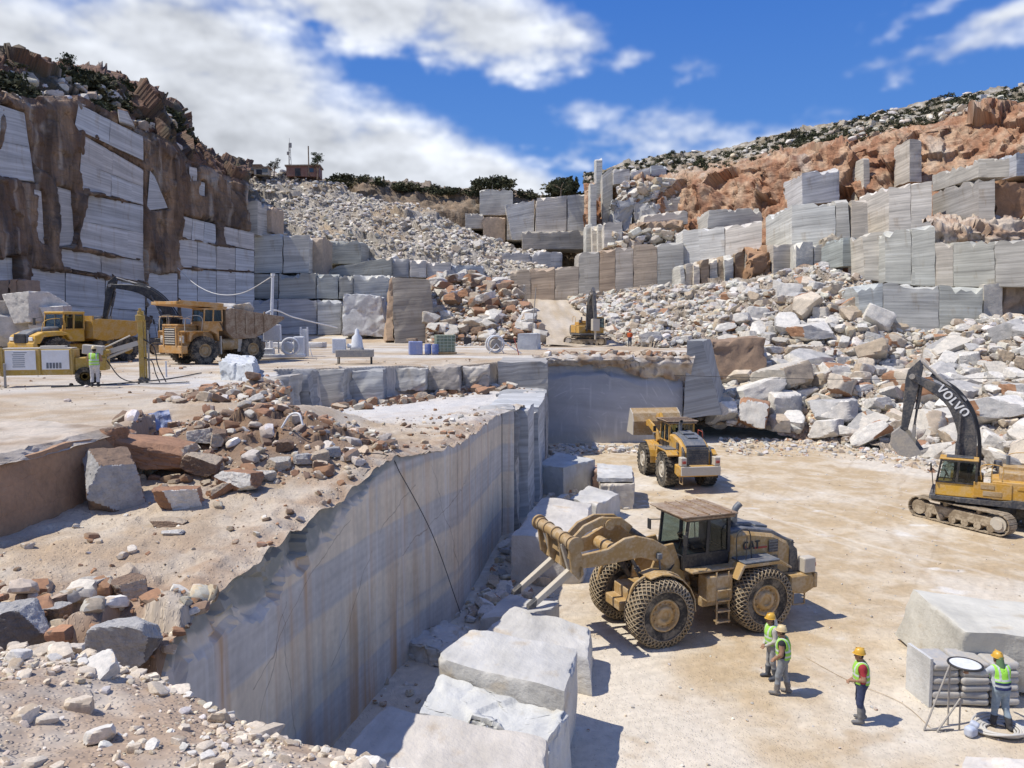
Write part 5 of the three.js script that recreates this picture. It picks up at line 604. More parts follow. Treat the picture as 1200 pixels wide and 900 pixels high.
// cab with posts, panes, floor, roof; pts: lower and upper outline in x, half width
function cab(root, { x0, x1, y0, y1, ys, hw, z = 0, lean = .1, mat, roofMat, frameMat, roofT = .12, over = .1 }) {
  const c = sub(root, 'cab'), P = .05, xf0 = x1, xf1 = x1 - lean, xb = x0, L = z - hw, R = z + hw;
  mesh('lower_panel', [rbox(x1 - x0, ys - y0, hw * 2, (x0 + x1) / 2, (y0 + ys) / 2, z, .05)], mat, c);
  const posts = []; for (const s of [L, R]) { posts.push(beam([xf0 - P, ys, s], [xf1 - P, y1, s], P * 1.6, P * 1.6), beam([xb + P, ys, s], [xb + P, y1, s], P * 2, P * 2), beam([(xb + xf0) / 2, ys, s], [(xb + xf1) / 2, y1, s], P * 1.6, P * 2), beam([xb, ys + .01, s], [xf0, ys + .01, s], P * 1.5, P * 1.5), beam([xb, y1 - .02, s], [xf1, y1 - .02, s], P * 1.5, P * 1.5)); }
  for (const [x, y] of [[xf0 - P, ys], [xf1 - P, y1 - .03], [xb + P, ys], [xb + P, y1 - .03]]) posts.push(beam([x, y, L], [x, y, R], P * 1.4, P * 1.4));
  mesh('cab_frame', posts, frameMat, c);
  const e = .012, m0 = (xb + xf0) / 2, m1 = (xb + xf1) / 2;
  for (const s of [L - e, R + e]) { mesh('side_window', [quadG([xb + .1, ys + .04, s], [m0 - .06, ys + .04, s], [m1 - .06, y1 - .06, s], [xb + .1, y1 - .06, s])], K.glass, c); mesh('door_window', [quadG([m0 + .06, ys + .04, s], [xf0 - .12, ys + .04, s], [xf1 - .12, y1 - .06, s], [m1 + .06, y1 - .06, s])], K.glass, c); }
  mesh('windscreen', [quadG([xf0 + e, ys + .04, L + .06], [xf0 + e, ys + .04, R - .06], [xf1 + e, y1 - .06, R - .06], [xf1 + e, y1 - .06, L + .06])], K.glass, c);
  mesh('rear_window', [quadG([xb - e, ys + .04, L + .06], [xb - e, ys + .04, R - .06], [xb - e, y1 - .06, R - .06], [xb - e, y1 - .06, L + .06])], K.glass, c);
  mesh('seat', [rbox(.5, .16, .5, (xb + xf0) / 2 - .1, ys - .02 + .1, z, .05), rbox(.14, .75, .48, xb + .38, ys + .45, z, .05), rbox(.1, .2, .26, xb + .36, ys + .95, z, .04)], K.seat, c);
  mesh('steering_wheel', [T(new THREE.TorusGeometry(.19, .02, 6, 20), xf0 - .42, ys + .36, z, 0, Math.PI / 2, -.5), bar([xf0 - .3, ys - .05, z], [xf0 - .42, ys + .36, z], .03)], K.ink, c);
  mesh('roof', [rbox(xf1 - xb + over * 2, roofT, hw * 2 + over * 2, (xb + xf1) / 2, y1 + roofT / 2, z, .05)], roofMat, c); return c;
}
// ---- wheel loader, optionally with fork carriage (front one) or raised bucket (far one)
function loader(label, pos, turn, o) {
  const t = thing('wheel_loader', label, 'wheel loader', pos, turn), R = 1.0, W = .76, HZ = 1.18, Y = o.paint;
  for (const [x, z] of [[1.8, -HZ], [1.8, HZ], [-1.8, -HZ], [-1.8, HZ]]) wheel(t, x, R - .02, z, R, W, .50, Math.sign(z), [K.rubber, o.rim || K.tan, K.chain], o.chains);
  part('axle', [cyl(.22, 2.0, 1.8, R, 0, Math.PI / 2), cyl(.4, .5, 1.8, R, 0, Math.PI / 2), cyl(.22, 2.0, -1.8, R, 0, Math.PI / 2), cyl(.4, .5, -1.8, R, 0, Math.PI / 2)], K.rust, t);
  part('front_frame', [rbox(2.2, .5, .95, 1.35, 1.25, 0, .05), prof([[.35, 1.1], [1.9, 1.2], [1.75, 2.0], [1.45, 2.75], [.95, 2.8], [.6, 1.9]], .1, -.52), prof([[.35, 1.1], [1.9, 1.2], [1.75, 2.0], [1.45, 2.75], [.95, 2.8], [.6, 1.9]], .1, .52), rbox(.5, .3, 1.0, 2.5, 1.0, 0, .04)], o.frame || Y, t);
  part('hydraulic_hose', [tube([[.3, 1.9, -.3], [.7, 2.3, -.45], [1.1, 2.0, -.6], [1.5, 1.9, -.62]], .03, 20, 6), tube([[.2, 1.8, -.2], [.6, 2.1, -.4], [1.0, 1.8, -.58], [1.6, 1.6, -.6]], .03, 20, 6), tube([[.3, 1.9, .3], [.7, 2.3, .45], [1.1, 2.0, .6], [1.5, 1.9, .62]], .03, 20, 6)], K.ink, t);
  part('hitch', [cyl(.16, 1.3, .18, 1.35, 0, 0, 0, 0, 16), rbox(.6, .22, .6, .1, 1.75, 0, .04), rbox(.6, .22, .6, .1, .95, 0, .04)], K.rust, t);
  part('rear_frame', [rbox(3.6, .55, 1.15, -1.9, 1.25, 0, .05), rbox(1.3, .35, 2.0, -.45, 1.0, 0, .05)], K.tan2, t);
  for (const z of [-1.02, 1.02]) part('front_fender', [tube([[2.75, 1.35, z], [2.55, 1.85, z], [1.85, 2.12, z], [1.1, 1.95, z], [.78, 1.35, z], [.72, 1.05, z]], .045, 24, 6), ...[...Array(11).keys()].map(i => { const a = -.3 + i * .335; return box(.40, .035, .72, 1.8 + Math.cos(a) * 1.13, R + Math.sin(a) * 1.13, z, 0, 0, a + Math.PI / 2); }).filter((_, i) => i >= 5)], Y, t);
  // engine hood: rounded, sloping to the back
  part('hood', [prof([[-1.0, 1.5], [-1.0, 2.92], [-1.5, 2.98], [-2.6, 2.80], [-3.15, 2.52], [-3.45, 2.2], [-3.5, 1.45]], 1.62, 0, .09)], Y, t);
  part('hood_top', [prof([[-1.05, 2.9], [-1.05, 3.03], [-1.6, 3.08], [-2.7, 2.89], [-3.25, 2.58], [-3.25, 2.48], [-2.6, 2.74], [-1.5, 2.92]], 1.25, 0, .03), rbox(.7, .1, .7, -1.75, 3.1, 0, .03, 0, 0, .1), rbox(.5, .08, .6, -2.5, 2.96, 0, .03, 0, 0, .18)], K.slate, t);
  part('rear_grille', [rbox(.1, 1.02, 1.3, -3.50, 1.98, 0, .03, 0, 0, -.05), ...[...Array(7).keys()].map(i => box(.05, .03, 1.2, -3.57, 1.6 + i * .13, 0)), ...[-1, 1].map(s => prof([[-3.2, 1.5], [-3.2, 2.5], [-3.5, 2.25], [-3.62, 1.5]], .09, s * .80, .02))], K.charcoal, t);
  for (const z of [-.845, .845]) { part('hood_vent', [rbox(.36, .40, .03, -2.55, 2.45, z, .01), rbox(.36, .62, .03, -2.55, 1.82, z, .01)], K.charcoal, t); part('vent_slat', [0, 1, 2, 3].flatMap(i => [box(.32, .025, .03, -2.55, 2.33 + i * .09, z * 1.012)]).concat([0, 1, 2, 3, 4].map(i => box(.32, .025, .03, -2.55, 1.6 + i * .11, z * 1.012))), K.slate, t); }
  if (o.logo) for (const s of [-1, 1]) { const g = letters('CAT', .26); if (s < 0) g.rotateY(Math.PI); part('hood_lettering', [g.translate(-1.72, 2.55, s * .83)], K.ink, t); part('hood_stripe', [box(.5, .06, .01, -2.08, 2.44, s * .822), prof([[-1.60, 2.43], [-1.44, 2.43], [-1.52, 2.55]], .012, s * .832, 0)], K.red, t); }
  part('exhaust_stack', [tube([[-1.45, 2.95, -.28], [-1.45, 3.45, -.28], [-1.5, 3.62, -.28], [-1.66, 3.76, -.28]], .105, 14, 12), cyl(.16, .14, -1.45, 3.08, -.28)], K.slate, t);
  part('counterweight', [prof([[-3.0, .95], [-3.0, 1.5], [-3.85, 1.5], [-3.95, 1.35], [-3.95, 1.0], [-3.6, .85]], 2.35, 0, .05)], Y, t);
  for (const z of [-.98, .98]) { part('bumper_block', [rbox(.46, .5, .34, -3.78, 1.76, z, .05)], K.pale, t); part('tail_lamp', [rbox(.05, .14, .2, -4.05, 1.75, z, .01)], K.red, t); }
  part('bumper_bar', [rbox(.14, .5, 2.3, -4.02, 1.25, 0, .03)], o.frame || Y, t);
  // rear fenders, ladder, tanks
  for (const z of [-1.14, 1.14]) { part('rear_fender', [prof([[-.72, 1.75], [-.95, 2.18], [-2.35, 2.18], [-2.75, 1.95], [-2.75, 1.88], [-2.33, 2.08], [-1.0, 2.08], [-.8, 1.72]], .72, z, .015)], Y, t); part('fender_top', [rbox(1.3, .05, .7, -1.65, 2.215, z, .02)], K.slate, t); part('side_tank', [rbox(.95, .8, .5, -.30, 1.45, z * .86, .06)], Y, t);
    part('ladder', [bar([-.62, .35, z * 1.10], [-.62, 1.95, z * 1.06], .03), bar([-.18, .35, z * 1.10], [-.18, 1.95, z * 1.06], .03), ...[.42, .75, 1.08, 1.4].map(y => box(.46, .04, .22, -.40, y, z * 1.07))], K.tan2, t);
    part('handrail', [tube([[-.95, 2.2, z], [-.98, 3.1, z], [-1.35, 3.15, z], [-1.5, 2.22, z]], .018, 20, 5), bar([-1.2, 2.2, z * 1.1], [-1.22, 3.0, z * 1.1], .014)], K.ink, t); }
  part('step_plate', [rbox(2.0, .07, 2.3, -.35, 2.0, 0, .02)], K.tan2, t);
  part('rear_step', [bar([-3.3, .9, -.95], [-3.3, .45, -.95], .025), bar([-3.75, .9, -.95], [-3.75, .45, -.95], .025), bar([-3.3, .45, -.95], [-3.75, .45, -.95], .025)], K.tan2, t);
  const c = cab(t, { x0: -.95, x1: .72, y0: 1.95, y1: 3.52, ys: 2.42, hw: .74, lean: .12, mat: K.black, frameMat: o.cabMat || K.black, roofMat: K.rust, roofT: .1, over: .14 });
  part('roof_guard', [rbox(2.0, .05, 1.95, -.1, 3.67, 0, .02), ...[-.75, -.35, .05, .45].map(x => box(.05, .04, 1.9, x - .1, 3.71, 0))], K.rust, t);
  for (const z of [-.95, .95]) part('mirror', [bar([.6, 3.2, z * .82], [.85, 3.15, z * 1.1], .018), rbox(.04, .34, .2, .86, 3.0, z * 1.12, .02)], K.ink, t);
  for (const z of [-.8, .8]) part('headlight', [bar([1.55, 2.1, z], [1.6, 2.5, z], .03), rbox(.16, .18, .24, 1.62, 2.55, z, .03)], K.slate, t);
  if (o.forks) {
    const A = [[1.05, 2.30], [1.30, 2.78], [1.75, 3.05], [2.35, 3.22], [2.75, 3.18], [3.3, 2.92], [3.85, 2.86], [4.35, 2.80], [4.45, 2.62], [4.30, 2.44], [3.7, 2.42], [3.0, 2.48], [2.2, 2.55], [1.6, 2.35], [1.3, 2.16]];
    for (const z of [-.72, .72]) { part('lift_arm', [prof(A, .12, z, .02)], Y, t); part('lift_cylinder', [bar([1.75, 1.35, z * .8], [2.25, 2.2, z * .8], .085, 12), bar([2.2, 2.1, z * .8], [2.55, 2.75, z * .8], .05, 10)], K.charcoal, t); }
    part('cross_tube', [cyl(.2, 1.4, 2.9, 2.72, 0, Math.PI / 2)], Y, t);
    const B = [[2.35, 3.35], [2.65, 3.62], [3.2, 3.68], [3.75, 3.5], [4.2, 3.15], [4.32, 3.28], [3.85, 3.72], [3.3, 3.92], [2.6, 3.86], [2.2, 3.55]].map(([x, y]) => [x, y - .18]);
    for (const z of [-.22, .22]) part('tilt_lever', [prof(B, .1, z, .02), cyl(.16, .2, 3.0, 3.5, z, Math.PI / 2)], Y, t);
    part('tilt_cylinder', [bar([1.3, 2.6, 0], [2.3, 3.3, 0], .1, 12)], K.charcoal, t);
    const F = sub(t, 'fork_carriage');
    mesh('top_tube', [cyl(.17, 2.7, 4.62, 3.32, 0, Math.PI / 2), ...[-1.1, -.6, 0, .6, 1.1].map(z => cyl(.21, .06, 4.62, 3.32, z, Math.PI / 2)), cyl(.24, .1, 4.62, 3.32, 1.35, Math.PI / 2), cyl(.24, .1, 4.62, 3.32, -1.35, Math.PI / 2)], K.tan2, F);
    mesh('carriage_plate', [...[-1.15, -.45, .45, 1.15].map(z => prof([[4.55, 3.42], [4.78, 3.35], [4.66, 2.5], [4.42, 2.25], [4.28, 2.4], [4.38, 3.1]], .1, z, .015)), box(.12, .3, 2.4, 4.42, 2.5, 0, 0, 0, .2), box(.10, .45, 2.3, 4.52, 3.0, 0, 0, 0, .1)], K.tan2, F);
    for (const z of [-.62, .62]) { mesh('fork', [beam([4.72, 3.2, z], [4.45, 2.3, z], .16, .1), prof([[4.30, 2.34], [4.46, 2.46], [5.72, 1.52], [5.74, 1.44], [5.60, 1.42]], .2, z, .01)], K.pale, F); mesh('fork_tip', [prof([[5.52, 1.68], [5.77, 1.5], [5.78, 1.40], [5.55, 1.42]], .215, z, .01)], K.charcoal, F); }
  } else {
    const A = [[1.05, 2.3], [1.3, 2.75], [2.2, 3.1], [3.1, 3.3], [3.75, 3.1], [3.75, 2.8], [3.0, 2.85], [2.2, 2.6], [1.4, 2.1]];
    for (const z of [-.7, .7]) { part('lift_arm', [prof(A, .12, z, .02)], Y, t); part('lift_cylinder', [bar([1.6, 1.3, z * .8], [2.6, 2.8, z * .8], .085, 12)], K.charcoal, t); }
    part('tilt_lever', [prof([[2.3, 3.2], [2.8, 3.75], [3.5, 3.6], [3.6, 3.3], [2.9, 3.4], [2.5, 3.0]], .16, 0, .02)], Y, t);
    const bk = sub(t, 'bucket'); mesh('bucket_shell', [prof([[3.55, 2.2], [3.5, 3.1], [3.75, 3.6], [4.3, 3.9], [4.4, 3.82], [3.9, 3.5], [3.66, 3.08], [3.72, 2.3], [4.9, 2.35], [4.95, 2.26]], 3.2, 0, .02)], K.tan2, bk); for (const z of [-1.6, 1.6]) mesh('bucket_side', [prof([[3.55, 2.2], [3.5, 3.1], [3.75, 3.6], [4.3, 3.9], [4.95, 2.26]], .06, z, .01)], K.pale, bk);
    part('side_frame', [bar([-.2, 1.1, 1.6], [-.2, 2.9, 1.6], .03), bar([.5, 1.1, 1.6], [.5, 2.9, 1.6], .03), bar([-.2, 2.9, 1.6], [.5, 2.9, 1.6], .03), bar([-.2, 2.0, 1.6], [.5, 2.0, 1.6], .03)], K.red, t);
  }
  return t;
}
loader('dusty tan wheel loader with fork arms and chained tyres in the pit centre', [5.66, -6.68, -23.95], Math.PI + .35, { paint: K.tan, chains: true, forks: true, logo: true });
loader('dusty yellow wheel loader seen from behind, bucket raised before the pit end wall', [10.0, -6.68, -46.4], Math.PI / 2 + .14, { paint: K.amber, chains: false, frame: K.pale, rim: K.pale, cabMat: K.amber });
// ---- tracked excavator
function trackLoop(L, h, w) { const r = h / 2, out = [], links = [], n = 46, per = 2 * L + Math.PI * h; const P = s => { s = ((s % per) + per) % per; if (s < L) return [L / 2 - s, h, Math.PI]; s -= L; if (s < Math.PI * r) { const a = Math.PI / 2 + s / r; return [-L / 2 + Math.cos(a) * r, r + Math.sin(a) * r, a + Math.PI / 2]; } s -= Math.PI * r; if (s < L) return [-L / 2 + s, 0, 0]; s -= L; const a = -Math.PI / 2 + s / r; return [L / 2 + Math.cos(a) * r, r + Math.sin(a) * r, a + Math.PI / 2]; };
  for (let i = 0; i < n; i++) { const [x, y, a] = P(i / n * per); out.push(box(per / n * .93, .05, w, x, y, 0, 0, 0, a)); links.push(box(per / n * .2, .07, w * .96, x, y, 0, 0, 0, a).translate(-Math.sin(a) * .0, 0, 0)); } return [out, links]; }
function excavator(label, pos, turn, o) {
  const t = thing('excavator', label, 'excavator', pos, turn);
  const uc = sub(t, 'undercarriage'); uc.rotation.y = o.under || 0;
  const [sh, lk] = trackLoop(3.9, .95, .6);
  for (const z of [-1.35, 1.35]) { mesh('track', [...sh, ...lk].map(g => g.clone().translate(0, .05, z)), K.mud, uc); mesh('track_frame', [rbox(3.7, .5, .4, 0, .52, z, .08), ...[-1.6, -1, -.4, .2, .8, 1.4].map(x => cyl(.17, .5, x, .25, z, Math.PI / 2)), ...[-1, .6].map(x => cyl(.1, .4, x, .9, z, Math.PI / 2))], K.mud, uc); mesh('sprocket', [cyl(.36, .46, -1.92, .52, z, Math.PI / 2, 0, 0, 20), cyl(.24, .62, -1.92, .52, z, Math.PI / 2, 0, 0, 16)], K.pale, uc); mesh('idler', [cyl(.36, .46, 1.92, .52, z, Math.PI / 2, 0, 0, 20)], K.mud, uc); }
  mesh('carbody', [rbox(2.4, .5, 2.2, 0, .75, 0, .1), cyl(.8, .3, 0, 1.05, 0)], K.charcoal, uc);
  part('deck', [rbox(5.2, .22, 2.8, -.6, 1.28, 0, .05)], K.charcoal, t);
  part('engine_house', [rbox(2.5, .92, 2.75, -1.75, 1.86, 0, .08)], o.body, t);
  part('engine_cover', [rbox(1.9, .45, 1.9, -1.75, 2.45, .0, .08), rbox(.9, .2, .8, -1.4, 2.72, .3, .04)], o.top || o.body, t);
  part('side_box', [rbox(1.4, .8, .75, .5, 1.8, 1.0, .06)], o.body, t);
  part('side_panel', [rbox(1.5, .72, .06, -.55, 1.84, -1.40, .02), rbox(.8, .16, .03, -1.9, 2.05, -1.39, .01)], o.body, t);
  part('panel_grille', [rbox(.55, .2, .03, -.35, 2.0, -1.44, .01), rbox(.75, .22, .03, -.55, 1.7, -1.44, .01)], K.tan2, t);
  part('counterweight', [prof([[-2.75, 1.2], [-2.75, 2.35], [-3.35, 2.3], [-3.6, 1.95], [-3.55, 1.3], [-3.2, 1.15]], 2.75, 0, .08)], o.cw || K.charcoal, t);
  part('lower_skirt', [prof([[-2.9, 1.12], [-2.9, 1.5], [-1.4, 1.5], [-.9, 1.4], [.9, 1.35], [.9, 1.15]], .05, -1.42, .01)], K.charcoal, t);
  const c = cab(t, { x0: .05, x1: 1.75, y0: 1.4, y1: 3.1, ys: 2.05, hw: .5, z: -.88, lean: .16, mat: o.cabPaint || o.body, frameMat: o.cabFrame || K.black, roofMat: o.body, roofT: .1, over: .03 });
  mesh('roof_hatch', [rbox(1.1, .07, .7, .8, 3.22, -.88, .03)], K.charcoal, c);
  part('handrail', [tube([[-.1, 2.3, -1.35], [-.1, 2.95, -1.35], [-.9, 2.95, -1.35], [-.9, 2.3, -1.35]], .022, 24, 5), bar([-.5, 2.3, -1.35], [-.5, 2.95, -1.35], .018)], o.body, t); part('handrail', [tube([[-1.2, 2.6, 1.2], [-1.2, 3.2, 1.2], [-2.6, 3.2, 1.2], [-2.6, 2.6, 1.2]], .022, 24, 5)], o.body, t);
  part('exhaust', [cyl(.09, .6, -1.15, 2.95, .5), cyl(.17, .35, -.75, 2.75, .75)], K.slate, t);
  part('mirror', [bar([1.7, 2.5, -1.4], [1.95, 2.7, -1.55], .018), rbox(.05, .4, .22, 1.96, 2.75, -1.58, .02), bar([1.8, 1.5, -1.45], [1.95, 2.9, -1.5], .02)], K.ink, t);
  // boom: curved box beam through foot, bend, tip
  const [f, b1, b2, tip] = o.boom, cur = new THREE.CatmullRomCurve3([f, b1, b2, tip].map(p => V3(p[0], p[1], 0))), upP = [], dnP = [], N = 18;
  for (let i = 0; i <= N; i++) { const u = i / N, p = cur.getPoint(u), d = cur.getTangent(u), h = (.20 + .30 * Math.sin(Math.PI * Math.min(1, u * .95 + .08))) * .78; upP.push([p.x - d.y * h, p.y + d.x * h]); dnP.push([p.x + d.y * h, p.y - d.x * h]); }
  const bm = sub(t, 'boom'); mesh('boom_beam', [prof([...upP, ...dnP.reverse()], .52, .05, .03)], o.arm, bm); mesh('boom_pin', [cyl(.13, .8, f[0], f[1], .05, Math.PI / 2), cyl(.13, .7, tip[0], tip[1], .05, Math.PI / 2)], K.steel, bm);
  const q = cur.getPoint(.55), q2 = cur.getPoint(.42); for (const z of [-.3, .4]) part('boom_cylinder', [bar([.95, 1.6, z], [mix(.95, q.x, .6), mix(1.6, q.y, .6), z], .12, 12), bar([mix(.95, q.x, .5), mix(1.6, q.y, .5), z], [q.x, q.y, z], .07, 10)], o.cyl || K.charcoal, t);
  const hs = []; for (const z of [-.12, .0, .14, .24]) hs.push(tube([.05, .2, .38, .55, .72, .9].map(u => { const p = cur.getPoint(u), d = cur.getTangent(u); return [p.x - d.y * (.46 + z * .3), p.y + d.x * (.46 + z * .3), z]; }), .03, 40, 5)); mesh('hose', hs, K.ink, bm);
  const se = o.stick, sd = V3(se[0] - tip[0], se[1] - tip[1], 0).normalize(), pn2 = V3(-sd.y, sd.x, 0), back = [tip[0] - sd.x * .8, tip[1] - sd.y * .8], ln = Math.hypot(se[0] - tip[0], se[1] - tip[1]); const S = (u, v) => [tip[0] + sd.x * u + pn2.x * v, tip[1] + sd.y * u + pn2.y * v];
  const st = sub(t, 'stick'); const fl = o.flip || 1; mesh('stick_beam', [prof([S(-.85, .22 * fl), S(-.5, .42 * fl), S(.15, .38 * fl), S(ln, .14 * fl), S(ln + .12, 0), S(ln, -.16 * fl), S(.2, -.28 * fl), S(-.3, -.22 * fl)], .36, .05, .03)], o.arm, st);
  const sc = cur.getPoint(.62), d6 = cur.getTangent(.62), a0 = [sc.x - d6.y * .42, sc.y + d6.x * .42], a1 = S(-.75, .3 * fl); mesh('stick_cylinder', [bar([a0[0], a0[1], .05], [mix(a0[0], a1[0], .65), mix(a0[1], a1[1], .65), .05], .11, 12), bar([mix(a0[0], a1[0], .5), mix(a0[1], a1[1], .5), .05], [a1[0], a1[1], .05], .065, 10)], K.steel, st);
  const k0 = S(.4, .42 * fl), k1 = S(ln - .3, .40 * fl); mesh('bucket_cylinder', [bar([k0[0], k0[1], .05], [mix(k0[0], k1[0], .6), mix(k0[1], k1[1], .6), .05], .09, 12), bar([mix(k0[0], k1[0], .5), mix(k0[1], k1[1], .5), .05], [k1[0], k1[1], .05], .055, 10)], o.cyl || K.charcoal, st); mesh('linkage', [beam([k1[0], k1[1], -.1], [S(ln + .35, .45 * fl)[0], S(ln + .35, .45 * fl)[1], -.1], .08, .14), beam([k1[0], k1[1], .2], [S(ln + .35, .45 * fl)[0], S(ln + .35, .45 * fl)[1], .2], .08, .14)], K.steel, st);
  const e = S(ln, 0), ba = o.tool || 0;
  if (o.breaker) part('breaker', [prof([[-.42, .1], [.42, .1], [.40, -1.2], [-.40, -1.2]].map(([x, y]) => [e[0] + x, e[1] + y]), .8, .05, .04), cyl(.10, 1.1, e[0], e[1] - 1.6, .05, 0, 0, 0, 10, .14)], K.pale, t);
  else { const rot = ([x, y]) => [e[0] + x * Math.cos(ba) - y * Math.sin(ba), e[1] + x * Math.sin(ba) + y * Math.cos(ba)]; const bk = sub(t, 'bucket'); const out = [[.1, .2], [.55, .1], [.85, -.35], [.75, -.95], [.35, -1.3], [-.25, -1.35]], inn = [[-.2, -1.27], [.3, -1.2], [.66, -.9], [.75, -.35], [.5, 0], [.1, .1]]; mesh('bucket_shell', [prof([...out, ...inn].map(rot), 1.35, .05, .01)], K.steel, bk); for (const z of [-.62, .72]) mesh('bucket_side', [prof([...out, [-.1, -.2]].map(rot), .05, z, .01)], K.steel, bk); for (const z of [-.5, -.15, .2, .55]) mesh('bucket_tooth', [prof([[-.22, -1.38], [-.22, -1.24], [-.52, -1.30]].map(rot), .12, z, .01)], K.steel, bk); }
  if (o.text) { const u = .68, p = cur.getPoint(u), d = cur.getTangent(u), g = letters('VOLVO', .40, .015); g.rotateY(Math.PI); g.rotateZ(Math.atan2(d.y, d.x)); part('boom_lettering', [g.translate(p.x - .05, p.y, -.225)], K.letter, t); }
  return t;
}
excavator('yellow and black excavator with lettered boom standing at the right edge of the pit', [22.3, -6.68, -36.2], Math.PI - .55, { body: K.amber, cabPaint: K.yellow, arm: K.charcoal, cw: K.charcoal, top: K.tan, under: -.55, boom: [[.55, 1.9], [.55, 4.1], [1.2, 5.75], [3.0, 6.9]], stick: [3.25, 4.25], tool: -.5, flip: -1, text: true });
excavator('yellow excavator with black arm and grey breaker facing the viewer on the upper floor', [8.7, .2, -88], -Math.PI / 2 + .15, { body: K.amber, arm: K.charcoal, cabFrame: K.black, cw: K.charcoal, under: Math.PI / 2 - .5, boom: [[.55, 1.9], [.75, 3.6], [1.2, 5.0], [2.6, 5.75]], stick: [3.4, 2.9], breaker: true, flip: -1 });
excavator('excavator loading behind the dump truck, its black arm reaching left', [-27.6, .15, -65], Math.PI + .08, { body: K.orange, arm: K.black, boom: [[.5, 1.9], [1.6, 4.0], [3.2, 5.3], [5.9, 5.75]], stick: [6.5, 3.0], tool: .2, flip: -1 });
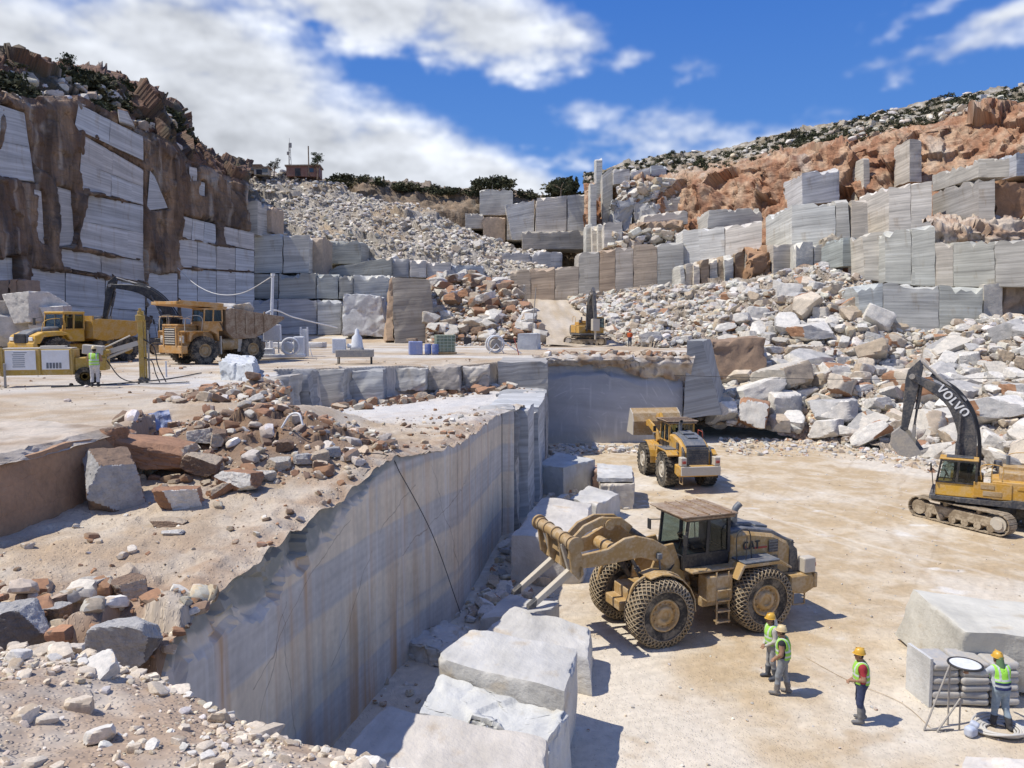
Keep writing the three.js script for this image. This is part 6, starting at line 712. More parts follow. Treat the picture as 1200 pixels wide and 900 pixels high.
// ---- rigid dump truck
{
  const t = thing('dump_truck', 'dusty orange-brown rigid dump truck loaded with stone on the upper floor', 'dump truck', [-20.9, .02, -54.6], Math.PI + .90), Y = K.orange; t.scale.set(.93, .97, .97);
  for (const z of [-1.35, 1.35]) wheel(t, 2.0, .95, z, .97, .62, .48, Math.sign(z), [K.steelTyre || K.rubber, K.tan2], false);
  for (const z of [-1.45, 1.45]) { wheel(t, -1.9, .95, z, .97, .6, .48, Math.sign(z), [K.rubber, K.tan2], false); } for (const z of [-.8, .8]) wheel(t, -1.9, .95, z, .97, .5, .48, Math.sign(z), [K.rubber, K.tan2], false);
  part('chassis', [rbox(7.2, .5, 1.1, -.2, 1.2, 0, .05), cyl(.3, 2.4, -1.9, .95, 0, Math.PI / 2), cyl(.2, 2.4, 2.0, .95, 0, Math.PI / 2)], K.rust, t);
  part('front_bumper', [rbox(.5, .55, 3.1, 3.55, 1.05, 0, .05)], Y, t);
  part('nose', [rbox(1.5, 1.5, 1.9, 3.0, 1.95, -.1, .06), rbox(1.7, .12, 2.1, 2.95, 2.74, -.1, .04)], Y, t);
  part('grille', [rbox(.06, 1.15, 1.4, 3.77, 1.95, -.1, .02)], K.charcoal, t); for (let i = 0; i < 7; i++) part('grille_bar', [rbox(.06, .07, 1.36, 3.82, 1.47 + i * .16, -.1, .015)], K.pale, t);
  for (const z of [-.95, .75]) part('grille_post', [rbox(.1, 1.35, .14, 3.8, 1.95, z, .02)], Y, t);
  for (const z of [-1.35, 1.3]) { part('deck', [rbox(1.9, .1, .9, 2.7, 2.3, z, .03), rbox(1.8, .7, .1, 2.7, 1.95, z * .8, .02)], Y, t); part('headlight', [rbox(.1, .22, .3, 3.68, 1.75, z * .95, .03), rbox(.14, .5, .5, 3.6, 1.75, z * .95, .03)], K.pale, t); part('front_fender', [prof([[.9, 1.6], [1.1, 2.1], [1.5, 2.3], [2.6, 2.3], [3.0, 2.0], [3.1, 1.6], [3.2, 1.6], [3.2, 2.36], [.9, 2.36]], .65, z, .02)], Y, t); }
  part('ladder', [bar([3.75, .5, -1.2], [3.75, 2.3, -1.2], .03), bar([3.75, .5, -1.55], [3.75, 2.3, -1.55], .03), ...[.6, .95, 1.3, 1.65, 2.0].map(y => bar([3.75, y, -1.2], [3.75, y, -1.55], .025))], Y, t);
  const c = cab(t, { x0: .6, x1: 2.15, y0: 2.3, y1: 3.85, ys: 2.95, hw: .75, z: -.95, lean: .1, mat: Y, frameMat: Y, roofMat: Y, roofT: .08, over: .05 });
  part('handrail', [tube([[2.4, 2.35, 1.7], [2.4, 3.3, 1.7], [3.5, 3.3, 1.7], [3.6, 2.35, 1.7]], .025, 24, 5), tube([[3.6, 2.35, 1.7], [3.6, 3.3, 1.5], [3.6, 3.3, .4], [3.6, 2.4, .4]], .025, 24, 5), bar([3.0, 2.35, 1.7], [3.0, 3.3, 1.7], .02), tube([[2.3, 2.35, -1.75], [2.3, 3.3, -1.75], [3.5, 3.2, -1.75], [3.6, 2.35, -1.75]], .025, 24, 5)], K.pale, t);
  part('air_filter', [cyl(.28, .5, 3.0, 3.0, .9, Math.PI / 2), cyl(.2, .4, 2.5, 2.95, .9)], K.black, t);
  const bd = sub(t, 'dump_body'); mesh('bed', [prof([[.35, 2.3], [.35, 3.75], [-.1, 3.95], [-3.0, 3.55], [-4.7, 3.35], [-4.75, 3.2], [-3.2, 2.3], [-2.0, 1.75], [-.2, 1.75]], .1, -1.72, .02), prof([[.35, 2.3], [.35, 3.75], [-.1, 3.95], [-3.0, 3.55], [-4.7, 3.35], [-4.75, 3.2], [-3.2, 2.3], [-2.0, 1.75], [-.2, 1.75]], .1, 1.72, .02), prof([[.35, 2.3], [.35, 3.9], [.22, 3.9], [.2, 2.35], [-.25, 1.9], [-1.95, 1.9], [-3.15, 2.45], [-4.7, 3.3], [-4.78, 3.2], [-3.2, 2.3], [-2, 1.72], [-.2, 1.72]], 3.35, 0, .01)], K.rust, bd);
  for (const x of [-.5, -1.3, -2.1, -2.9]) for (const z of [-1.8, 1.8]) mesh('bed_rib', [rbox(.16, 1.5, .1, x, 2.85 - (x < -2.5 ? -.1 : 0), z, .02)], K.rust, bd);
  mesh('canopy', [prof([[.3, 3.80], [.2, 4.02], [1.6, 4.18], [4.0, 4.30], [4.1, 4.22], [3.9, 4.12], [1.6, 3.98]], 3.5, 0, .02), rbox(.3, .22, 3.5, 4.0, 4.25, 0, .04), rbox(3.4, .2, .12, 2.2, 4.25, -1.7, .03, 0, 0, .05), rbox(3.4, .2, .12, 2.2, 4.25, 1.7, .03, 0, 0, .05)], Y, bd); mesh('canopy_strut', [beam([.55, 2.4, -1.66], [1.25, 3.85, -1.66], .08, .12)], K.ink, bd);
  part('side_tank', [cyl(.42, 1.0, .15, 1.35, -1.3, 0, 0, Math.PI / 2), rbox(.5, .8, .4, -.5, 1.4, -1.4, .05)], K.tan2, t); part('mud_flap', [rbox(.08, 1.3, .6, .75, 1.3, -1.4, .02), rbox(.4, 1.4, .1, -.85, 1.5, -1.55, .03)], K.pale, t);
  const r = rng(3); t.updateMatrixWorld(true); [[-.6, 3.6, .2, 2.2], [-1.8, 3.5, -.6, 1.8], [-2.4, 3.3, .7, 1.7], [-.4, 3.5, -1, 1.3], [.0, 3.7, .9, 1.2]].forEach(([x, y, z, w], i) => { const p = V3(x, y, z).applyMatrix4(t.matrixWorld); boulderAt(p, w, [1, 4, 3, 9, 0][i], ['largest pale boulder loaded on the dump truck', 'tan boulder loaded at the near side of the dump truck', 'white boulder loaded at the tail of the dump truck', 'white flat stone loaded behind the truck canopy', 'small pale stone loaded behind the truck canopy'][i], { ry: i * 1.7, sink: .1, group: 'stones loaded on the dump truck', h: .8 }); });
}
// ---- articulated hauler seen from the front
{
  const t = thing('articulated_hauler', 'yellow hauler with dark hood parked by the dumped blocks on the left', 'hauler', [-31.6, .02, -54.5], -Math.PI / 2 - .42), Y = K.yellow;
  for (const [x, z] of [[1.6, -1.15], [1.6, 1.15], [-2.2, -1.15], [-2.2, 1.15], [-3.9, -1.15], [-3.9, 1.15]]) wheel(t, x, .88, z, .9, .62, .42, Math.sign(z), [K.rubber, K.amber], false);
  part('chassis', [rbox(7.6, .4, 1.0, -.9, 1.1, 0, .05), rbox(.4, .5, 2.6, 3.1, 1.0, 0, .05)], Y, t); part('front_skirt', [rbox(.3, .45, 2.7, 3.15, 1.25, 0, .06)], Y, t);
  part('hood', [prof([[.9, 1.4], [.9, 2.55], [1.6, 2.5], [2.7, 2.3], [3.2, 2.05], [3.3, 1.45]], 1.25, 0, .08)], K.slate, t); for (const z of [-.98, .98]) { part('fender', [prof([[.4, 1.7], [.7, 2.1], [1.3, 2.25], [2.5, 2.2], [3.1, 1.95], [3.25, 1.4], [2.8, 1.4], [2.5, 1.85], [.9, 1.95], [.6, 1.6]], .7, z, .05)], Y, t); part('headlight', [rbox(.08, .26, .4, 3.22, 1.72, z, .04)], K.lamp, t); }
  part('grille', [rbox(.08, .62, 1.15, 3.30, 1.75, 0, .03), ...[0, 1, 2, 3].map(i => box(.03, .03, 1.05, 3.35, 1.52 + i * .14, 0))], K.black, t);
  cab(t, { x0: -.75, x1: .95, y0: 1.5, y1: 3.45, ys: 2.35, hw: .95, lean: .14, mat: Y, frameMat: K.amber, roofMat: Y, roofT: .14, over: .06 });
  part('handrail', [tube([[.9, 2.3, -1.2], [1.0, 3.0, -1.25], [2.4, 2.9, -1.25], [2.6, 2.2, -1.2]], .025, 24, 5)], Y, t); part('mirror', [bar([1, 3.2, -1], [1.3, 3.1, -1.4], .02), rbox(.06, .5, .25, 1.3, 2.9, -1.42, .02), bar([1, 3.2, 1], [1.3, 3.1, 1.4], .02), rbox(.06, .5, .25, 1.3, 2.9, 1.42, .02)], K.ink, t);
  part('dump_body', [prof([[-1.0, 1.7], [-1.0, 3.0], [-1.5, 3.1], [-5.2, 2.9], [-5.4, 2.75], [-4.6, 1.9], [-2.0, 1.5]], .1, -1.45, .02), prof([[-1.0, 1.7], [-1.0, 3.0], [-1.5, 3.1], [-5.2, 2.9], [-5.4, 2.75], [-4.6, 1.9], [-2.0, 1.5]], .1, 1.45, .02), prof([[-1.0, 1.7], [-1.0, 3.3], [-1.15, 3.3], [-1.15, 1.9], [-2.1, 1.7], [-4.5, 2.05], [-5.3, 2.8], [-5.4, 2.7], [-4.6, 1.85], [-2.0, 1.45]], 2.9, 0, .01)], K.amber, t);
}
// ---- drilling rig with two white notice panels and an upright mast
{
  const t = thing('drill_rig', 'mustard drilling rig with two white notice panels and an upright mast, left side', 'drill rig', [-21.6, .02, -35.0], .26), Y = paint([.42, .27, .045], .3, 44);
  t.scale.setScalar(.86); part('cabinet', [rbox(3.5, 1.35, 1.15, .1, 1.22, 0, .05), rbox(.06, 1.45, 1.2, -1.6, 1.25, 0, .02)], Y, t);
  part('corner_post', [rbox(.10, 1.5, .10, -1.5, 1.25, .6, .02), rbox(.10, 1.4, .10, .22, 1.25, .6, .02), rbox(.10, 1.4, .10, 1.75, 1.25, .6, .02)], Y, t);
  const pg = new Map(); for (const [x, w, kind] of [[-.65, 1.42, 0], [.98, 1.30, 1]]) { const p = part('notice_panel', [rbox(w, 1.02, .03, x, 1.35, .60, .01)], K.white, t); const ln = []; if (kind === 0) for (let i = 0; i < 8; i++) ln.push(box(i === 0 ? .62 : .45 + .25 * hsh(i, 3, 2, 1), .035, .006, x + (i === 0 ? 0 : -.08), 1.74 - i * .105, .622)); else for (let i = 0; i < 5; i++) ln.push(box(.11, .3, .006, x - .38 + i * .15, 1.05, .622)); mesh('panel_print', ln, K.slate, p); }
  part('roof_load', [rbox(3.3, .08, 1.0, .1, 1.94, 0, .03), rbox(1.2, .12, .5, .8, 2.02, .1, .04)], K.pale, t);
  for (const x of [-1.7, -1.35]) part('support_leg', [rbox(.1, 1.3, .1, x, .55, .75, .02), rbox(.26, .05, .26, x, .03, .75, .01)], x < -1.5 ? Y : K.steel, t);
  for (const z of [-.5, .5]) wheel(t, 2.35, .46, z, .46, .3, .24, Math.sign(z), [K.rubber, Y], false);
  part('rear_body', [rbox(1.5, .7, 1.0, 2.6, 1.1, 0, .06), rbox(1.3, .2, .9, 2.9, 1.75, 0, .05), rbox(.9, .5, .8, 2.9, 1.55, 0, .05)], Y, t);
  part('control_console', [rbox(1.0, .5, .6, 2.75, 1.85, .3, .05, 0, 0, -.1)], K.pale, t);
  part('drill_arm', [beam([3.0, 1.6, .1], [4.9, 2.2, .1], .2, .26), bar([3.1, 1.3, .1], [4.6, 1.95, .1], .08, 10), bar([2.9, 1.8, -.1], [4.5, 2.6, .0], .04)], K.pale, t);
  const m = sub(t, 'mast'); mesh('mast_beam', [rbox(.26, 3.4, .26, 5.05, 1.85, .1, .03), rbox(.1, 3.3, .1, 5.26, 1.8, .1, .02)], Y, m); mesh('mast_head', [rbox(.42, .35, .42, 5.05, 3.55, .1, .05), rbox(.3, .22, .3, 5.08, 3.82, .1, .04), ...[-.14, .14].map(z => rbox(.08, .2, .08, 5.05, 3.98, .1 + z, .02))], Y, m); mesh('mast_foot', [cyl(.16, .16, 5.05, .26, .1), rbox(.5, .12, .4, 5.1, .2, .1, .03), ...[-.12, .22].map(x => cyl(.07, .2, 5.05 + x, .1, .1))], K.charcoal, m); mesh('drill_rod', [cyl(.05, 2.8, 5.4, 1.5, .1)], K.steel, m);
  part('hose', [tube([[5.2, 2.4, .2], [5.7, 2.0, .3], [5.9, 1.0, .4], [6.3, .06, .5]], .03, 24, 6), tube([[5.2, 1.4, .2], [5.6, 1.2, .4], [5.8, .5, .5], [6.0, .05, .6]], .03, 24, 6), tube([[3.4, 1.3, .5], [4.2, .3, .8], [5.6, .05, .9], [7.5, .05, .6]], .03, 30, 6)], K.ink, t);
}
// ================================================================ PEOPLE
// surface of a distance field on a regular grid (surface nets)
function netMesh(f, lo, hi, h, colorOf) {
  const nx = Math.ceil((hi[0] - lo[0]) / h) + 1, ny = Math.ceil((hi[1] - lo[1]) / h) + 1, nz = Math.ceil((hi[2] - lo[2]) / h) + 1, F = new Float32Array(nx * ny * nz), I = (i, j, k) => (k * ny + j) * nx + i;
  for (let k = 0; k < nz; k++) for (let j = 0; j < ny; j++) for (let i = 0; i < nx; i++) F[I(i, j, k)] = f(lo[0] + i * h, lo[1] + j * h, lo[2] + k * h);
  const id = new Int32Array(nx * ny * nz).fill(-1), pos = [], idx = [], col = [];
  const E = [[0,0,0,1,0,0],[0,1,0,1,1,0],[0,0,1,1,0,1],[0,1,1,1,1,1],[0,0,0,0,1,0],[1,0,0,1,1,0],[0,0,1,0,1,1],[1,0,1,1,1,1],[0,0,0,0,0,1],[1,0,0,1,0,1],[0,1,0,0,1,1],[1,1,0,1,1,1]];
  for (let k = 0; k < nz - 1; k++) for (let j = 0; j < ny - 1; j++) for (let i = 0; i < nx - 1; i++) { let sx = 0, sy = 0, sz = 0, n = 0; for (const e of E) { const a = F[I(i + e[0], j + e[1], k + e[2])], b = F[I(i + e[3], j + e[4], k + e[5])]; if ((a < 0) !== (b < 0)) { const t = a / (a - b); sx += mix(e[0], e[3], t); sy += mix(e[1], e[4], t); sz += mix(e[2], e[5], t); n++; } } if (n) { id[I(i, j, k)] = pos.length / 3; const x = lo[0] + (i + sx / n) * h, y = lo[1] + (j + sy / n) * h, z = lo[2] + (k + sz / n) * h; pos.push(x, y, z); col.push(...colorOf(x, y, z)); } }
  const quad = (a, b, c, d, fl) => { if (a < 0 || b < 0 || c < 0 || d < 0) return; fl ? idx.push(a, b, c, a, c, d) : idx.push(a, c, b, a, d, c); };
  for (let k = 1; k < nz - 1; k++) for (let j = 1; j < ny - 1; j++) for (let i = 1; i < nx - 1; i++) { const a = F[I(i, j, k)] < 0; if (a !== F[I(i + 1, j, k)] < 0) quad(id[I(i, j - 1, k - 1)], id[I(i, j, k - 1)], id[I(i, j, k)], id[I(i, j - 1, k)], a); if (a !== F[I(i, j + 1, k)] < 0) quad(id[I(i - 1, j, k - 1)], id[I(i - 1, j, k)], id[I(i, j, k)], id[I(i, j, k - 1)], a); if (a !== F[I(i, j, k + 1)] < 0) quad(id[I(i - 1, j - 1, k)], id[I(i, j - 1, k)], id[I(i, j, k)], id[I(i - 1, j, k)], a); }
  const g = new THREE.BufferGeometry(); g.setAttribute('position', new THREE.Float32BufferAttribute(pos, 3)); g.setAttribute('color', new THREE.Float32BufferAttribute(col, 3)); g.setIndex(idx); g.computeVertexNormals(); const uv = new Float32Array(pos.length / 3 * 2); for (let i = 0; i < uv.length / 2; i++) { uv[i * 2] = pos[i * 3] + pos[i * 3 + 2]; uv[i * 2 + 1] = pos[i * 3 + 1]; } g.setAttribute('uv', new THREE.BufferAttribute(uv, 2)); return g;
}
function cap(x, y, z, a, b, ra, rb) { const dx = b[0] - a[0], dy = b[1] - a[1], dz = b[2] - a[2], px = x - a[0], py = y - a[1], pz = z - a[2], t = clamp((px * dx + py * dy + pz * dz) / (dx * dx + dy * dy + dz * dz + 1e-9)); return Math.hypot(px - dx * t, py - dy * t, pz - dz * t) - mix(ra, rb, t); }
const smin = (a, b, k) => { const h = clamp(.5 + .5 * (b - a) / k); return mix(b, a, h) - k * h * (1 - h); };
M.cloth = std({ vertexColors: true, map: rep(stoneC, 3), roughness: .95 }); M.skin = std({ vertexColors: true, roughness: .7 });
M.helmet = std({ color: lin(.62, .36, .045), roughness: .38 }); M.helmet2 = std({ color: lin(.60, .47, .25), roughness: .45 }); M.vest = std({ vertexColors: true, roughness: .9 });
// local frame: faces +x, y up, z to its right. Joints are given for the left (-z) and right (+z) side.
function person(label, pos, turn, o) {
  const t = thing('person', label, 'person', pos, turn), J = { pel: [0, .95, 0], chest: [.02, 1.28, 0], neck: [.03, 1.49, 0], head: [.07, 1.64, 0], hipL: [0, .93, -.09], hipR: [0, .93, .09], knL: [.03, .50, -.11], knR: [.03, .50, .11], anL: [-.02, .09, -.12], anR: [-.02, .09, .12], shL: [.02, 1.42, -.19], shR: [.02, 1.42, .19], elL: [0, 1.14, -.25], elR: [0, 1.14, .25], wrL: [.12, .92, -.22], wrR: [.12, .92, .22], ...o.j };
  const C = { skin: [.36, .21, .135], shirt: [.5, .48, .44], trousers: [.12, .16, .23], boots: [.12, .11, .10], sleeve: 1, ...o.c };
  const add = (a, b) => [a[0] + b[0], a[1] + b[1], a[2] + b[2]], lerp = (a, b, k) => [mix(a[0], b[0], k), mix(a[1], b[1], k), mix(a[2], b[2], k)];
  const torso = (x, y, z) => { const q = z * .82; let d = cap(x, y, q, J.pel, lerp(J.pel, J.chest, .5), .16, .158); d = smin(d, cap(x, y, q, lerp(J.pel, J.chest, .5), J.chest, .155, .17), .05); d = smin(d, cap(x, y, z, add(J.shL, [0, -.03, .04]), add(J.shR, [0, -.03, -.04]), .092, .092), .08); return d; };
  const bones = [];
  for (const s of ['L', 'R']) { const an = J['an' + s], toe = add(an, [.17, -.045, s === 'L' ? -.02 : .02]); bones.push([J['hip' + s], J['kn' + s], .105, .08, 't'], [J['kn' + s], add(an, [0, .1, 0]), .072, .062, 'b2'], [an, lerp(an, J['kn' + s], .5), .062, .075, 'b2'], [add(an, [-.05, -.035, 0]), toe, .05, .042, 'b'], [J['sh' + s], J['el' + s], .068, .05, 'a'], [J['el' + s], J['wr' + s], .048, .034, 'f']);
    const w = J['wr' + s], dir = V3(...w).sub(V3(...J['el' + s])).normalize(), side = V3(0, 0, s === 'L' ? 1 : -1), up = V3(1, 0, 0); const pm = add(w, dir.clone().multiplyScalar(.085).toArray()); bones.push([w, pm, .03, .036, 'h']); for (let i = 0; i < 4; i++) { const b = add(pm, up.clone().multiplyScalar((i - 1.5) * .020).toArray()), k1 = add(b, dir.clone().multiplyScalar(.045 - Math.abs(i - 1.4) * .004).toArray()), k2 = add(k1, dir.clone().multiplyScalar(.03).addScaledVector(side, .022).toArray()); bones.push([b, k1, .0105, .0100, 'h'], [k1, k2, .0100, .0085, 'h']); } const tb = add(lerp(w, pm, .45), up.clone().multiplyScalar(.03).toArray()); bones.push([tb, add(tb, dir.clone().multiplyScalar(.05).addScaledVector(up, .025).toArray()), .013, .0095, 'h']); }
  bones.push([J.chest, J.neck, .07, .058, 'n'], [J.neck, add(J.head, [-.01, -.06, 0]), .056, .055, 'n']);
  const H = J.head, head = (x, y, z) => { const dx = (x - H[0]) / .098, dy = (y - H[1]) / .125, dz = (z - H[2]) / .078; let d = (Math.hypot(dx, dy, dz) - 1) * .085; d = smin(d, cap(x, y, z, add(H, [.05, -.085, 0]), add(H, [.03, -.07, 0]), .045, .05), .04); d = smin(d, cap(x, y, z, add(H, [.095, .01, 0]), add(H, [.115, -.03, 0]), .010, .015), .015); for (const s of [-1, 1]) d = smin(d, cap(x, y, z, add(H, [-.005, .02, s * .08]), add(H, [-.01, -.025, s * .078]), .014, .010), .01); return d; };
  const body = (x, y, z) => { let d = torso(x, y, z); for (const b of bones) { const e = cap(x, y, z, b[0], b[1], b[2], b[3]); if (e < .2) d = smin(d, e, b[4] === 'h' ? .010 : b[4] === 'a' || b[4] === 't' ? .06 : .03); else d = Math.min(d, e); } d = smin(d, head(x, y, z), .02); if (y > .12 && y < 1.45) d += .010 * noise(x * 15, y * 9, z * 15); return d; };
  const lo = [9, -.01, 9], hi = [-9, 0, -9]; for (const k in J) for (let a = 0; a < 3; a++) { lo[a] = Math.min(lo[a], J[k][a] - .26); hi[a] = Math.max(hi[a], J[k][a] + .26); } lo[1] = -.03;
  const colorOf = (x, y, z) => { const h = head(x, y, z); if (h < .012 || cap(x, y, z, J.neck, H, .06, .06) < .01) { const fx = x - H[0], fy = y - H[1], fz = Math.abs(z - H[2]); if (fx < .02 && fy > -.06 && fz < .075) return [.03, .025, .02]; if (fx > .07 && fy > -.005 && fy < .018 && fz > .02 && fz < .048) return [.05, .04, .035]; if (fx > .07 && fy > -.075 && fy < -.06 && fz < .026) return [.25, .10, .08]; return C.skin; }
    let bd = torso(x, y, z), tg = y < J.pel[1] + .06 ? 't' : 's'; for (const b of bones) { const e = cap(x, y, z, b[0], b[1], b[2], b[3]); if (e < bd - .004) { bd = e; tg = b[4]; } }
    if (tg === 'h') return C.glove || C.skin; if (tg === 'f') return C.sleeve > .9 ? C.shirt : C.skin; if (tg === 'a') { const k = clamp((1.42 - y) / .3); return C.sleeve > .9 || k < C.sleeve ? C.shirt : C.skin; } if (tg === 'b') return C.boots; if (tg === 'b2') return y < (C.bootH ?? .34) ? C.boots : C.trousers; if (tg === 't') return C.trousers; if (tg === 'n') return C.skin; return C.shirt; };
  rawMesh('body', netMesh(body, lo, hi, o.res || .014, colorOf), M.cloth, t);
  if (o.vest) { const y0 = J.pel[1] + .02, y1 = J.shL[1] + .035; const vest = (x, y, z) => { const d = torso(x, y, z) - .022 + .004 * noise(x * 20, y * 14, z * 20); return Math.max(d, -(torso(x, y, z) - .006), y0 - y, Math.abs(z) - .20, (Math.hypot(x - J.neck[0], (z)) - .085) * -1 * (y > J.chest[1] + .12 ? 1 : 0) - (y > J.chest[1] + .12 ? 0 : 9)); }; rawMesh('safety_vest', netMesh(vest, [J.pel[0] - .3, y0 - .03, -.3], [Math.max(J.chest[0], J.pel[0]) + .3, y1 + .1, .3], .012, (x, y, z) => { const v = y - y0; if ((v > .07 && v < .115) || (v > .20 && v < .245)) return [.52, .54, .52]; if (Math.abs(Math.abs(z) - .11) < .022 && v > .245) return [.52, .54, .52]; return o.vest2 && v < .17 ? o.vest2 : o.vest; }), M.vest, t); }
  if (o.helmet) { const g = [lathe([[.0, .135], [.04, .132], [.08, .112], [.108, .07], [.118, .015], [.12, 0], [.112, -.004], [.108, .0]], 28).scale(1.08, 1, .93), T(lathe([[.112, 0], [.138, -.006], [.138, -.012], [.11, -.008]], 28).scale(1.1, 1, .95), .012, .002, 0), T(new THREE.CylinderGeometry(.07, .075, .008, 20), .095, -.006, 0), box(.2, .014, .02, 0, .128, 0)]; const m = mesh('hard_hat', g, o.helmet, t); m.position.set(H[0] - .005, H[1] + .048, H[2]); m.rotation.z = o.tilt || 0; }
  if (o.nape) rawMesh('neck_cloth', netMesh((x, y, z) => Math.max(cap(x, y, z, add(H, [-.06, .03, 0]), add(J.neck, [-.07, -.03, 0]), .085, .10), -(cap(x, y, z, add(H, [-.03, .03, 0]), add(J.neck, [-.03, -.03, 0]), .08, .085)), x - H[0] + .01), [H[0] - .25, H[1] - .35, -.15], [H[0] + .05, H[1] + .12, .15], .012, () => o.nape), M.vest, t);
  return t;
}
const LIME = [.30, .56, .075], face = a => a;
const pp = (x, y, Y) => { const p = onY(x, y, Y); return [p.x, Y, p.z]; }, PY = -6.69;
person('worker with yellow hard hat and long pale sleeves, behind his partner beside the loader', pp(904, 795, PY), Math.PI + .1, { vest: LIME, helmet: M.helmet, nape: [.55, .52, .48], c: { shirt: [.52, .50, .46], trousers: [.30, .31, .32], boots: [.09, .10, .12] }, j: { wrL: [.21, .95, -.07], wrR: [.22, .96, .04], elL: [.04, 1.13, -.25], elR: [.04, 1.13, .25], anL: [-.06, .09, -.12], anR: [.05, .09, .12] } });
person('worker with cream hard hat and bare arms, nearer of the two by the loader', pp(917, 813, PY), Math.PI - .5, { vest: LIME, helmet: M.helmet2, c: { shirt: [.03, .03, .035], sleeve: .15, trousers: [.25, .27, .29], boots: [.22, .21, .2], bootH: .30 }, j: { wrL: [.2, .9, -.05], wrR: [.2, .92, .04], elL: [.02, 1.13, -.26], elR: [.02, 1.13, .26], anL: [.12, .09, -.13], knL: [.10, .5, -.12], anR: [-.12, .09, .13], knR: [-.02, .5, .12] } });
person('worker in red T-shirt and lime vest standing alone in the pit', pp(1008, 845, PY), Math.PI - .25, { vest: LIME, helmet: M.helmet, c: { shirt: [.38, .035, .045], sleeve: .62, trousers: [.045, .06, .125], boots: [.20, .20, .20], bootH: .40 }, j: { wrL: [.22, 1.0, -.03], wrR: [.23, 1.0, .04], elL: [.0, 1.13, -.27], elR: [.0, 1.13, .27], anL: [.02, .09, -.14], anR: [-.08, .09, .13], knL: [.05, .5, -.13] } });
person('worker in lime and navy vest reaching over the stacked sacks at the right edge', pp(1171, 852, PY), Math.PI / 2 + .1, { vest: [.34, .72, .07], vest2: [.02, .03, .10], helmet: M.helmet, nape: [.10, .18, .08], c: { shirt: [.50, .55, .60], trousers: [.27, .34, .40], boots: [.06, .06, .065], bootH: .3 }, j: { chest: [.08, 1.27, 0], neck: [.13, 1.47, 0], head: [.17, 1.61, 0], shL: [.08, 1.41, -.19], shR: [.08, 1.41, .19], elL: [.20, 1.24, -.36], wrL: [.34, 1.20, -.56], elR: [.26, 1.22, .28], wrR: [.48, 1.15, .26], anL: [.06, .09, -.11], anR: [-.16, .09, .13], knR: [-.02, .5, .11] } });
person('worker in lime vest and white trousers at the drilling rig on the left', [-18.4, .03, -33.8], Math.PI / 2 + .3, { vest: [.36, .62, .09], helmet: M.helmet2, res: .018, c: { shirt: [.30, .20, .14], sleeve: .1, trousers: [.62, .60, .57], boots: [.05, .05, .05], bootH: .22 }, j: { elL: [.12, 1.16, -.26], wrL: [.34, 1.16, -.22], elR: [.12, 1.16, .26], wrR: [.34, 1.18, .22] } });
person('worker in orange jacket and red helmet beside the far excavator', [12.75, .22, -83.2], Math.PI / 2, { helmet: std({ color: lin(.5, .07, .03), roughness: .4 }), res: .02, c: { shirt: [.62, .12, .03], trousers: [.06, .08, .13] }, j: { wrL: [.16, 1.0, -.2], wrR: [.16, 1.0, .2] } });
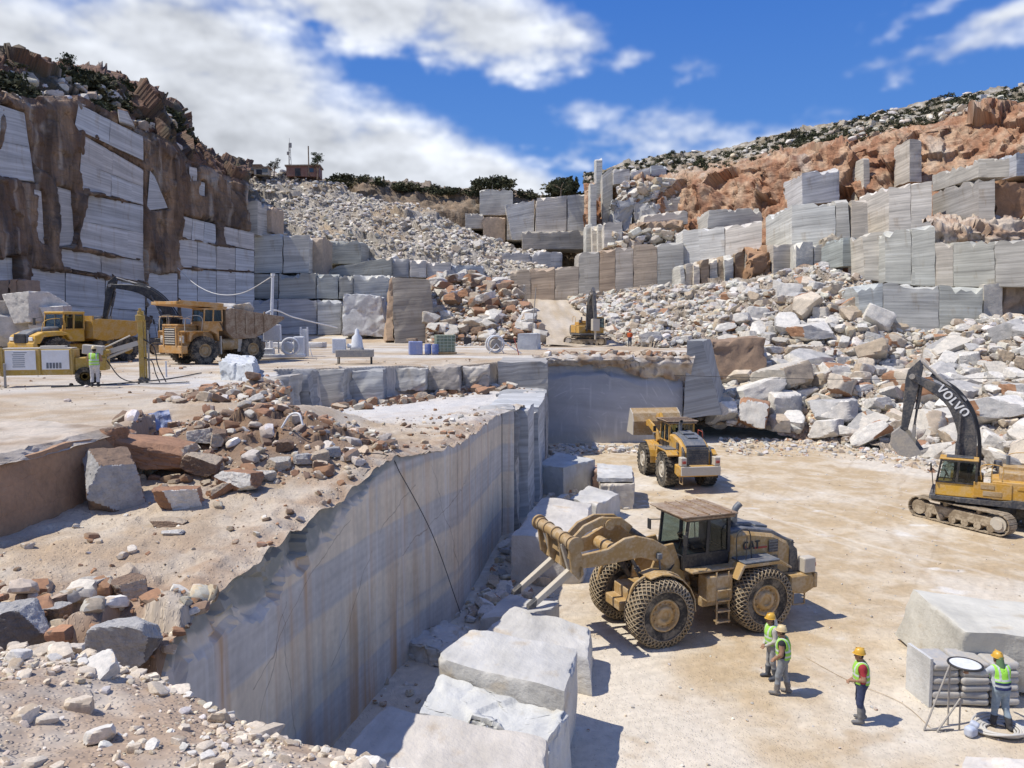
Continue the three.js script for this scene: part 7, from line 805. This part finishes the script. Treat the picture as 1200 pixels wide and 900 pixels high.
// ================================================================ EQUIPMENT AND SMALL THINGS
// stacked sacks, frame and hose at the right edge
{
  const p = onY(1175, 838, PY);
  const SACK = paint([.40, .39, .37], .5, 90), r = rng(9), SG = 'cement-grey sacks stacked at the right edge';
  const rows = [[-.95, 'front'], [-.2, 'middle'], [.55, 'right']]; const names = ['bottom', 'second', 'third', 'fourth', 'fifth', 'top'];
  for (let j = 0; j < 6; j++) for (let i = 0; i < 3; i++) { const g = new RoundedBoxGeometry(.72, .19, .95, 4, .085), q = g.attributes.position; for (let k = 0; k < q.count; k++) { const x = q.getX(k), y = q.getY(k), z = q.getZ(k); q.setXYZ(k, x + .02 * noise(x * 5 + i, y * 5 + j, z * 5), y + .025 * noise(x * 4 + j * 7, i * 3, z * 4), z + .02 * noise(x * 5, y * 9 + j, z * 5 + i)); } g.computeVertexNormals();
    const m = mesh('sack', [g], SACK); m.position.set(p.x - .25 + rows[i][0] * .98 + (r() - .5) * .05, PY + .13 + j * .178, p.z - .85 + (r() - .5) * .08); m.rotation.y = (r() - .5) * .12; tag(m, `grey dusty sack, ${names[j]} layer, ${rows[i][1] === 'front' ? 'left' : rows[i][1]} stack beside the big sawn block`, 'sack', SG); }
  rawMeshTag('white_board', block(.08, 1.25, .95, p.x - 1.62, PY, -p.z + .85, .1, { rough: .01, chip: .02, color: [.66, .65, .62] }), M.marble, 'pale slab leaning at the left end of the sack stacks', 'slab');
  const b = p.clone(), f = thing('tripod_frame', 'thin steel frame with a white ring on top, left of the sacks', 'frame', [p.x - 1.55, PY, p.z + .35]);
  mesh('leg', [bar([-.75, 0, .35], [.0, 1.45, 0], .022)], K.steel, f); mesh('leg', [bar([-.05, 0, .1], [.0, 1.45, 0], .022)], K.steel, f); mesh('brace', [bar([-.48, .0, .42], [.1, .75, .3], .022), bar([.1, 0, .32], [.1, .75, .3], .02)], K.steel, f); mesh('foot_bar', [bar([-.75, .02, .35], [-.05, .02, .35], .02)], K.steel, f); mesh('ring', [T(new THREE.TorusGeometry(.36, .03, 8, 32), .36, 1.45, 0, Math.PI / 2)], K.ink, f); mesh('ring_plate', [cyl(.34, .02, .36, 1.45, 0)], K.dusty, f);
  const h = []; for (let i = 0; i < 6; i++) { const c = [], R = .32 + .055 * i; for (let k = 0; k < 26; k++) { const a = k / 26 * 6.283; c.push([Math.cos(a) * R * (1 + .06 * noise(a, i, 3)), .04 + .03 * i * (.6 + .4 * Math.sin(a * 2 + i)), Math.sin(a) * R * .85]); } h.push(tube(c, .028, 60, 6, true)); } const hm = mesh('hose_coil', [...h], paint([.55, .53, .48], .3, 50)); hm.position.set(p.x - .55, PY, p.z + .75); tag(hm, 'pale hose coiled on the ground at the worker\'s feet, right edge', 'hose');
  const bag = mesh('blue_bag', [rbox(.3, .25, .22, 0, .12, 0, .08), rbox(.18, .14, .2, .1, .26, .02, .06, .3, .4)], paint([.45, .50, .60], .2, 51)); bag.position.set(p.x - 1.35, PY, p.z + .95); bag.rotation.y = .5; tag(bag, 'small pale blue bag lying beside the hose coil', 'bag');
  const cb = mesh('cable', [tube([[p.x - 3.6, PY + .02, p.z - 3.2], [p.x - 3, PY + .02, p.z - 1.8], [p.x - 2.2, PY + .02, p.z - .6], [p.x - 2.1, PY + .02, p.z + .6]], .007, 30, 5)], paint([.42, .30, .16], .4, 52)); tag(cb, 'thin brown cable on the ground left of the big sawn block', 'cable');
}
// white dusty wire-saw station
{
  const at0 = (px, py) => { const p = onY(px, py, .05); return p; };
  const p = at0(330, 420), s = 60 / 900, t = thing('wire_saw_machine', 'wire saw machine caked in white dust, with box and drive wheel', 'wire saw', [p.x, .0, p.z], .15);
  mesh('base_frame', [rbox(3.6, .25, 1.2, 0, .25, 0, .05), rbox(1.5, .5, .9, -1.3, .6, 0, .08)], K.dusty, t); mesh('control_box', [rbox(1.3, 1.25, .6, -.65, 2.05, 0, .05), rbox(.1, 1.1, .1, -1.1, 1.0, 0, .02), rbox(.1, 1.1, .1, -.2, 1.0, 0, .02)], K.dusty, t); mesh('drive_wheel', [T(new THREE.TorusGeometry(.62, .10, 10, 32), .75, 1.0, .6), cyl(.25, .25, .75, 1.0, .6, Math.PI / 2), ...[0, 1, 2, 3, 4].map(i => beam([.75, 1.0, .6], [.75 + Math.cos(i * 1.257) * .6, 1.0 + Math.sin(i * 1.257) * .6, .6], .1, .08))], K.dusty, t); mesh('motor', [cyl(.45, .9, .4, .9, -.1, Math.PI / 2), rbox(.8, 1.5, .7, 1.35, 1.0, 0, .08), rbox(.5, .4, .5, -2.1, .75, .2, .08)], K.dusty, t); mesh('small_wheel', [T(new THREE.TorusGeometry(.3, .1, 8, 20), -2.25, .5, .6)], K.dusty, t);
  const q = at0(357, 418), u = thing('upright_guide', 'narrow upright white guide frame right of the wire saw', 'guide frame', [q.x, 0, q.z], .1); mesh('guide_rail', [rbox(.12, 2.4, .3, -.26, 1.25, 0, .02), rbox(.12, 2.4, .3, .26, 1.25, 0, .02), rbox(.5, 2.2, .08, 0, 1.2, -.1, .02)], K.dusty, u); mesh('stay', [bar([.3, 1.3, .1], [.7, .0, .4], .03), bar([-.3, 1.2, .1], [-.6, .0, .4], .03)], K.dusty, u);
  const c = at0(411, 426), k = thing('pump_cart', 'grey tray on legs with a dusty pump, between wire saw and blue tank', 'pump cart', [c.x, 0, c.z], .1); mesh('tray', [rbox(2.5, .5, 1.0, .3, .75, 0, .04)], K.steel, k); for (const x of [-.8, 1.4]) for (const z of [-.4, .4]) mesh('leg', [bar([x, 0, z], [x, .6, z], .04)], K.ink, k); mesh('pump', [lathe([[0, 1.7], [.12, 1.62], [.16, 1.3], [.34, 1.1], [.4, .5], [.5, .2], [0, .2]], 20).translate(.45, .75, 0), cyl(.16, .6, .1, 1.25, 0, 0, 0, Math.PI / 2)], K.dusty, k); mesh('switch_box', [rbox(.9, 1.0, .5, -.75, 1.25, 0, .04)], K.dusty, k);
  const b = at(318, 400, 62), pole = thing('lamp_pole', 'white leaning pole carrying a cable above the wire saw', 'pole', [b.x - .1, 0, b.z]); mesh('shaft', [bar([0, 0, 0], [.35, 6.6, 0], .15, 12, .11)], K.dusty, pole); mesh('cap', [cyl(.17, .2, .355, 6.65, 0)], K.white, pole);
  const e0 = [b.x + .25, 6.55, b.z], e1 = at(208, 314, 88), m1 = e1.clone().lerp(V3(...e0), .5); m1.y -= 2.2; const cb = mesh('overhead_cable', [tube([e1, e1.clone().lerp(V3(...e0), .25).add(V3(0, -1.6, 0)), m1, e1.clone().lerp(V3(...e0), .75).add(V3(0, -1.7, 0)), V3(...e0)], .035, 50, 5)], K.white); tag(cb, 'pale cable sagging from the white pole to the left cliff', 'cable');
  const ho = mesh('water_hose', [tube([at(294, 416, 58), at(296, 390, 60), at(303, 374, 61), at(318, 364, 62), at(345, 372, 66), at(395, 384, 74)], .06, 50, 6)], K.white); tag(ho, 'white water hose arching from the wire saw past the pole', 'hose');
  const sl = at0(341, 398); tag(rawMesh('white_slab', block(6.2, .5, 2, at(345, 392, 80).x, .25, 80, 0, { rough: .08, chip: .1, color: [.68, .68, .67] }), M.marble), 'long low white slab lying behind the wire saw', 'marble slab');
}
{
  const P = (px, py, D) => { const p = at(px, py, D); return [p.x, farH(p.x, D), p.z]; };
  const bt = thing('blue_tank', 'faded blue square tank on the upper floor before the standing block', 'tank', P(487, 416, 66), .2); mesh('tank_body', [rbox(1.15, 1.15, 1.1, 0, .6, 0, .08)], paint([.22, .27, .48], .3, 60), bt); mesh('tank_lid', [cyl(.2, .06, 0, 1.2, 0)], K.ink, bt);
  const ib = thing('caged_tank', 'green-grey caged water tank on a pallet beside blue drums', 'tank', P(521, 416, 66), .25); mesh('tank_body', [rbox(1.6, 1.45, 1.3, 0, .95, 0, .08)], K.green, ib); const cg = []; for (let i = 0; i < 6; i++) { cg.push(bar([-.83, .3 + i * .27, .68], [.83, .3 + i * .27, .68], .02, 5), bar([-.82 + i * .328, .22, .68], [-.82 + i * .328, 1.7, .68], .02, 5), bar([.83, .3 + i * .27, -.68], [.83, .3 + i * .27, .68], .02, 5)); } mesh('cage', cg, paint([.45, .52, .42], .3, 62), ib); mesh('pallet', [box(1.9, .08, 1.5, 0, .16, 0), box(1.9, .08, .2, 0, .08, .6), box(1.9, .08, .2, 0, .08, -.6)], K.tan2, ib);
  for (const [dx, l] of [[-1.25, 'left'], [-.95, 'right']]) { const d = thing('blue_drum', `${l} one of the blue drums against the caged tank`, 'drum', (() => { const q = P(510, 416, 66); return [q[0] + (l === 'left' ? -.55 : .1), q[1], q[2] + (l === 'left' ? .5 : .75)]; })(), 0, 'blue drums'); mesh('drum_body', [lathe([[0, .9], [.26, .9], [.29, .87], [.29, .6], [.305, .58], [.29, .56], [.29, .3], [.305, .28], [.29, .26], [.29, .02], [0, .02]], 20)], K.blue, d); mesh('bung', [cyl(.04, .04, .15, .92, 0)], K.ink, d); }
  const rl = thing('cable_reel', 'dusty cable reel on a frame beside the white cube-like block', 'cable reel', P(580, 413, 68), .3); mesh('flange', [T(new THREE.TorusGeometry(.72, .08, 8, 28), 0, .85, .35), T(new THREE.TorusGeometry(.72, .08, 8, 28), 0, .85, -.35)], K.dusty, rl); mesh('drum', [cyl(.45, .7, 0, .85, 0, Math.PI / 2)], K.steel, rl); mesh('stand', [beam([-.7, .05, .5], [0, .9, .5], .08, .08), beam([.7, .05, .5], [0, .9, .5], .08, .08)], K.dusty, rl);
  const ld = thing('track_ladder', 'white ladder-like rail section leaning beside the cable reel', 'ladder', P(596, 413, 67), .1); for (const z of [-.3, .3]) mesh('rail', [beam([-.9, 1.35, z], [1.1, .08, z], .08, .1)], K.white, ld); for (let i = 0; i < 7; i++) mesh('rung', [bar([-.75 + i * .28, 1.26 - i * .178, -.3], [-.75 + i * .28, 1.26 - i * .178, .3], .03, 6)], K.white, ld);
  const rp = P(608, 411, 66); const rod = mesh('red_rod', [bar([0, 0, 0], [-.4, 1.5, 0], .04)], K.red); rod.position.set(...rp); tag(rod, 'thin red rod stuck up between the ladder and the white block', 'rod');
  const pl = P(623, 392, 74); const pole2 = mesh('thin_pole', [bar([0, 0, 0], [.5, 6.2, 0], .05, 8)], K.steel); pole2.position.set(pl[0], pl[1], pl[2] - 3); tag(pole2, 'thin grey pole rising behind the white cube-like block', 'pole');
  const bx = P(548, 400, 88); tag(rawMesh('dark_panel', block(.9, .9, .12, bx[0], bx[1], 88, .3, { rough: .01, chip: .02, color: [.04, .04, .045], rx: -.3 }), M.stone), 'small black panel leaning at the foot of the rubble heap', 'panel');
}
// skyline: sheds, masts and trees on the debris crest
{
  const shed = (px, py, D, w, h, d, mat, label) => { const p = at(px, py, D), t = thing('shed', label, 'shed', [p.x, p.y, p.z], .1); mesh('wall', [box(w, h, d, 0, h / 2, 0)], mat, t); mesh('roof', [box(w + .5, .25, d + .5, 0, h + .1, 0, 0, 0, .03)], K.rust, t); mesh('door', [box(1, h * .75, .08, -w * .15, h * .38, d / 2 + .03)], K.black, t); mesh('window', [box(1, .7, .08, w * .25, h * .6, d / 2 + .03)], K.dglass, t); };
  shed(357, 209, 148, 6, 1.9, 4, paint([.22, .10, .07], .2, 70), 'reddish-brown shed on the crest beside the small tree'); shed(293, 205, 147, 4.5, 1.4, 3, K.tan2, 'low brown hut at the left of the crest'); shed(308, 206, 146, 2.6, 1.2, 2.4, K.pale, 'small pale hut beside the low brown hut on the crest');
  const m = at(340, 206, 149), mast = thing('antenna_mast', 'lattice antenna mast standing beside the reddish-brown shed', 'mast', [m.x, m.y, m.z]); mesh('mast_leg', [bar([-.3, 0, -.2], [-.12, 6, 0], .05, 5)], K.steel, mast); mesh('mast_leg', [bar([.3, 0, -.2], [.12, 6, 0], .05, 5)], K.steel, mast); mesh('mast_leg', [bar([0, 0, .35], [0, 6, .1], .05, 5)], K.steel, mast); mesh('bracing', [...Array(9).keys()].map(i => bar([(i % 2 ? .28 : -.28) * (1 - i * .06), i * .65, 0], [(i % 2 ? -.28 : .28) * (1 - i * .06), (i + 1) * .65, 0], .035, 4)), K.steel, mast); mesh('antenna', [rbox(.5, .9, .3, .15, 5.7, 0, .05), rbox(.4, .6, .3, -.3, 4.2, 0, .05), bar([0, 5.9, 0], [0, 7, 0], .03)], K.steel, mast);
  const po = at(362, 207, 146); const pole = mesh('post', [bar([0, 0, 0], [0, 5.6, 0], .12, 7)], K.rust); pole.position.copy(po); tag(pole, 'bare post between the shed and the small tree on the crest', 'post'); const po2 = at(577, 224, 162), pl2 = mesh('post', [bar([0, 0, 0], [0, 3.2, 0], .07, 6)], K.steel); pl2.position.copy(po2); tag(pl2, 'thin post on the bushy hump of the back ridge', 'post');
  const tree = (px, py, D, H, W, label, n, c, seed) => { const p = at(px, py, D), t = thing('tree', label, 'tree', [p.x, p.y - .3, p.z]), r = rng(seed); const br = [bar([0, 0, 0], [.1, H * .55, 0], .14, 7, .08)]; for (let i = 0; i < 7; i++) { const a = r() * 6.28, y0 = H * (.3 + .3 * r()); br.push(bar([.05, y0, 0], [Math.cos(a) * W * .55, y0 + H * (.2 + .25 * r()), Math.sin(a) * W * .55], .05, 5, .02)); } mesh('trunk', br, K.rust, t); const gs = []; for (let i = 0; i < n; i++) { const a = r() * 6.28, q = Math.sqrt(r()) * W * .7; gs.push(leafBall(seed * 7 + i, 70, c).scale(.45 + .35 * r(), .4 + .2 * r(), .45 + .35 * r()).translate(Math.cos(a) * q, H * (.45 + .5 * r()), Math.sin(a) * q)); } rawMesh('crown', mergeGeometries(gs), M.leaf, t); };
  tree(372, 208, 146, 4.6, 1.5, 'small airy tree right of the shed on the crest', 14, [.05, .065, .03], 5); tree(321, 205, 147, 3, 1.6, 'bare greyish bush-like tree left of the antenna mast', 9, [.10, .10, .08], 6); tree(80, 84, 90, 1.9, .9, 'little tree on the top of the left cliff', 6, [.05, .06, .03], 8); tree(657, 231, 150, 3.4, 3.0, 'round dark tree above the grey back wall', 22, [.04, .05, .025], 9);
  const wb = at(1153, 122, 112); tag(rawMesh('white_block', block(2.2, 1.6, 1.6, wb.x, wb.y - .5, 112, .1, { rough: .05, chip: .1, color: [.68, .68, .66] }), M.marble), 'white sawn block on the crest of the right-hand hill', 'marble block');
}
// cable down the face of the pit wall, line across the heap, blue tarp and pipe on the terrace
{ const y0 = topH(wallX(21.4) - .3, 21.4); const c = mesh('wall_cable', [tube([[wallX(19) - 1.8, topH(wallX(19) - 1.8, 19) + .05, -19], [wallX(20.4) - .1, y0 + .06, -20.4], [wallX(20.6) + .06, y0 - .4, -20.6], [wallX(22.5) + .08, -3.4, -22.4], [wallX(24.3) + .15, -6.5, -24.2]], .013, 60, 5)], K.ink); tag(c, 'black cable hanging over the edge and down the pit wall', 'cable');
  const l = mesh('steel_rope', [tube([at(790, 440, 58), at(950, 444, 56), at(1100, 444.5, 50), at(1260, 441, 46)], .02, 40, 5)], K.ink); tag(l, 'thin dark rope stretched across in front of the boulder heap', 'rope');
  const p = hitTop(186, 505), t = mesh('blue_tarp', [new THREE.PlaneGeometry(.7, .6, 14, 12)], paint([.20, .26, .42], .3, 75, { side: THREE.DoubleSide })); const q = t.geometry.attributes.position; for (let i = 0; i < q.count; i++) q.setZ(i, .14 * noise(q.getX(i) * 5, q.getY(i) * 5, 3)); t.geometry.computeVertexNormals(); t.position.copy(p).add(V3(0, .28, 0)); t.rotation.set(-.5, .3, .4); tag(t, 'crumpled blue plastic sheet at the back of the spoil heap', 'tarp');
  const w = hitTop(330, 503); const hs = mesh('bent_pipe', [tube([[0, .0, 0], [.25, .35, 0], [.5, .38, .1], [.62, .1, .2]], .03, 24, 6)], K.white); hs.position.copy(w); tag(hs, 'white bent pipe end sticking out of the spoil heap', 'pipe');
  const hz = mesh('ground_hose', [tube([hitTop(60, 455), hitTop(120, 452), hitTop(190, 446), hitTop(236, 438)].map(v => v.add(V3(0, .05, 0))), .03, 40, 6)], K.ink); tag(hz, 'dark hose lying on the upper floor right of the drilling rig', 'hose');
  const pk = hitTop(195, 442), pm = mesh('marker_post', [bar([0, 0, 0], [0, .85, 0], .05, 8)], K.dusty); pm.position.copy(pk); tag(pm, 'short white marker post before the dump truck', 'post'); }
renderer.render(scene, camera);
